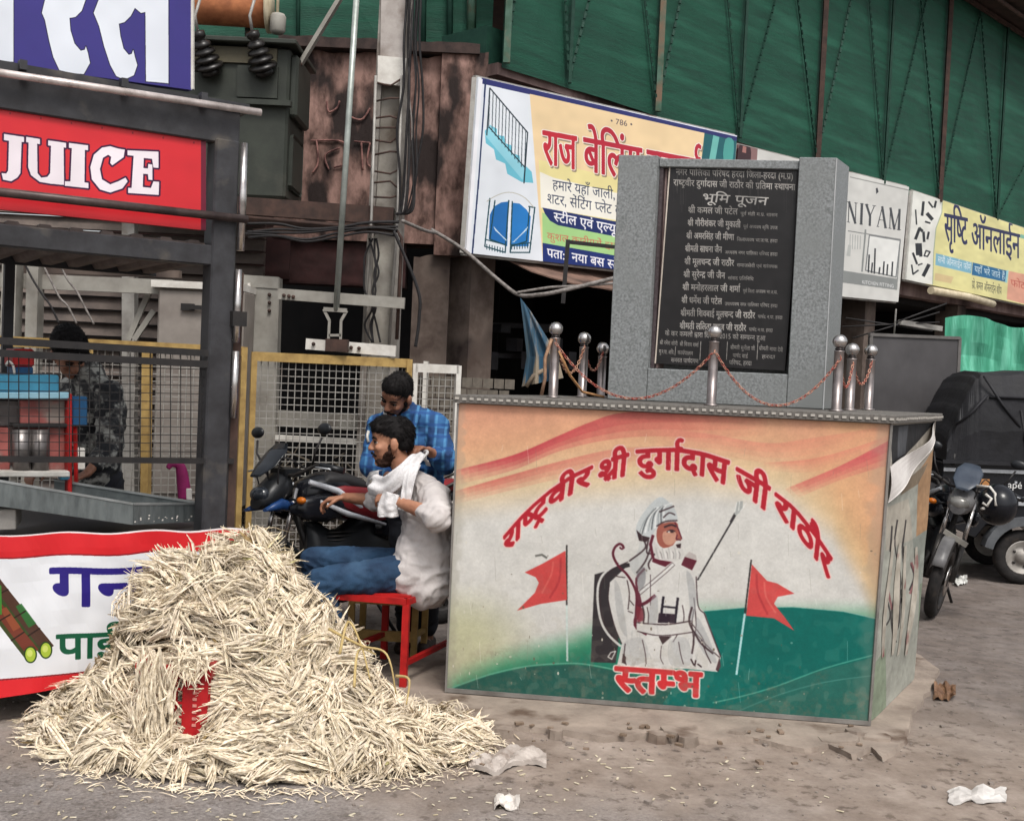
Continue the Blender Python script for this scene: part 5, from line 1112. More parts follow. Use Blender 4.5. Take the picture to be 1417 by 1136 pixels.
fm = bil(TL, TR_, BR, BL); sheet('mural_panel', lambda u, v: fm(u, v) + V(0, .004 * noise.noise(V(u * 5, v * 4, 0)), 0), 24, 16, print_mat('mural_paint', art_mural(), .36, .10), plinth, thick=V(0, .014, 0))
fs_ = bil(TR_, ST, SB, BR); nrm = V(SV.y, -SV.x, 0).normalized(); sheet('side_panel', lambda u, v: fs_(u, v) + nrm * (.006 * noise.noise(V(u * 6, v * 9, 1))), 12, 16, print_mat('torn_side_print', art_side(), .7, .4), plinth, thick=-nrm * .01, label='torn weathered end panel')
fl_ = bil(tl2, TL, BL, bl2); sheet('end_panel', fl_, 2, 2, CONC, plinth)
# loose flap of torn print folded over the side
def flap(u, v):
    a = lerp(fs_(.02, .26), fs_(.0, .14), u); b = lerp(fs_(.94, .07), fs_(.97, -.005), u); p = lerp(a, b, v); return p + nrm * (.012 + .05 * math.sin(v * math.pi) * (.4 + .6 * u) + .012 * math.sin(v * 9 + u * 3))
sheet('torn_flap', flap, 6, 18, mat('pale_vinyl_back', 'e6e2de', 'c8c2be', .5, 0, 4, .1, 20), plinth, thick=nrm * .002)
for k in range(4):
    u0 = (.16, .34, .5, .72)[k]; r_ = random.Random(k)
    def curl(u, v, u0=u0, r_=random.Random(k)): p = fs_(u0 + .05 * u + .03 * math.sin(v * 5 + u0 * 9), .38 + .4 * v + u0 * .12); return p + nrm * (.004 + .018 * u * math.sin(v * math.pi) * (1 if k % 2 else .3))
    sheet('torn_strip', curl, 2, 8, mat('peeling_vinyl', 'b5aea2', '8f887c', .7, 0, 8, c3='7a4848', s3=6, t3=(.6, .7)), plinth)
EDGE = mat('dull_metal_strip', '8b8782', '6c6864', .5, .3)
MB().bar(BR + V(.004, -.006, .0), TR_ + V(.004, -.006, 0), .012, .012).build('corner_strip', EDGE, plinth); MB().bar(BL + V(0, -.008, .012), BR + V(0, -.008, .012), .01, .02).build('bottom_strip', EDGE, plinth); MB().bar(BL + V(-.004, -.006, 0), TL + V(-.004, -.006, 0), .01, .01).build('corner_strip', EDGE, plinth)
# top slab with a beaded edge
ex = (TR_ - TL).normalized(); ey = V(SV.x, SV.y, 0).normalized()
c4 = [TL - ex * .012 - ey * .03, TR_ + ex * .03 - ey * .03, ST + ex * .03 + ey * .03, tl2 - ex * .03 + ey * .03]
GRAN = mat('grey_granite', '86898a', '626564', .4, 0, 85, .04, 160, detail=3, c3='747776', s3=3, t3=(.45, .7))
MB().hexa([V(p.x, p.y, 1.437) for p in c4], [V(p.x, p.y, 1.478) for p in c4]).build('top_slab', mat('speckled_edge_stone', '6f6b66', '54504c', .6, 0, 60, .1, 90), plinth, bevel=.003)
L = (c4[1] - c4[0]).length; n = 58; rb = random.Random(2)
bead = MB().box((0, 0, 0), (L / n * .55, .008, .011)).build('bead', mat('pale_stone_bead', 'b5b0a8', '8e8982', .6), None)
spots = [(lerp(c4[0], c4[1], (k + .5) / n) + V(0, -.002, 0), ex) for k in range(n)] + [(lerp(c4[1], c4[2], (k + .5) / 26) + V(.002, 0, 0), ey) for k in range(26)]
for i, (p, d) in enumerate(spots):
    c_ = bead if i == 0 else bead.copy()
    if i: C.objects.link(c_)
    c_.parent = plinth; c_.location = V(p.x, p.y, 1.459 + rb.uniform(-.0015, .0015)) - ORI[plinth]; c_.rotation_euler = (0, 0, math.atan2(d.y, d.x) + rb.uniform(-.04, .04))
# ================================================================== granite slab
ZT = 1.48; S0 = PZ(840, ZT, 6.15); S1 = PZ(1140, ZT, 5.99); U = (S1 - S0); WS = U.length; U.normalize(); W_ = V(.49, .87, 0).normalized(); TK = .26
slab = thing('memorial_slab', 'upright grey granite slab with carved black inscription plaque on the plinth', 'monument', S0 + U * WS / 2)
HT = 1.29
def SL(a, b, z): return S0 + U * a + W_ * b + V(0, 0, z)
def sbox(a0, a1, b0, b1, z0, z1, nm, m=GRAN, bev=.004): return MB().hexa([SL(a0, b0, z0), SL(a1, b0, z0), SL(a1, b1, z0), SL(a0, b1, z0)], [SL(a0, b0, z1), SL(a1, b0, z1), SL(a1, b1, z1), SL(a0, b1, z1)]).build(nm, m, slab, bevel=bev)
def sa(px, py, b=0): q = RP(px, py, S0 + W_ * b, U.cross(V(0, 0, 1))); return (q - S0).dot(U), q.z - ZT
aL = sa(903, 360)[0]; aR = sa(1098, 370)[0]; zB = sa(1000, 514)[1]; zTp = sa(1010, 232)[1]
sbox(0, aL, 0, TK, 0, HT, 'left_pillar'); sbox(aR, WS, 0, TK, 0, HT + .005, 'right_pillar'); sbox(aL + .002, aR - .002, .0, TK, 0, zB, 'base_block'); sbox(aL + .002, aR - .002, .02, TK, zTp, HT - .01, 'lintel_block'); sbox(aL + .002, aR - .002, .14, TK - .01, zB + .002, zTp - .002, 'back_panel')
DG = mat('dark_brown_granite', '4a4143', '33292b', .35, 0, 60); sbox(aL + .002, aL + .02, .035, .139, zB + .002, zTp - .002, 'reveal_strip', DG, .001); sbox(aL + .021, aL + .033, .06, .139, zB + .003, zTp - .003, 'reveal_strip', mat('pinkish_strip', '8a7672', '6a5552'), .001)
hq = hquad([(927.7, 225), (1107.7, 232), (1086, 513), (907, 503)]); nS = U.cross(V(0, 0, 1))
def pf(u, v): return RP(*hq(u, v), S0 + W_ * .045, nS)
sheet('inscription_plaque', pf, 4, 6, print_mat('carved_plaque', art_plaque(), .3, .02), slab, thick=W_ * .03)
MB().bar(pf(0, 0) - W_ * .004, pf(0, 1) - W_ * .004, .007, .006).build('plaque_trim', mat('pale_trim', 'c3b8ac', 'a0968b'), slab); MB().bar(pf(0, 0) - W_ * .004, pf(.96, 0) - W_ * .004, .006, .006).build('plaque_trim', mat('pale_trim', ''), slab)
MB().bar(SL(WS - .004, .0, .0), SL(WS - .004, .0, HT), .006, .006).build('arris_strip', mat('pale_arris', 'a5a7a7', '8b8d8d'), slab)  # thin paler strip up the front right edge of the slab
# ================================================================== steel posts and chains
def post(label, px, ytop, Y):
    b = PZ(px - 3, 1.479, Y); top = P(px, ytop, Y).z; h = top - 1.479
    th = thing('steel_post', label, 'post', b, 'polished steel posts round the slab'); r = .0245
    MB().lathe(b, [(0, 0), (r + .012, 0), (r + .012, .006), (r, .008), (r, h - .085), (r + .003, h - .08), (0, h - .078)], 16).build('tube', mat('dull_pinkish_steel', 'a39a97', '7d7573', .34, .85, 9), th)
    MB().lathe(b + V(0, 0, h - .08), [(.012, 0), (.022, .005), (.022, .012), (.012, .016)], 14).build('collar', mat('dark_collar', '4a4443', '2e2a2a', .3, .6), th)
    MB().ell(b + V(0, 0, h - .034), (.0365, .0365, .035), None, 18, 12).build('ball', CHROME, th)
    return b, h
g = [post('front left steel post on the plinth with tied chains', 768, 446, 5.95), post('middle post of the left trio beside the granite slab', 808, 460, 6.35), post('rearmost post of the left trio half hidden by the granite slab', 834, 474, 6.72),
     post('front centre steel post standing before the inscription', 987, 450, 5.72), post('foremost post of the right trio beside the slab', 1160, 463, 5.72), post('middle post of the right trio', 1178, 475, 6.08), post('rearmost rightmost post of the right trio', 1204, 477, 6.42)]
def chain(label, a, b, sag, col, za=.30, zb=.30, rope=False):
    p0 = a[0] + V(0, -.025, za); p1 = b[0] + V(0, -.025, zb); pts = []
    for i in range(25): t = i / 24; q = lerp(p0, p1, t); q.z -= sag * 4 * t * (1 - t); q.z = max(q.z, 1.488); pts.append(q)
    L = sum((pts[i + 1] - pts[i]).length for i in range(24)); n = int(L / .021); cum = [0]
    for i in range(24): cum.append(cum[-1] + (pts[i + 1] - pts[i]).length)
    mb = MB()
    for k in range(n):
        s = (k + .5) / n * L; i = next(j for j in range(24) if cum[j + 1] >= s - 1e-9); t = (s - cum[i]) / (cum[i + 1] - cum[i]); c = lerp(pts[i], pts[i + 1], t); d = (pts[i + 1] - pts[i]).normalized()
        up = V(0, 0, 1) if abs(d.z) < .9 else V(1, 0, 0); s1 = d.cross(up).normalized(); s2 = s1.cross(d); sd = s1 * .7 + s2 * .7 if k % 2 else s1 * .7 - s2 * .7
        ring = [c + d * (.0145 * math.cos(a_)) + sd * (.0065 * math.sin(a_)) for a_ in np.linspace(0, 2 * math.pi, 9)]; mb.tube(ring, .0024, 4, False)
    o = mb.build('plastic_chain', col, None); tag(o, label, 'chain', 'red and cream plastic chains between the posts')
CH1 = mat('red_cream_chain', '9a4a40', 'b58a76', .6, 0, 45, split=(.45, .55)); CH2 = mat('cream_chain', 'b08c74', '8f5c46', .6, 0, 45, split=(.45, .55))
chain('plastic chain looping from the left front post to the centre post', g[0], g[3], .26, CH1, .28, .27)
chain('plastic chain looping from the centre post to the right front post', g[3], g[4], .25, CH1, .27, .26)
chain('short plastic chain between the first two left posts', g[0], g[1], .16, CH2, .30, .28)
chain('short plastic chain between the rear two left posts', g[1], g[2], .12, CH1, .28, .26)
chain('short plastic chain between the first two right posts', g[4], g[5], .14, CH1, .27, .25)
chain('short plastic chain between the rear two right posts', g[5], g[6], .12, CH1, .25, .27)
o = MB().tube([g[0][0] + V(.02, -.03, .24), g[0][0] + V(.08, -.02, .12), g[1][0] + V(-.0, -.05, .03), g[1][0] + V(.12, -.05, .008)], .007, 6).build('orange_rope', mat('orange_rope', 'c09468', '966a45', .8, 0, 40), None); tag(o, 'loose orange rope hanging between the left steel posts', 'rope')
o = MB().tube([g[0][0] + V(-.02, -.02, .3), g[0][0] + V(-.05, -.02, .2), g[0][0] + V(-.045, -.03, .1), g[0][0] + V(-.06, -.02, .01)], .009, 6).build('tan_rope', mat('tan_rope', '9c7c62', '75594a', .8, 0, 40), None); tag(o, 'tan rope tied down the front left steel post', 'rope')
# ================================================================== heap of crushed cane
HC = V(-1.08, 4.98, 0); HH = .765
def heap(x, y):
    dx = (x - HC.x); dy = (y - HC.y); a = math.atan2(dy, dx); r = math.hypot(dx, dy)
    c, s = math.cos(a), math.sin(a)
    Rr = .97 if c > 0 else .90; Ry = .57 if s < 0 else .42
    t = math.sqrt((dx / Rr) ** 2 + (dy / Ry) ** 2)
    if c > 0: g = np.interp(t, [0, .12, .2, .3, .39, .5, .65, .86, 1, 1.3], [1, .96, .85, .70, .55, .37, .16, .05, .018, 0])
    else: g = np.interp(t, [0, .38, .51, .57, .61, .66, .79, .94, 1.02], [1, .95, .84, .64, .42, .33, .22, .07, 0])
    if s < 0: gf = np.interp(t, [0, .25, .45, .62, .78, .92, 1.02], [1, .92, .70, .42, .2, .07, 0]); k = s * s; g = g * (1 - k) + gf * k
    h = HH * g + g * .9 * (.13 * noise.noise(V(x * 4, y * 4, 2)) + .09 * noise.noise(V(x * 9, y * 9, 7)) + .03 * noise.noise(V(x * 22, y * 22, 3)))
    # a dark hollow low on the right of the top
    h -= .13 * math.exp(-(((x + 1.07) / .07) ** 2 + ((y - 4.62) / .06) ** 2))
    if CR0 - .02 < x < CR1 + .02 and y < 4.60: h = min(h, lerp(.05, h, min(1, max(0, (CR0 + .01 - x) / .03, (x - CR1 + .01) / .03, (y - 4.55) / .05))))
    return max(h, -.02)
CR0 = PZ(241, .1, 4.55).x; CR1 = PZ(288, .1, 4.55).x
def hn(x, y, e=.02):
    return V(-(heap(x + e, y) - heap(x - e, y)) / (2 * e), -(heap(x, y + e) - heap(x, y - e)) / (2 * e), 1).normalized()
CANE = bpy.data.materials.new('crushed_cane'); CANE.use_nodes = True; n = CANE.node_tree.nodes; l = CANE.node_tree.links; b = n['Principled BSDF']
at = n.new('ShaderNodeAttribute'); at.attribute_name = 'tint'; tc = n.new('ShaderNodeTexCoord'); ns = n.new('ShaderNodeTexNoise'); ns.inputs['Scale'].default_value = 55; ns.inputs['Detail'].default_value = 6; l.new(tc.outputs['Object'], ns.inputs[0])
cr = n.new('ShaderNodeValToRGB'); cr.color_ramp.elements[0].position = .25; cr.color_ramp.elements[0].color = hexc('a8977a'); cr.color_ramp.elements[1].position = .6; cr.color_ramp.elements[1].color = hexc('f2e6d2'); l.new(ns.outputs[0], cr.inputs[0])
mx = n.new('ShaderNodeMix'); mx.data_type = 'RGBA'; mx.blend_type = 'MULTIPLY'; mx.inputs[0].default_value = 1; l.new(cr.outputs[0], mx.inputs[6]); l.new(at.outputs[0], mx.inputs[7]); l.new(mx.outputs[2], b.inputs['Base Color']); b.inputs['Roughness'].default_value = .8
HB = mat('gap_shade_cane', '6a583e', '2e2418', .9, 0, 40, .8, 60)  # core coloured dark so the gaps between fibres read as shadow
# solid body
vs = []; fs = []; N = 90
for j in range(N + 1):
    for i in range(N + 1):
        x = HC.x - 1.0 + 2.35 * i / N; y = HC.y - .8 + 1.35 * j / N; h = heap(x, y) - .03; vs.append((x, y, GZ + h if h > -.02 else GZ - .04))
for j in range(N):
    for i in range(N): fs.append((j * (N + 1) + i, j * (N + 1) + i + 1, (j + 1) * (N + 1) + i + 1, (j + 1) * (N + 1) + i))
pile = thing('crushed_cane_heap', 'big cream heap of crushed sugarcane fibre spilling in front of the cart', 'cane heap', V(HC.x, HC.y, GZ), kind='stuff')
me = bpy.data.meshes.new('packed_core'); me.from_pydata([tuple(V(*v) - ORI[pile]) for v in vs], [], fs); link('packed_core', me, HB, pile, True, 'stuff')
rs = random.Random(12); SV_ = []; SF = []; SC = []
def strip(p, d, nrm_, L, wd, col, curl, seg=4):
    side = d.cross(nrm_).normalized(); n0 = len(SV_)
    for i in range(seg + 1):
        t = i / seg; ww = wd * (1 - .75 * abs(2 * t - 1) ** 3) * (1 - .5 * t); c = p + d * (L * (t - .5)) + nrm_ * (curl * (1 - (2 * t - 1) ** 2)) + side * (curl * .6 * math.sin(t * 4 + L * 40))
        SV_.append(c - side * ww); SV_.append(c + nrm_ * ww * .7); SV_.append(c + side * ww)
        SC.extend([col] * 3)
        if i: a = n0 + (i - 1) * 3; SF.append((a, a + 1, a + 4, a + 3)); SF.append((a + 1, a + 2, a + 5, a + 4))
def hit_crate(p):
    fx_ = (p.x - CR0) / (CR1 - CR0); return p.y < 4.6 and 0.02 < fx_ < 1.0 and .10 < p.z < .33
cnt = 0
while cnt < 6500:
    u = rs.random()
    x = HC.x - .98 + 2.25 * rs.random(); y = HC.y - .78 + 1.1 * rs.random() ** 1.0; h = heap(x, y)
    if h < .012: continue
    nn = hn(x, y)
    if nn.y > .35 and rs.random() < .8: continue
    p = V(x, y, GZ + h + rs.uniform(-.03, .03))
    if hit_crate(p): continue
    cnt += 1
    # clumps share a direction: mostly down the slope or across it
    th_ = 6.3 * noise.noise(V(x * 3.2, y * 3.2, 5)) + rs.gauss(0, .75); d = V(math.cos(th_), math.sin(th_), 0); dn = V(nn.x, nn.y, -.001)
    if dn.length > .2: d = (d + dn.normalized() * .7).normalized()
    d = (d - nn * d.dot(nn)).normalized(); d = (d + nn * rs.gauss(.06, .30)).normalized(); n2 = (nn - d * nn.dot(d) + V(rs.gauss(0, .35), rs.gauss(0, .35), 0)).normalized(); n2 = (n2 - d * n2.dot(d)).normalized()
    big = rs.random(); L = rs.uniform(.05, .12) if big < .45 else rs.uniform(.11, .23); wd = rs.uniform(.0022, .007) if big < .45 else rs.uniform(.006, .0145)
    v = rs.uniform(.58, 1.05); w1 = rs.random(); col = (v, v * rs.uniform(.95, .99), v * rs.uniform(.88, .98)) if w1 > .07 else (.45, .36, .2) if w1 > .03 else (.6, .62, .35)
    strip(p, d, n2, L, wd, col, rs.gauss(0, .014))
    if cnt % 5 == 0:      # a shredded length of cane: flat fibres lying side by side, fraying at the ends
        sd_ = d.cross(n2).normalized(); v = rs.uniform(.74, 1.05); lift = rs.uniform(.008, .045); cu = rs.gauss(0, .02); L0 = rs.uniform(.12, .25); sp = rs.uniform(.012, .034)
        for q_ in range(rs.randint(7, 13)):
            o_ = rs.uniform(-1, 1) * sp; d2 = (d + sd_ * o_ * rs.uniform(1, 8) + n2 * rs.gauss(.02, .06)).normalized(); u_ = v * rs.uniform(.88, 1.06)
            strip(p + sd_ * o_ + n2 * (lift + rs.uniform(-.004, .008)) + d * rs.gauss(0, .02), d2, (n2 + sd_ * rs.gauss(0, .4)).normalized(), L0 * rs.uniform(.7, 1.15), rs.uniform(.0025, .0095), (u_, u_ * .975, u_ * rs.uniform(.88, .97)), cu + rs.gauss(0, .005))
# fibres draped over the buried left half of the crate
for k in range(170):
    x = CR0 - rs.uniform(-.005, .14); z = rs.uniform(.10, .42); d = V(rs.gauss(0, .28), rs.gauss(0, .1), -1).normalized(); s_ = d.cross(V(0, -1, 0)).normalized(); v = rs.uniform(.75, 1.02)
    strip(V(x, 4.525 - rs.uniform(0, .045), GZ + z), d, V(rs.gauss(0, .3), -1, 0).normalized(), rs.uniform(.10, .22), rs.uniform(.003, .009), (v, v * .975, v * .92), rs.gauss(.008, .01))
for k in range(60):
    x = rs.uniform(CR0, CR1); d = V(rs.gauss(0, .6), -.3, rs.uniform(-1, .2)).normalized(); v = rs.uniform(.75, 1.02); strip(V(x, 4.53, GZ + rs.uniform(.38, .47)), d, V(0, -1, .3).normalized(), rs.uniform(.08, .18), rs.uniform(.003, .008), (v, v * .975, v * .92), .01)
# spikes on the skyline and stray bits round the foot
for k in range(260):
    a = rs.uniform(-2.9, .1); r = rs.uniform(0, .45); x = HC.x + r * math.cos(a); y = HC.y + r * .6 * math.sin(a); p = V(x, y, GZ + heap(x, y) + .02); d = V(rs.gauss(0, .9), rs.gauss(0, .5), rs.uniform(.1, .9)).normalized(); s_ = d.cross(V(.3, .9, .1)).normalized(); strip(p + d * .03, d, s_.cross(d), rs.uniform(.08, .17), rs.uniform(.002, .007), (rs.uniform(.8, 1),) * 2 + (.82,), rs.gauss(0, .02))
for k in range(500):
    a = rs.uniform(math.pi, 2 * math.pi + .3); R0 = .98 + abs(rs.gauss(0, .09)); x = HC.x + (1.0 if math.cos(a) > 0 else .82) * R0 * math.cos(a); y = HC.y + .66 * R0 * math.sin(a); th_ = rs.uniform(0, 6.3); strip(V(x, y, GZ + .006), V(math.cos(th_), math.sin(th_), rs.uniform(-.05, .1)).normalized(), V(0, 0, 1), rs.uniform(.015, .09), rs.uniform(.0015, .005), (.95, .92, .86), .004)
me = bpy.data.meshes.new('cane_fibre'); b0 = ORI[pile]; me.from_pydata([tuple(v - b0) for v in SV_], [], SF); ca = me.color_attributes.new('tint', 'FLOAT_COLOR', 'POINT'); ca.data.foreach_set('color', np.array([list(c) + [1] for c in SC], np.float32).ravel()); link('cane_fibre', me, CANE, pile, False, 'stuff')
# long bent leaves hanging on the right of the heap
mb = MB()
for k, q in enumerate([[(470, 905, 4.7), (482, 860, 4.75), (500, 893, 4.7), (512, 940, 4.65)], [(455, 870, 4.8), (500, 893, 4.7), (535, 905, 4.6), (548, 960, 4.6)], [(490, 950, 4.6), (496, 900, 4.7), (520, 905, 4.65)], [(548, 935, 4.7), (566, 940, 4.65), (562, 975, 4.6)]]):
    s_ = smooth([tuple(P(*a)) for a in q], 6, False); mb.tube([V(*p) for p in s_], [.007 * (1 - .6 * i / len(s_)) for i in range(len(s_))], 5)
mb.build('dry_leaf', mat('dry_cane_leaf', 'c4ad78', 'a08a58', .7), pile)
# ================================================================== red crates in the heap
CRED = mat('red_crate_plastic', 'b01f24', '8f171c', .4, 0, 6, c3='7a4b46', s3=6, t3=(.65, .8))
def crate(label, c, rz, w_=.40, d_=.30, h_=.29):
    th = thing('plastic_crate', label, 'crate', c, 'red crates buried in the cane heap'); m3 = Matrix.Rotation(rz, 3, 'Z'); c = Vector(c)
    def L_(x, y, z): return c + m3 @ V(x, y, z)
    def bx(x, y, z, sx, sy, sz, mb): return mb.box(L_(x, y, z), (sx, sy, sz), rz)
    for (x, y, sx, sy, nm) in ((0, -d_ / 2, w_, .012, 'front_wall'), (0, d_ / 2, w_, .012, 'rear_wall')):
        mb = MB(); bx(x, y, h_ - .03, sx, sy + .01, .05, mb); bx(x, y, .025, sx, sy + .004, .05, mb); bx(x - w_ / 2 + .035, y, h_ / 2, .07, sy, h_ - .1, mb); bx(x + w_ / 2 - .05, y, h_ / 2, .10, sy, h_ - .1, mb)
        for k in range(7): bx(x - w_ / 2 + .075 + k * (w_ - .2) / 6, y, h_ / 2, .009, sy * .8, h_ - .08, mb)
        for k in range(3): bx(x - .015, y, .09 + k * .055, w_ - .14, sy * .7, .010, mb)
        mb.build(nm, CRED, th)
    for sgn in (-1, 1):
        mb = MB(); bx(sgn * w_ / 2, 0, h_ - .03, .022, d_, .05, mb); bx(sgn * w_ / 2, 0, .025, .016, d_, .05, mb)
        for k in range(7): bx(sgn * w_ / 2, -d_ / 2 + .02 + k * (d_ - .04) / 6, h_ / 2, .010, .012, h_ - .08, mb)
        mb.build('side_wall', CRED, th)
    mb = MB(); bx(0, 0, .008, w_, d_, .012, mb); mb.build('floor', CRED, th)
    mb = MB()
    for k in range(7): bx(w_ / 2 - .05, -d_ / 2 - .0085, .06 + k * .026, .016, .003, .011, mb)
    mb.build('moulded_mark', mat('faded_pink_mark', 'cf8a80', 'b06a62'), th); return th
cxr = (CR0 + CR1) / 2
crate('upright red crate showing through a gap low in the cane heap', (CR1 - .15, 4.70, .085), .02, .28, .30, .30)
# ================================================================== bench
def bench(label, A, B, Cc, zt, m, grp='painted steel benches', slats=6):
    th = thing('steel_bench', label, 'bench', V((A.x + Cc.x) / 2, (A.y + Cc.y) / 2, GZ), grp); D_ = A + (Cc - B); q = [A, B, Cc, D_]; u = (B - A).normalized(); v = (Cc - B).normalized()
    def at_(p, z): return V(p.x, p.y, z)
    for i in range(4): MB().bar(at_(q[i], zt - .015), at_(q[(i + 1) % 4], zt - .015), .035, .03).build('frame_rail', m, th)
    for k in range(slats): t = (k + .5) / slats; MB().bar(at_(lerp(A, D_, t), zt + .003), at_(lerp(B, Cc, t), zt + .003), .05, .012).build('slat', m, th)
    for p in q: MB().bar(at_(p, GZ), at_(p, zt - .031), .034, .034, u).build('leg', m, th)
    MB().bar(at_(B, .11), at_(Cc, .11), .025, .025).build('stretcher', m, th); MB().bar(at_(A, .11), at_(D_, .11), .025, .025).build('stretcher', m, th)
bench('red slatted steel bench under the seated man', PZ(458, .44, 5.84), PZ(563, .44, 5.78), PZ(632, .44, 6.36), .44, RED)
bench('yellow painted bench frame behind the red bench', PZ(488, .36, 6.42), PZ(576, .36, 6.4), PZ(590, .36, 6.56), .36, YELLOW, slats=2)
yb_ = [o for o in C.objects if o.get('label', '').startswith('yellow painted bench')][0]
MB().bar(PZ(488, .10, 6.42), PZ(576, .10, 6.40), .03, .055).build('stretcher', YELLOW, yb_); MB().bar(PZ(488, .30, 6.42), PZ(576, .30, 6.40), .03, .05).build('stretcher', YELLOW, yb_)
# ================================================================== litter and stones
o = sheet('white_cloth_sack', lambda u, v: G(lerp(648, 756, u), lerp(1043, 1070 - 20 * abs(u - .4), v) + 6 * math.sin(u * 7)) + V(0, 0, .012 + .025 * abs(math.sin(u * 9 + v * 3)) * (1 - u * .5) + .01 * noise.noise(V(u * 14, v * 9, 1))), 30, 12, mat('dirty_white_sack', 'bdb4ac', '968c84', .8, 0, 6, .3, 40, c3='7c6c60', s3=8, t3=(.55, .7)), None, thick=V(0, 0, -.02)); tag(o, 'flattened dirty white sack at the right toe of the cane heap', 'sack')
def scrap(px0, px1, py0, py1, hh, label, col, seed):
    o = sheet('litter_scrap', lambda u, v: G(lerp(px0, px1, u) + 4 * noise.noise(V(u * 5, v * 5, seed)), lerp(py0, py1, v) + 5 * noise.noise(V(u * 4, v * 3, seed + 3))) + V(0, 0, .004 + hh * .7 * abs(noise.noise(V(u * 2.6, v * 2.2, seed + 7)))), 10, 8, mat(col[0], col[1], col[2], .5, 0, 9), None, thick=V(0, 0, -.004)); tag(o, label, 'litter', 'scraps of litter on the ground')
scrap(684, 718, 1104, 1122, .07, 'crumpled white paper scrap in front of the heap', ('paper_scrap', 'dcd6cf', 'b5aea6'), 1)
scrap(1312, 1392, 1094, 1112, .045, 'white plastic wrapper lying at the lower right', ('plastic_scrap', 'd5d1cc', 'aaa5a0'), 2)
scrap(1292, 1322, 951, 970, .12, 'crumpled brown leaf scrap right of the plinth', ('leaf_scrap', '8a6a50', '5f4636'), 3)
scrap(1318, 1338, 800, 810, .09, 'small white cup scrap near the parked motorcycle', ('cup_scrap', 'd8d8d4', 'b5b5b0'), 4)
# broken concrete pieces at the apron edge
for k, (px, py, s) in enumerate([(1165, 1022, .10), (1185, 1012, .06), (935, 1012, .09), (950, 1020, .06), (912, 1016, .05), (1215, 1020, .07), (700, 1010, .05), (770, 1012, .04), (1020, 1012, .04)]):
    r = random.Random(k + 60); c = G(px, py, 0); m = MB(); n_ = 7; ring = [(c + V(math.cos(a) * s * r.uniform(.7, 1.3), math.sin(a) * s * r.uniform(.5, 1), 0)) for a in [i * 2 * math.pi / n_ for i in range(n_)]]
    tz = V(r.gauss(0, .06), r.gauss(0, .06), 0); top_ = [c + (p - c) * .9 + V(0, 0, .006 + (p - c).dot(tz) + .004 * r.random()) for p in ring]; low = [V(p.x, p.y, GZ - .01) for p in ring]; m.loft([low, top_], True, False); o = m.build('concrete_fragment', mat('worn_dusty_concrete', ''), None); tag(o, ('largest cracked concrete piece at the right corner of the apron', 'small cracked piece just left of the largest one', 'cracked slab piece at the middle front of the apron', 'chip lying right behind the middle cracked piece', 'chip at the left end of the middle cracked pieces', 'rightmost small concrete piece by the plinth corner', 'leftmost small concrete piece under the mural flag', 'small concrete piece between the two mural flags at the apron edge', 'small concrete piece below the right mural flag')[k], 'rubble', 'broken concrete pieces by the apron')
rb = random.Random(99); mb = MB()
for k in range(1500):
    px = rb.uniform(-100, 1500); py = rb.triangular(800, 1150, 1010); p = G(px, py)
    if p.y > 9: continue
    s = rb.uniform(.002, .007) * (1.9 if rb.random() < .05 else 1); mb.box(p + V(0, 0, s * .3 + gh(p.x, p.y)), (s * 2, s * 1.6, s * 1.2), rb.uniform(0, 3), None)
o = mb.build('gravel', mat('small_stones', '928880', '6e655e', .9, 0, 30), None, kind='stuff'); tag(o, 'scattered grit and pebbles over the dusty ground', 'gravel')
mb = MB()
for k in range(420):
    px = rb.gauss(420, 330); py = rb.uniform(1040, 1136) if rb.random() < .6 else rb.uniform(960, 1100); p = G(px, py); a = rb.uniform(0, 3); s = rb.uniform(.004, .016); mb.box(p + V(0, 0, .004 + gh(p.x, p.y)), (s * 2, s * .6, .002), a)
o = mb.build('cane_crumbs', mat('cane_crumb', 'd6cdb8', 'b5a88c', .85, 0, 20), None, kind='stuff'); tag(o, 'tiny pale cane crumbs scattered on the ground before the heap', 'crumbs')
mb = MB()
for k in range(36):
    px = rb.uniform(640, 1240); py = rb.uniform(1000, 1030) if rb.random() < .7 else rb.uniform(980, 1060); p = G(px, py, -.0); s = rb.uniform(.006, .02); mb.box(p + V(0, 0, .002), (s * 2, s * 1.2, s * .6), rb.uniform(0, 3))
o = mb.build('rubble_bits', mat('brown_rubble', '8f7d6e', '665647', .95, 0, 20, .4, 60), None, kind='stuff'); tag(o, 'small brown rubble bits along the front edge of the apron', 'rubble')
# ================================================================== motorcycles
RUB = mat('tyre_rubber', '1d1c1c', '2b2827', .85, 0, 20, .2, 80, c3='4a4039', s3=6, t3=(.6, .75)); BPL = mat('black_plastic', '17181a', '222427', .35, 0, 8); GLB = mat('gloss_black_paint', '121317', '1a1b20', .2, 0, 6); ENG = mat('dark_engine_metal', '4a4745', '2f2d2c', .45, .6, 12); SIL = mat('silver_paint', 'b9bcc0', '9a9da1', .35, .3, 8)
LENS = mat('headlamp_lens', 'cfd6da', 'aab2b8', .12, .3, 10); SEATB = mat('black_seat_vinyl', '1e1d1e', '2a2829', .55, 0, 10, .1, 120)
def superring(T, x, zc, yw, zh, n=16, pw=2.4, yc=0):
    out_ = []
    for k in range(n):
        a = 2 * math.pi * k / n; c, s = math.cos(a), math.sin(a); out_.append(T(x, yc + yw * math.copysign(abs(c) ** (2 / pw), c), zc + zh * math.copysign(abs(s) ** (2 / pw), s)))
    return out_
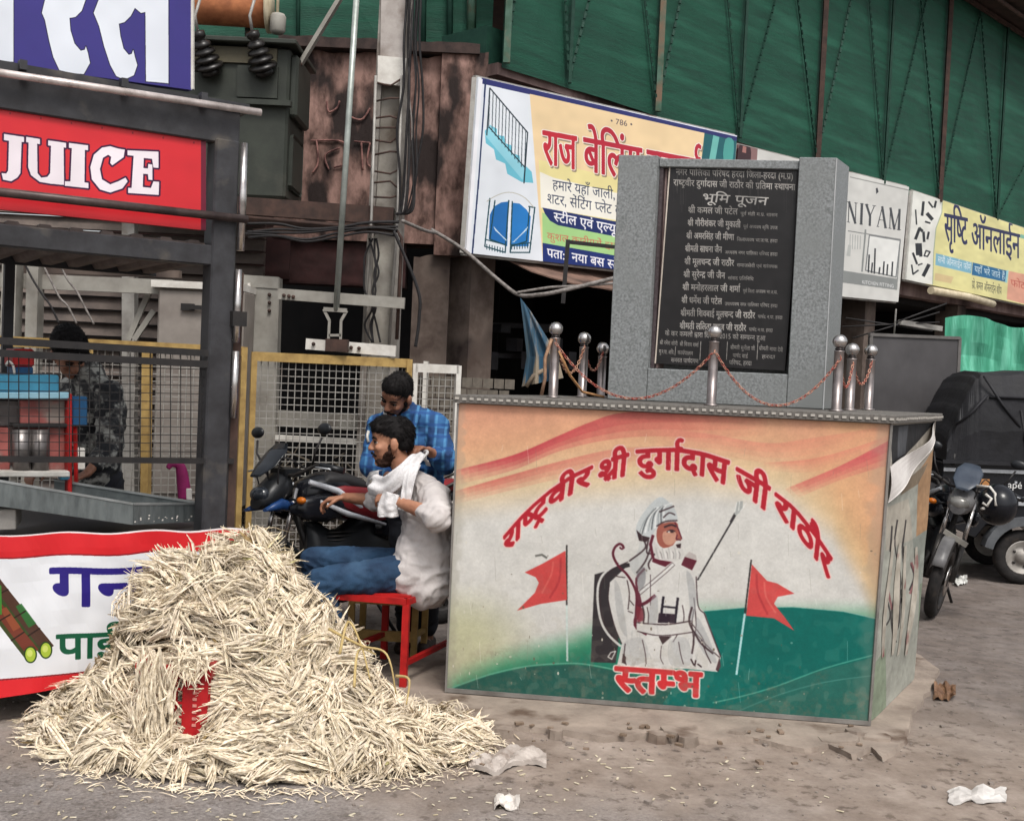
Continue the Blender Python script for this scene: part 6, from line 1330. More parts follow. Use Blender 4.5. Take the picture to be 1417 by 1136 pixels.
def motorcycle(label, pr_, pf_, lean, s=1.0, tank=GLB, shroud=SIL, seat=SEATB, visor=None, fair=BPL, steer=0, lens=None):
    """pr_, pf_: ground points of rear and front wheel"""
    mid = (pr_ + pf_) / 2; fx = (pf_ - pr_).normalized(); ly = V(-fx.y, fx.x, 0); up = (V(0, 0, 1) + ly * math.tan(lean)).normalized(); ly = up.cross(fx)
    th = thing('parked_motorcycle', label, 'motorcycle', V(mid.x, mid.y, GZ)); o0 = V(mid.x, mid.y, GZ)
    T = lambda x, y, z: o0 + (fx * x + ly * y + up * z) * s
    tv = lambda x, y, z: fx * x + ly * y + up * z
    WB = .64
    stt = R(steer); sf = fx * math.cos(stt) + ly * math.sin(stt); sl = up.cross(sf)
    def TF(x, y, z):   # steered front end, pivot at x=.52
        return o0 + (fx * .50 + sf * (x - .50) + sl * y + up * z) * s
    for (cx, fn, ax, nm) in ((-WB, T, ly, 'rear'), (WB, TF, sl, 'front')):
        c = fn(cx, 0, .30); wd = .055 if nm == 'rear' else .042; pr2 = []
        prof = [(.215, -wd * .8), (.235, -wd), (.275, -wd), (.297, -wd * .55), (.303, 0), (.297, wd * .55), (.275, wd), (.235, wd), (.215, wd * .8), (.215, -wd * .8)]
        rim = MB().lathe(c, [(a * s, b * s) for a, b in [(.195, -.03), (.218, -.045), (.222, -.045), (.222, .045), (.218, .045), (.195, .03), (.195, -.03)]], 32, ax).lathe(c, [(a * s, b * s) for a, b in [(0, -.06), (.04, -.06), (.045, 0), (.04, .06), (0, .06)]], 12, ax)
        for k in range(5):
            a = k * 1.2566 + .3; e = up.cross(ax); d = up * math.cos(a) + e * math.sin(a); rim.bar(c + d * .03 * s, c + d * .2 * s, .035 * s, .02 * s, ax)
        whl = rim.build('wheel', ENG, th); MB().lathe(c, [(a * s, b * s) for a, b in prof], 32, ax).build('tyre', RUB, whl); MB().lathe(c + ax * .05 * s, [(.05 * s, 0), (.12 * s, 0), (.12 * s, .006 * s), (.05 * s, .006 * s)], 20, ax).build('brake_disc', CHROME, whl)
    for sg in (-1, 1):
        MB().tube([TF(.66, sg * .085, .30), TF(.56, sg * .085, .62)], .022 * s, 10).build('fork_leg', ENG, th); MB().tube([TF(.56, sg * .085, .60), TF(.46, sg * .085, .92)], .016 * s, 10).build('fork_tube', CHROME, th)
    # mudguards
    for (cx, fn, a0, a1, nm, rr, hw) in ((WB, TF, 20, 150, 'front_mudguard', .325, .055), (-WB, T, 20, 150, 'rear_mudguard', .36, .07)):
        rg = []
        for a in np.linspace(a0, a1, 12):
            ca, sa_ = math.cos(R(a)), math.sin(R(a)); rg.append([fn(cx + rr * ca, -hw, .30 + rr * sa_ - .03), fn(cx + (rr + .012) * ca, -hw * .7, .30 + (rr + .012) * sa_), fn(cx + (rr + .015) * ca, hw * .7, .30 + (rr + .015) * sa_), fn(cx + rr * ca, hw, .30 + rr * sa_ - .03), fn(cx + (rr - .004) * ca, hw * .7, .30 + (rr - .004) * sa_), fn(cx + (rr - .004) * ca, -hw * .7, .30 + (rr - .004) * sa_)])
        MB().loft(rg).build(nm, fair, th)
    # frame, engine
    MB().tube([T(.45, 0, .86), T(.28, 0, .42), T(.05, 0, .24), T(-.25, 0, .26), T(-.32, 0, .5), T(-.75, 0, .74)], .022 * s, 8).tube([T(.45, 0, .9), T(-.1, 0, .72), T(-.32, 0, .5)], .025 * s, 8).build('frame', BLACKST, th)
    mb = MB().loft([superring(T, x, z, w_, h_, 14, 3) for x, z, w_, h_ in ((-.2, .34, .09, .10), (-.12, .34, .13, .13), (.08, .36, .14, .14), (.2, .36, .11, .12), (.24, .36, .07, .09))]); mb.build('engine', ENG, th)
    mb = MB().loft([superring(T, x, .56, .075, .10, 12, 3) for x in (.0, .23)])
    for k in range(7): mb.loft([superring(T, x, .50 + k * .024, .095, .006, 12, 3) for x in (-.01, .24)])
    mb.build('cylinder_fins', BLACKST, th)
    MB().loft([superring(T, x, z, w_, h_, 14, 2.6) for x, z, w_, h_ in ((.36, .60, .05, .12), (.28, .50, .09, .22), (.16, .44, .11, .2), (-.05, .56, .11, .2), (-.25, .60, .09, .16), (-.42, .66, .05, .08))]).build('engine_cowl', BPL, th)
    for sg in (-1, 1): MB().lathe(T(-.02, sg * .14, .34), [(0, 0), (.095 * s, 0), (.09 * s, .025 * s), (0, .03 * s)], 18, ly * sg).build('engine_cover', ENG, th)
    MB().tube([T(.2, -.06, .5), T(.3, -.09, .42), T(.26, -.12, .24), T(0, -.15, .2), T(-.3, -.17, .24)], .02 * s, 10).build('exhaust_pipe', ENG, th); MB().tube([T(-.28, -.17, .24), T(-.35, -.17, .26), T(-.8, -.18, .38)], [.03 * s, .05 * s, .055 * s], 14).build('silencer', BPL, th)
    MB().bar(T(-.15, -.06, .3), T(-.64, -.07, .3), .03 * s, .05 * s).bar(T(-.15, .06, .3), T(-.64, .07, .3), .03 * s, .05 * s).build('swing_arm', BLACKST, th)
    for sg in (-1, 1): MB().tube([T(-.6, sg * .11, .32), T(-.46, sg * .11, .66)], .028 * s, 10).build('shock_absorber', seat if seat is not SEATB else ENG, th)
    # tank
    MB().loft([superring(T, x, z, w_, h_, 18, 2.5) for x, z, w_, h_ in ((.42, .88, .05, .05), (.38, .885, .10, .085), (.28, .90, .135, .11), (.14, .90, .14, .115), (.02, .88, .12, .10), (-.10, .84, .085, .07), (-.16, .82, .06, .04))]).build('tank', tank, th)
    for sg in (-1, 1):
        MB().loft([superring(T, x, z, w_, h_, 12, 2.2, sg * y) for x, y, z, w_, h_ in ((.52, .13, .80, .012, .02), (.42, .15, .80, .03, .07), (.28, .155, .80, .032, .09), (.12, .14, .82, .028, .06), (-.02, .12, .80, .018, .03))]).build('tank_shroud', tank, th)
        MB().tube([T(.40, sg * .155, .96), T(.22, sg * .178, .90), T(.06, sg * .165, .80), T(-.10, sg * .14, .765)], [.014 * s, .02 * s, .02 * s, .008 * s], 8).build('shroud_stripe', shroud, th); MB().tube([T(.34, sg * .18, .84), T(.16, sg * .185, .76), T(-.14, sg * .15, .68)], [.01 * s, .018 * s, .008 * s], 8).build('shroud_stripe', shroud, th)
        MB().loft([superring(T, x, z, w_, h_, 10, 2.2, sg * .11) for x, z, w_, h_ in ((-.08, .66, .015, .04), (-.2, .66, .025, .09), (-.38, .72, .02, .07), (-.6, .80, .012, .03))]).build('side_panel', tank, th)
    MB().loft([superring(T, x, z, w_, h_, 16, 2.6) for x, z, w_, h_ in ((.0, .84, .06, .03), (-.08, .84, .10, .045), (-.25, .82, .135, .05), (-.42, .845, .14, .05), (-.50, .885, .13, .05), (-.75, .91, .12, .045), (-.86, .92, .07, .03))]).build('seat', seat, th)
    MB().loft([superring(T, x, z, w_, h_, 12, 2.4) for x, z, w_, h_ in ((-.5, .80, .10, .04), (-.75, .85, .09, .05), (-.95, .90, .06, .03))]).build('tail_cowl', tank, th); MB().box(T(-.96, 0, .88), (.03, .12 * s, .05 * s), math.atan2(fx.y, fx.x)).build('tail_lamp', RED, th)
    MB().tube([T(-.55, .13, .87), T(-.85, .12, .98), T(-1.0, .06, 1.0), T(-1.0, -.06, 1.0), T(-.85, -.12, .98), T(-.55, -.13, .87)], .012 * s, 8).build('grab_rail', ENG, th)
    # steering
    MB().tube([TF(.38, .36, 1.03), TF(.44, .26, 1.06), TF(.50, .12, 1.0), TF(.50, -.12, 1.0), TF(.44, -.26, 1.06), TF(.38, -.36, 1.03)], .012 * s, 8).build('handlebar', ENG, th)
    for sg in (-1, 1):
        MB().tube([TF(.43, sg * .265, 1.055), TF(.36, sg * .40, 1.02)], .02 * s, 10).build('grip', BPL, th); MB().tube([TF(.46, sg * .26, 1.045), TF(.45, sg * .38, 1.03)], .006 * s, 6).build('lever', SIL, th)
        MB().tube([TF(.45, sg * .22, 1.05), TF(.47, sg * .27, 1.14), TF(.44, sg * .30, 1.22)], .007 * s, 6).build('mirror_stem', BLACKST, th); e3 = Matrix((sf, sl, up)).transposed()
        MB().ell(TF(.43, sg * .31, 1.27), (.02 * s, .06 * s, .036 * s), e3).build('mirror', BPL, th); MB().tube([TF(.53, sg * .10, .86), TF(.53, sg * .19, .85)], .008 * s, 6).build('indicator_stem', BPL, th); MB().ell(TF(.53, sg * .21, .85), (.025 * s, .035 * s, .022 * s), e3).build('indicator', mat('amber_lens', 'c06a20', 'a05515', .25), th)
    MB().box(TF(.47, 0, 1.02), (.12 * s, .14 * s, .05 * s), math.atan2(sf.y, sf.x)).build('instruments', BPL, th)
    MB().loft([superring(TF, x, z, w_, h_, 16, 2.2) for x, z, w_, h_ in ((.48, .93, .08, .08), (.56, .92, .10, .10), (.64, .88, .09, .075), (.70, .84, .05, .035))]).build('headlamp_cowl', fair, th)
    MB().ell(TF(.665, 0, .89), (.05 * s, .075 * s, .052 * s), Matrix((sf, sl, up)).transposed()).build('headlamp', lens or LENS, th)
    MB().loft([superring(TF, x, z, w_, h_, 12, 2.2) for x, z, w_, h_ in ((.70, 1.0, .05, .008), (.62, 1.06, .10, .01), (.54, 1.14, .10, .01), (.50, 1.19, .06, .008))]).build('visor', visor or mat('smoked_visor', '20242a', '16191d', .15), th)
    MB().tube([T(-.02, .14, .28), T(-.10, .30, .03)], .012 * s, 8).build('side_stand', BLACKST, th)
    for sg in (-1, 1): MB().tube([T(-.05, sg * .1, .27), T(-.05, sg * .27, .28)], .014 * s, 8).build('footpeg', BPL, th)
    for k in range(3):
        q = smooth([tuple(TF(.46, -.2 + .2 * k, 1.03)), tuple(TF(.60, -.12 + .12 * k, 1.04 + .03 * k)), tuple(TF(.56, -.06 + .06 * k, .86)), tuple(T(.36, 0, .82))], 6, False); MB().tube([V(*p) for p in q], .005 * s, 5).build('control_cable', CABLE, th)
    return th, T, TF
REDS = mat('red_seat_vinyl', '7e1e24', '661a1f', .5, 0, 9, .1, 100)
bike1, T1, TF1 = motorcycle('black motorcycle with red seat and white tank stripes behind the seated man', PZ(600, GZ, 7.35), PZ(372, GZ, 6.62), R(-6), .97, GLB, mat('white_stripe', 'c9cbd0', 'a5a8ad', .3), REDS, steer=12, lens=mat('dark_headlamp', '2a2e34', '1a1d22', .1, 0, 6, spec=.6))
for sg in (-1, 1): MB().loft([superring(TF1, x, z, w_, h_, 10, 2.2, sg * .085) for x, z, w_, h_ in ((.70, .80, .02, .01), (.58, .83, .03, .035), (.44, .80, .02, .03))]).build('blue_accent', mat('blue_fairing', '1f3f70', '182f55', .25), bike1)
MB().loft([superring(T1, x, z, w_, h_, 16, 2.6) for x, z, w_, h_ in ((.30, .93, .12, .02), (.24, .965, .13, .055), (.1, .955, .135, .06), (-.02, .925, .12, .05), (-.10, .88, .08, .03))]).build('tank_pad', SEATB, bike1)
for sg in (-1, 1): MB().loft([superring(T1, x, z, w_, h_, 12, 2.2, sg * y) for x, y, z, w_, h_ in ((.24, .15, .90, .01, .02), (.16, .165, .86, .02, .07), (-.04, .155, .81, .025, .10), (-.26, .14, .78, .02, .08), (-.44, .13, .80, .01, .03))]).build('red_side_cover', REDS, bike1)
BLV = mat('blue_grey_visor', '434b56', '343b46', .3)
bike2, T2, TF2 = motorcycle('parked motorcycle with pale visor and round headlamp beyond the plinth end', PZ(1250, GZ, 9.35), PZ(1292, GZ, 8.35), R(11), .95, GLB, SIL, SEATB, BLV, mat('smoky_grey_plastic', '6f6e6e', '4c4b4c', .35), steer=-22, lens=mat('dim_headlamp', '8d8c88', '6c6b68', .2, .2, 10))
MB().bar(TF2(.70, -.05, .66), TF2(.70, .13, .60), .02, .035).build('number_plate', GREYPAINT, bike2)
hm = thing('black_helmet', 'black helmet with white angular stripes hanging on the far motorcycle', 'helmet', P(1383, 700, 8.3)); hc_ = P(1380, 698, 8.02)
MB().ell(hc_, (.135, .15, .145), None, 20, 14).build('shell', GLB, hm)
for q in ([(1352, 672), (1370, 674), (1377, 683), (1378, 700)], [(1364, 684), (1372, 690), (1366, 700), (1360, 696)], [(1358, 704), (1362, 703)]):
    pts = []
    for a in q:
        r_ = ray(*a); oc = CAMP - hc_; A_ = r_.dot(r_); B_ = 2 * oc.dot(r_); D_ = B_ * B_ - 4 * A_ * (oc.dot(oc) - .0205); t = (-B_ - math.sqrt(max(D_, 0))) / (2 * A_); pts.append(CAMP + r_ * t)
    MB().tube(pts, .010, 6).build('stripe', WHITEP, hm)
# ================================================================== three-wheeler with black canopy
PB = mat('black_vehicle_paint', '15161a', '1d1e22', .3, 0, 6, c3='38342f', s3=4, t3=(.62, .8)); TARP = mat('black_tarpaulin', '26262a', '17171a', .6, 0, 4, .3, 24)
FEN = mat('grey_mudguard', '5c5f62', '494b4e', .5, 0, 8)
au = thing('auto_rickshaw', 'black three wheeler with sagging black canopy parked at the right edge', 'auto rickshaw', PZ(1500, GZ, 9.9))
X0 = PZ(1296, .8, 9.8).x; YA = 9.8
def Q(x, y, z): return V(X0 + x, YA + y, GZ + z)
def prof(poly, y0, y1, nm, m, bev=.01): MB().prism([Q(x, y0, z) for x, z in poly], V(0, y1 - y0, 0)).build(nm, m, au, bevel=bev)
prof([(.02, .50), (.0, .72), (.02, 1.02), (2.3, 1.06), (2.42, .7), (2.4, .35), (1.1, .32), (.98, .40), (.86, .50), (.62, .55), (.40, .50), (.32, .38)], 0, 1.28, 'body', PB)
MB().bar(Q(.02, -.012, .96), Q(2.3, -.012, 1.0), .02, .03).build('body_rail', SIL, au); MB().bar(Q(.55, -.012, .70), Q(2.3, -.012, .70), .016, .03).build('body_rail', SIL, au); MB().bar(Q(.5, -.012, .755), Q(2.3, -.012, .755), .012, .012).build('body_rail', mat('dull_rail', '77797c', '5c5e60', .4, .4), au)
# wheel arch and wheel
wc = PZ(1407, .0, 9.78); WX = wc.x - X0; WR = .235
arc_ = [(WX + .34 * math.cos(a), .26 + .33 * math.sin(a)) for a in np.linspace(R(170), R(10), 14)] ; inn = [(WX + .27 * math.cos(a), .25 + .265 * math.sin(a)) for a in np.linspace(R(10), R(170), 14)]
MB().prism([Q(x, -.05, z) for x, z in arc_ + inn], V(0, .16, 0)).build('mudguard', FEN, au)
for (wx, yy) in ((WX, .06), (WX, 1.12), (2.95, .6)):
    c = Q(wx, yy, WR); whl = MB().lathe(c, [(0, .03), (.05, .035), (.055, .015), (.10, .012), (.135, .05), (.145, .052), (.145, -.04), (0, -.04)], 24, (0, -1, 0)).build('wheel', mat('dusty_silver_rim', 'aca8a2', '7f7a74', .5, .2), au)
    MB().lathe(c, [(.14, -.05), (.17, -.06), (.21, -.06), (.232, -.035), (.236, 0), (.232, .035), (.21, .06), (.17, .06), (.14, .05), (.14, -.05)], 28, (0, -1, 0)).build('tyre', RUB, whl)
    for k in range(5): a = k * 1.2566; MB().lathe(c + V(.08 * math.cos(a), -.015, .08 * math.sin(a)), [(0, 0), (.012, 0), (.012, .012), (0, .012)], 8, (0, -1, 0)).build('wheel_nut', ENG, whl)
# canopy
rg = []
for x, zt, zb in ((.03, 1.25, 1.04), (.12, 1.50, 1.04), (.24, 1.76, 1.04), (.30, 1.81, 1.04), (.9, 1.84, 1.05), (1.5, 1.83, 1.05), (2.1, 1.80, 1.06), (2.35, 1.74, 1.06)):
    ring = []
    for (yy, zz_) in ((-.03, zb), (-.04, zb + (zt - zb) * .35), (-.03, zb + (zt - zb) * .7), (.03, zt - .03), (.2, zt), (.65, zt + .02), (1.1, zt), (1.25, zt - .03), (1.31, zb + (zt - zb) * .6), (1.31, zb)): ring.append(Q(x, yy, zz_) + V(0, .03 * noise.noise(V(x * 4, yy * 3, zz_ * 5)), .02 * noise.noise(V(x * 5, zz_ * 4, yy))))
    rg.append(ring)
big = []
for i in range(len(rg) - 1):
    for k in range(7):
        t = k / 7; big.append([lerp(a, b, t) + V(0, -.012 * noise.noise(lerp(a, b, t) * 9), .008 * math.sin((i * 7 + k) * 1.3)) for a, b in zip(rg[i], rg[i + 1])])
MB().loft(big + [rg[-1]], smooth=False).build('canopy', TARP, au)
for x0, x1, z0, z1 in ((.30, .62, 1.78, 1.35), (.62, .70, 1.50, 1.06), (.36, 1.4, 1.60, 1.66), (.10, .34, 1.35, 1.62)): MB().tube([Q(x0, -.035, z0), Q((x0 + x1) / 2, -.05, (z0 + z1) / 2 - .02), Q(x1, -.04, z1)], .012, 6).build('canopy_fold', TARP, au)
MB().bar(Q(.0, -.05, 1.03), Q(2.3, -.05, 1.06), .03, .03).build('canopy_hem', TARP, au)
for x in (.1, .75, 1.5, 2.25): MB().tube([Q(x, -.02, 1.0), Q(x, -.02, 1.10)], .015, 6).build('canopy_post', BLACKST, au)
prof([(2.3, 1.06), (2.36, 1.72), (2.44, 1.74), (2.9, 1.15), (3.05, .8), (3.15, .45), (2.42, .40)], .15, 1.13, 'cab_front', PB)
MB().ell(Q(3.08, .64, .85), (.06, .1, .1)).build('headlamp', LENS, au)
# amber plate and lettering on the side
MB().box(Q(PZ(1352, .9, YA).x - X0, -.014, .865), (.13, .008, .06)).build('amber_reflector', mat('amber_reflector', 'c08a55', '8e5f38', .4), au)
T_, ad = shape('apé'); mb = MB(); x0 = PZ(1386, .8, YA).x - X0
for t in T_: mb.add([Q(x0 + p[0] * .085, -.016 - .0, .83 + p[1] * .085) for p in t] , [(0, 1, 2)])
mb.build('lettering', mat('white_lettering', 'e0e0dc', 'cccccc'), au)
T_, ad = shape('डीज़ल'); mb = MB(); x0 = PZ(1408, .8, YA).x - X0
for t in T_: mb.add([Q(x0 + p[0] * .07, -.016, .83 + p[1] * .085) for p in t], [(0, 1, 2)])
mb.build('lettering', mat('gold_lettering', 'b89a6a', '9a7e50'), au)
au.rotation_euler = (0, 0, R(-8)); au.location.x += .10
for k in range(4): MB().box(Q(.12 + k * .5, -.012, .88), (.02, .006, .02)).build('rivet', SIL, au)
# ================================================================== people
SKIN = mat('brown_skin', 'ab7b61', '95664f', .5, 0, 12, .05, 120, spec=.35); SKIN2 = mat('dark_brown_skin', '966a54', '7e5644', .5, 0, 12, .05, 120, spec=.35); HAIR = mat('black_hair', '0c0a0a', '141010', .75, 0, 40, .25, 220, spec=.2); EYEW = mat('eye_white', '9c928a', '857b74', .6, spec=.2); EYED = mat('eye_dark', '120d0b', '1a1210', .2); LIP = mat('lip_tone', '6e3f36', '5d352e', .5)
class Head:
    """head frame: f forward, u up, s = left side; c = centre of the skull between the ears"""
    def __init__(s, c, f, u, k=1.0):
        s.c = Vector(c); s.f = Vector(f).normalized(); s.u = (Vector(u) - s.f * Vector(u).dot(s.f)).normalized(); s.s = s.u.cross(s.f); s.k = k; s.m = Matrix((s.f, s.s, s.u)).transposed()
    def __call__(s, x, y, z): return s.c + (s.f * x + s.s * y + s.u * z) * s.k
    def ell(s, mb, c, r, n=16, m=11): mb.ell(s(*c), tuple(a * s.k for a in r), s.m, n, m)
    def cap(s, mb, a, b, r0, r1): mb.cap(s(*a), s(*b), r0 * s.k, r1 * s.k, 12)
    def skin(s, mb):
        s.ell(mb, (-.012, 0, .035), (.096, .074, .088)); s.ell(mb, (.035, 0, -.02), (.060, .062, .088)); s.ell(mb, (.042, 0, -.085), (.046, .042, .032)); s.ell(mb, (.0, 0, -.05), (.06, .062, .05))
        s.ell(mb, (.084, 0, .030), (.014, .045, .010)); s.ell(mb, (.078, 0, .052), (.02, .05, .035))
        s.cap(mb, (.092, 0, .014), (.112, 0, -.022), .009, .013)
        for sg in (-1, 1):
            s.ell(mb, (.104, sg * .012, -.026), (.011, .010, .008)); s.ell(mb, (.068, sg * .040, -.02), (.024, .02, .02)); s.ell(mb, (-.004, sg * .080, -.010), (.022, .012, .034), 12, 8); s.ell(mb, (.004, sg * .072, -.040), (.010, .008, .012), 10, 6)
        s.ell(mb, (.090, 0, -.058), (.012, .024, .009)); s.ell(mb, (.086, 0, -.070), (.013, .022, .010)); s.ell(mb, (.078, 0, -.098), (.018, .02, .018))
    def details(s, th, beard=1, bm=None):
        bm = bm or HAIR
        for sg in (-1, 1):
            mb = MB(); s.ell(mb, (.0795, sg * .030, .005), (.011, .0125, .0065), 12, 8); mb.build('eye', EYEW, th); mb = MB(); s.ell(mb, (.0885, sg * .030, .005), (.0035, .0055, .0052), 10, 6); mb.build('pupil', EYED, th)
            mb = MB().tube([s(.082, sg * .046, .009), s(.0915, sg * .031, .0135), s(.089, sg * .014, .008)], .0036 * s.k, 6); mb.build('eyelid', HAIR, th)
            mb = MB().tube([s(.080, sg * .052, .026), s(.092, sg * .034, .034), s(.098, sg * .013, .028)], [.003 * s.k, .005 * s.k, .004 * s.k], 6); mb.build('eyebrow', HAIR, th)
        mb = MB(); mb.tube([s(.095, -.022, -.064), s(.101, 0, -.0635), s(.095, .022, -.064)], [.002 * s.k, .005 * s.k, .002 * s.k], 6); mb.build('mouth', LIP, th)
        if beard:
            mb = MB(); mb.tube([s(.086, -.034, -.062), s(.104, -.012, -.047), s(.106, 0, -.046), s(.104, .012, -.047), s(.086, .034, -.062)], [.004 * s.k, .0065 * s.k, .006 * s.k, .0065 * s.k, .004 * s.k], 8); mb.build('moustache', HAIR, th)
            mb = MB(); s.ell(mb, (.043, 0, -.090), (.049, .0455, .033)); s.ell(mb, (.018, 0, -.055), (.056, .0645, .045)); s.ell(mb, (.064, 0, -.100), (.026, .026, .019))
            for sg in (-1, 1): s.cap(mb, (.012, sg * .066, -.005), (.022, sg * .062, -.05), .011, .014)
            inv = s.m.transposed()
            def cut(p):
                q = inv @ (p - s.c) / s.k
                if q.z > -.002: return True
                if q.x > .05 and q.z > -.054 + max(0, (abs(q.y) - .03)) * .9: return True
                if q.x > .082 and abs(q.y) < .026 and -.078 < q.z: return True
                return q.x > .03 and q.z > -.036
            remesh(mb, 'beard', .005 * s.k, bm, th, 3, .0, 20, .0035, cut)
    def hair(s, th, name='hair', front=.058, side=-.005, vol=1.0, fringe=0):
        mb = MB(); s.ell(mb, (-.018, 0, .043), (.097 * vol, .079 * vol, .088 * vol)); s.ell(mb, (-.052, 0, -.0), (.056, .070, .060)); s.ell(mb, (.025, 0, .085), (.068, .066, .052 * vol))
        if fringe: s.ell(mb, (.066, .01, .078), (.034, .056, .034)); s.ell(mb, (.045, -.0, .092), (.06, .06, .03))
        inv = s.m.transposed()
        def cut(p):
            q = inv @ (p - s.c) / s.k
            if q.x > .05 and q.z < front: return True
            if q.x > -.022 and q.z < front * .35 + (q.x - .0) * .5 and q.x <= .05: return True
            return q.z < -.045
        o = remesh(mb, name, .005 * s.k, HAIR, th, 3, .0018, 22, .001, cut)
        rr_ = random.Random(5); vv = o.data.vertices; base = ORI[o]; tb_ = MB()
        for q in range(1100):
            v_ = vv[rr_.randrange(len(vv))]; p = v_.co + base; nn = v_.normal.normalized(); q_ = inv @ (p - s.c); fl = s.f * (.9 if q_.x > -.02 else -.5) - s.u * .5 + s.s * rr_.gauss(0, .2)
            t_ = (fl - nn * fl.dot(nn)).normalized(); L_ = rr_.uniform(.018, .036) * s.k; tb_.tube([p - nn * .002, p + t_ * L_ * .5 + nn * .002, p + t_ * L_ + nn * rr_.uniform(-.002, .003)], [.0012, .001, .0004], 3, False)
        tb_.build('hair_lock', HAIR, th, kind='stuff')
def hand(mb, wrist, d, palm_n, k=1.0, curl=.8, side=1):
    """palm and five fingers; d: direction of the hand, palm_n: the way the palm faces"""
    d = Vector(d).normalized(); n_ = Vector(palm_n); n_ = (n_ - d * n_.dot(d)).normalized(); s_ = d.cross(n_) * side; w = Vector(wrist)
    for j in (-1.3, -.4, .5, 1.3): mb.cap(w + s_ * j * .012 * k, w + d * .085 * k + s_ * j * .022 * k, .014 * k, .0125 * k, 10)
    for j, (o_, L) in enumerate(((-.030, .062), (-.010, .072), (.010, .068), (.030, .052))):
        b = w + d * .085 * k + s_ * o_ * k; a = curl * (.75 + .08 * j); p = b; ang = 0
        for q, seg in enumerate((.45, .32, .23)):
            ang += a * (.6, .9, .6)[q]; v_ = d * math.cos(ang) + n_ * math.sin(ang) + s_ * o_ * (1.6 if q == 0 else .3); e = p + v_.normalized() * L * seg * k * 1.25; mb.cap(p, e, (.0095 - q * .0008) * k, (.0088 - q * .0008) * k, 8); p = e
    b = w + d * .03 * k - s_ * .028 * k; v_ = (d * .7 - s_ * .6 + n_ * .35).normalized(); m_ = b + v_ * .042 * k; mb.cap(b, m_, .0125 * k, .0105 * k, 8); mb.cap(m_, m_ + (d * .8 + n_ * .5 - s_ * .1).normalized() * .036 * k, .0102 * k, .008 * k, 8)
def foot(mb, ank, d, k=1.0):
    d = Vector(d).normalized(); g_ = Vector((ank.x, ank.y, GZ + .035)); mb.cap(g_ - d * .05, g_ + d * .10, .036 * k, .036 * k); mb.cap(g_ + d * .05, g_ + d * .17, .04 * k, .028 * k); mb.cap(g_, ank, .035 * k, .035 * k)
SHOE = mat('worn_dark_shoe', '3a2d26', '2a211d', .6, 0, 12)
# ---------------------------------------------------------------- seated man
sm = thing('person', 'seated man in dusty white shirt and blue jeans facing left', 'person', PZ(560, GZ, 6.05))
WSH = mat('dusty_white_shirt', 'c9c3c0', 'a8a19f', .85, 0, 5, .15, 70, c3='8e837d', s3=4, t3=(.6, .78)); JEAN = mat('blue_denim', '2a4560', '1b2f47', .85, 0, 7, .25, 150, c3='405c77', s3=3, t3=(.55, .75), stretch=(1, 1, 1)); TOW = mat('white_towel', 'dcdada', 'bfbcbc', .9, 0, 14, .4, 120)
pel = P(588, 792, 6.05); che = P(590, 715, 6.06); nk = P(573, 668, 6.09); hd = Head(P(543, 612, 6.08), V(-.97, -.16, -.10), V(-.05, 0, 1), 1.05)
sn, sf_ = P(601, 686, 5.92), P(562, 675, 6.27)
en, ef = P(602, 714, 5.73), P(532, 694, 6.42); hn_, hf = P(551, 694, 5.86), P(477, 688, 6.58)
hipn, hipf = P(585, 792, 5.95), P(582, 786, 6.15); kn, kf = P(442, 805, 5.83), P(434, 775, 6.16); an, af = PZ(470, .08, 5.86), PZ(440, .08, 6.2)
mb = MB(); hd.skin(mb); mb.cap(nk + V(0, 0, -.04), hd(-.01, 0, -.05), .058, .054)
mb.cap(pel, che, .11, .12); mb.cap(che, nk, .11, .06); mb.cap(sn, nk, .05, .045); mb.cap(sf_, nk, .05, .045)
for a, b, c, dn in ((sn, en, hn_, V(-.8, .1, .45)), (sf_, ef, hf, V(-.95, .1, -.2))):
    mb.cap(a, b, .046, .038); mb.cap(b, lerp(b, c, .35), .038, .039); mb.cap(lerp(b, c, .35), c, .039, .026)
hand(mb, hn_, P(533, 688, 5.88) - hn_, V(0, .6, -.8), 1.0, .95, 1); hand(mb, hf, P(462, 690, 6.58) - hf, V(-.2, 0, -1), 1.08, 1.0, -1)
for a, b, c in ((hipn, kn, an), (hipf, kf, af)): mb.cap(a, b, .07, .05); mb.cap(b, c, .048, .034); foot(mb, c, V(-1, -.15, 0))
remesh(mb, 'body', .0062, SKIN, sm, 4, .0012, 20)
hd.details(sm, 1, mat('dark_stubble', '2e201b', '3d2a22', .8, 0, 60, .3, 200, spec=.1)); hd.hair(sm, 'hair', .052, 0, 1.02, 1)
mb = MB(); mb.cap(pel + V(.0, 0, -.0), pel + V(.01, 0, .12), .150, .145); mb.cap(pel + V(.02, -.08, -.045), pel + V(.03, .05, -.045), .115, .115); mb.cap(pel + V(-.07, -.12, -.0), pel + V(-.05, -.08, .14), .10, .09); mb.cap(pel + V(-.0, -.12, -.06), pel + V(.02, -.10, .0), .10, .10); mb.cap(pel + V(.01, .06, -.02), che + V(.02, .06, 0), .14, .13); mb.cap(pel + V(.02, -.06, -.03), che + V(.02, -.06, 0), .14, .13); mb.cap(che + V(.01, 0, 0), nk + V(.01, 0, -.03), .14, .072); mb.cap(che, sn, .115, .078); mb.cap(che, sf_, .115, .078); mb.cap(sn, nk, .072, .06); mb.cap(sf_, nk, .072, .06)
mb.cap(sn, en + V(.006, 0, .0), .074, .066); mb.cap(en + V(.012, 0, -.01), lerp(en, hn_, .2), .062, .050); mb.cap(sf_, ef, .075, .065); mb.cap(ef, lerp(ef, hf, .3), .062, .05)
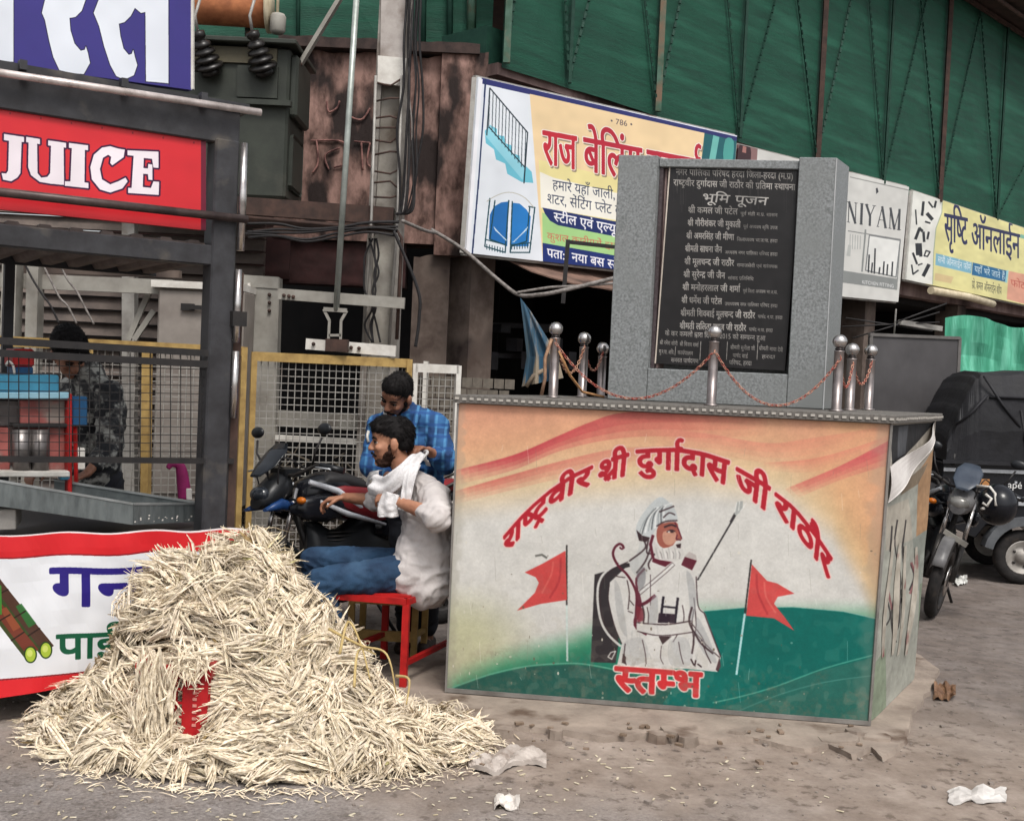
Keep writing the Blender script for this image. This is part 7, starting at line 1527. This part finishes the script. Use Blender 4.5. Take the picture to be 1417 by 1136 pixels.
mb.cap(pel + V(-.05, -.08, -.06), pel + V(.02, -.05, -.02), .10, .11); mb.cap(pel + V(-.08, -.09, -.02), che + V(-.04, -.06, -.08), .07, .07)
remesh(mb, 'shirt', .0075, WSH, sm, 4, .013, 6.5, .006)
for q in ((570, 760), (572, 770), (578, 735)): MB().lathe(RP(q[0], q[1], P(570, 750, 5.885), V(0, 1, 0)), [(0, 0), (.005, 0), (.005, .003), (0, .003)], 8, (0, -1, 0)).build('button', EYED, sm)
mb = MB()
for a, b, c in ((hipn, kn, an), (hipf, kf, af)): mb.cap(a + V(-.06, 0, -.0), lerp(a, b, .5), .092, .088); mb.cap(lerp(a, b, .5), b, .086, .068); mb.cap(b, lerp(b, c, .5), .066, .062); mb.cap(lerp(b, c, .5), lerp(b, c, .92), .062, .056)
mb.cap(hipn + V(-.03, 0, 0), hipf + V(-.03, 0, 0), .10, .10)
remesh(mb, 'jeans', .0085, JEAN, sm, 4, .008, 8, .005)
for c in (an, af):
    mb = MB(); d = V(-1, -.15, 0).normalized(); g_ = V(c.x, c.y, GZ + .03); mb.cap(g_ - d * .06, g_ + d * .1, .044, .044); mb.cap(g_ + d * .06, g_ + d * .18, .045, .034); remesh(mb, 'shoe', .009, SHOE, sm, 3)
# collar and towel
mb = MB(); 
for k in range(3): mb.cap(P(562 - k * 8, 658 + k * 11, 5.97 - .02 * k), P(548 - k * 7, 676 + k * 9, 5.95), .02, .014)
remesh(mb, 'collar', .006, WSH, sm, 3)
def ribbon_sheet(pts, w0, w1, nrm_hint, name, m, th, wob=.008, ny=8, n=40, thk=.008):
    pts = [V(*p) for p in smooth([tuple(p) for p in pts], 10, False)]; N = len(pts)
    def f(u, v):
        i = min(int(u * (N - 1)), N - 2); t = u * (N - 1) - i; c = lerp(pts[i], pts[i + 1], t); d = (pts[i + 1] - pts[i]).normalized(); nh = Vector(nrm_hint); s_ = d.cross(nh).normalized(); nn = s_.cross(d); w_ = lerp(w0, w1, u)
        return c + s_ * (v - .5) * w_ + nn * (wob * math.sin(v * 11 + u * 5) + wob * noise.noise(V(u * 7, v * 4, 2)) - .25 * w_ * (2 * v - 1) ** 2 * .5)
    s0 = f(.5, .5); o = sheet(name, f, n, ny, m, th, thick=Vector(nrm_hint).normalized() * -thk)
    for p in o.data.polygons: p.use_smooth = True
    return o
tw = thing('white_towel', 'white towel draped round the neck of the seated man', 'towel', P(560, 650, 5.9))
ribbon_sheet([P(590, 640, 6.22), P(586, 628, 6.05), P(578, 630, 5.95), P(562, 648, 5.87), P(545, 664, 5.86), P(528, 672, 5.90), P(512, 668, 5.98)], .05, .115, V(-.2, -1, .3), 'towel_fold', TOW, tw, .008, 10, 60)
ribbon_sheet([P(573, 640, 5.90), P(566, 662, 5.84), P(562, 685, 5.83), P(556, 706, 5.83)], .07, .045, V(-.1, -1, .2), 'towel_fold', TOW, tw, .007, 8, 30)
ribbon_sheet([P(541, 682, 5.84), P(536, 700, 5.83), P(536, 716, 5.84)], .085, .11, V(-.1, -1, .1), 'towel_fold', TOW, tw, .007, 8, 20)
ribbon_sheet([P(523, 655, 6.0), P(512, 658, 6.1), P(508, 668, 6.2)], .06, .05, V(-.1, -1, .5), 'towel_fold', TOW, tw, .006, 8, 16)
# ---------------------------------------------------------------- standing man
st = thing('person', 'bearded man in blue checked shirt bending his head over the seated man', 'person', PZ(575, GZ, 6.66))
def check_mat():
    m = bpy.data.materials.new('blue_check_shirt'); m.use_nodes = True; n = m.node_tree.nodes; l = m.node_tree.links; b = n['Principled BSDF']; tc = n.new('ShaderNodeTexCoord')
    cur = None
    base = n.new('ShaderNodeTexNoise'); base.inputs['Scale'].default_value = 5; l.new(tc.outputs['Object'], base.inputs[0]); cr = n.new('ShaderNodeValToRGB'); cr.color_ramp.elements[0].color = hexc('1c4474'); cr.color_ramp.elements[1].color = hexc('2f6698'); cr.color_ramp.elements[0].position = .35; cr.color_ramp.elements[1].position = .65; l.new(base.outputs[0], cr.inputs[0]); cur = cr.outputs[0]
    for d, sc, c in (('X', 9, '12305c'), ('Z', 8, '12305c'), ('X', 18, '4a84b0'), ('Z', 16, '16407a')):
        w_ = n.new('ShaderNodeTexWave'); w_.wave_type = 'BANDS'; w_.bands_direction = d; w_.inputs['Scale'].default_value = sc * .32; w_.inputs['Distortion'].default_value = .6; l.new(tc.outputs['Object'], w_.inputs[0])
        r_ = n.new('ShaderNodeMapRange'); r_.inputs[1].default_value = .82; r_.inputs[2].default_value = .9; r_.inputs[4].default_value = .7; l.new(w_.outputs['Fac'], r_.inputs[0]); mx = n.new('ShaderNodeMix'); mx.data_type = 'RGBA'; mx.inputs[7].default_value = hexc(c); l.new(r_.outputs[0], mx.inputs[0]); l.new(cur, mx.inputs[6]); cur = mx.outputs[2]
    l.new(cur, b.inputs['Base Color']); b.inputs['Roughness'].default_value = .85; return m
CHK = check_mat(); TRO = mat('dark_trousers', '2a2c33', '1e1f25', .85, 0, 8, .1, 100)
pel = P(570, 690, 6.66); che = P(566, 612, 6.56); nk = P(560, 572, 6.50); h2 = Head(P(549, 547, 6.40), V(-.42, -.74, -.58), V(.12, -.5, 1), 1.0)
sl_, sr = P(602, 590, 6.50), P(526, 592, 6.56); el, er = P(617, 640, 6.34), P(514, 645, 6.44); hl, hr = P(593, 624, 6.20), P(540, 662, 6.30)
mb = MB(); h2.skin(mb); mb.cap(nk, h2(-.015, 0, -.05), .055, .052); mb.cap(pel, che, .11, .12); mb.cap(che, nk, .11, .06); mb.cap(sl_, nk, .05, .045); mb.cap(sr, nk, .05, .045)
for a, b, c in ((sl_, el, hl), (sr, er, hr)): mb.cap(a, b, .045, .037); mb.cap(b, lerp(b, c, .3), .037, .037); mb.cap(lerp(b, c, .3), c, .037, .025)
hand(mb, hl, P(575, 618, 6.12) - hl, V(-.2, -.3, -1), 1.0, 1.1, 1); hand(mb, hr, P(556, 655, 6.2) - hr, V(.2, -.2, -1), 1.0, 1.0, -1)
hL, hR = P(585, 700, 6.66), P(556, 700, 6.68); kL, kR = PZ(590, .48, 6.58), PZ(560, .48, 6.62); aL_, aR_ = PZ(592, .08, 6.68), PZ(562, .08, 6.72)
for a, b, c in ((hL, kL, aL_), (hR, kR, aR_)): mb.cap(a, b, .07, .05); mb.cap(b, c, .048, .034); foot(mb, c, V(-.1, -1, 0))
remesh(mb, 'body', .0062, SKIN2, st, 4, .0012, 20); h2.details(st); h2.hair(st, 'hair', .055, 0, 1.0)
mb = MB(); mb.cap(pel, che, .135, .145); mb.cap(pel + V(.05, 0, 0), che + V(.06, 0, 0), .13, .13); mb.cap(pel + V(-.05, 0, 0), che + V(-.06, 0, 0), .13, .13); mb.cap(che, nk, .13, .07); mb.cap(che, sl_, .11, .075); mb.cap(che, sr, .11, .075); mb.cap(sl_, nk, .07, .06); mb.cap(sr, nk, .07, .06)
for a, b, c in ((sl_, el, hl), (sr, er, hr)): mb.cap(a, b, .068, .058); mb.cap(b, lerp(b, c, .62), .058, .044)
remesh(mb, 'shirt', .0085, CHK, st, 4, .009, 8, .005)
mb = MB(); mb.cap(P(577, 575, 6.40), P(566, 612, 6.36), .022, .012); mb.cap(P(545, 578, 6.38), P(556, 600, 6.36), .02, .012); remesh(mb, 'collar', .006, CHK, st, 2)
mb = MB(); mb.cap(P(533, 558, 6.40), P(534, 572, 6.38), .012, .016); mb.cap(P(534, 572, 6.38), P(540, 584, 6.38), .014, .01); remesh(mb, 'neck_cloth', .006, TOW, st, 2)
mb = MB(); mb.tube([P(510, 596, 6.46), P(508, 604, 6.45), P(510, 612, 6.44)], .008, 6); mb.build('sleeve_emblem', WHITEP, st)
mb = MB()
for a, b, c in ((hL, kL, aL_), (hR, kR, aR_)): mb.cap(a, b, .095, .07); mb.cap(b, lerp(b, c, .93), .068, .058)
mb.cap(hL, hR, .11, .11); remesh(mb, 'trousers', .010, TRO, st, 3, .008, 8)
for c in (aL_, aR_):
    mb = MB(); d = V(-.1, -1, 0).normalized(); g_ = V(c.x, c.y, GZ + .03); mb.cap(g_ - d * .06, g_ + d * .1, .044, .044); mb.cap(g_ + d * .06, g_ + d * .18, .045, .034); remesh(mb, 'shoe', .009, SHOE, st, 3)
# ---------------------------------------------------------------- vendor behind the cart
vd = thing('person', 'juice vendor in a grey mottled camouflage shirt behind the cart mesh', 'person', KF(110, 700, 1.5))
CAMO = mat('mottled_camouflage', '9a9a94', '3d3d3e', .85, 0, 16, .1, 60, c3='26272a', s3=12, t3=(.48, .54), split=(.44, .56))
vy = KF(110, 500, 1.42).y
h3 = Head(P(95, 487, vy), V(.45, -.35, -.62), V(.25, -.5, .8), 1.12); nk = P(118, 508, vy + .12); che = P(135, 570, vy + .16); pel = P(128, 660, vy + .22)
sn = P(150, 545, vy + .02); so_ = P(98, 540, vy + .32); e1_ = P(152, 620, vy - .08); hh1 = P(120, 655, vy - .28); e2_ = P(70, 610, vy + .25); hh2 = P(60, 650, vy + .0)
mb = MB(); h3.skin(mb); mb.cap(nk, h3(-.015, 0, -.05), .055, .052); mb.cap(pel, che, .11, .12); mb.cap(che, nk, .11, .06)
for a, b, c in ((sn, e1_, hh1), (so_, e2_, hh2)): mb.cap(a, b, .045, .037); mb.cap(b, c, .037, .025)
hand(mb, hh1, V(-.5, -.8, -.3), V(0, 0, -1), 1, .9, 1); hand(mb, hh2, V(-.3, -.9, -.2), V(0, 0, -1), 1, .9, -1)
q1, q2 = V(pel.x + .08, pel.y, .48), V(pel.x - .1, pel.y + .04, .48); g1, g2 = V(q1.x, q1.y + .05, .08), V(q2.x, q2.y + .05, .08)
for a, b in ((q1, g1), (q2, g2)): mb.cap(V(a.x, a.y, pel.z - .02), a, .07, .05); mb.cap(a, b, .048, .034); foot(mb, b, V(.2, -1, 0))
remesh(mb, 'body', .008, SKIN2, vd, 3); h3.details(vd, 0); h3.hair(vd, 'hair', .05, 0, 1.12, 1)
mb = MB(); mb.cap(pel, che, .15, .16); mb.cap(che, nk, .14, .08); mb.cap(che, sn, .12, .08); mb.cap(che, so_, .12, .08)
for a, b, c in ((sn, e1_, hh1), (so_, e2_, hh2)): mb.cap(a, b, .075, .062); mb.cap(b, lerp(b, c, .6), .06, .046)
remesh(mb, 'shirt', .010, CAMO, vd, 4, .009, 8, .004)
mb = MB()
for a, b in ((q1, g1), (q2, g2)): mb.cap(V(a.x, a.y, pel.z - .02), a, .10, .075); mb.cap(a, lerp(a, b, .93), .07, .06)
remesh(mb, 'trousers', .012, TRO, vd, 3, .008, 8)
bpy.context.view_layer.update()
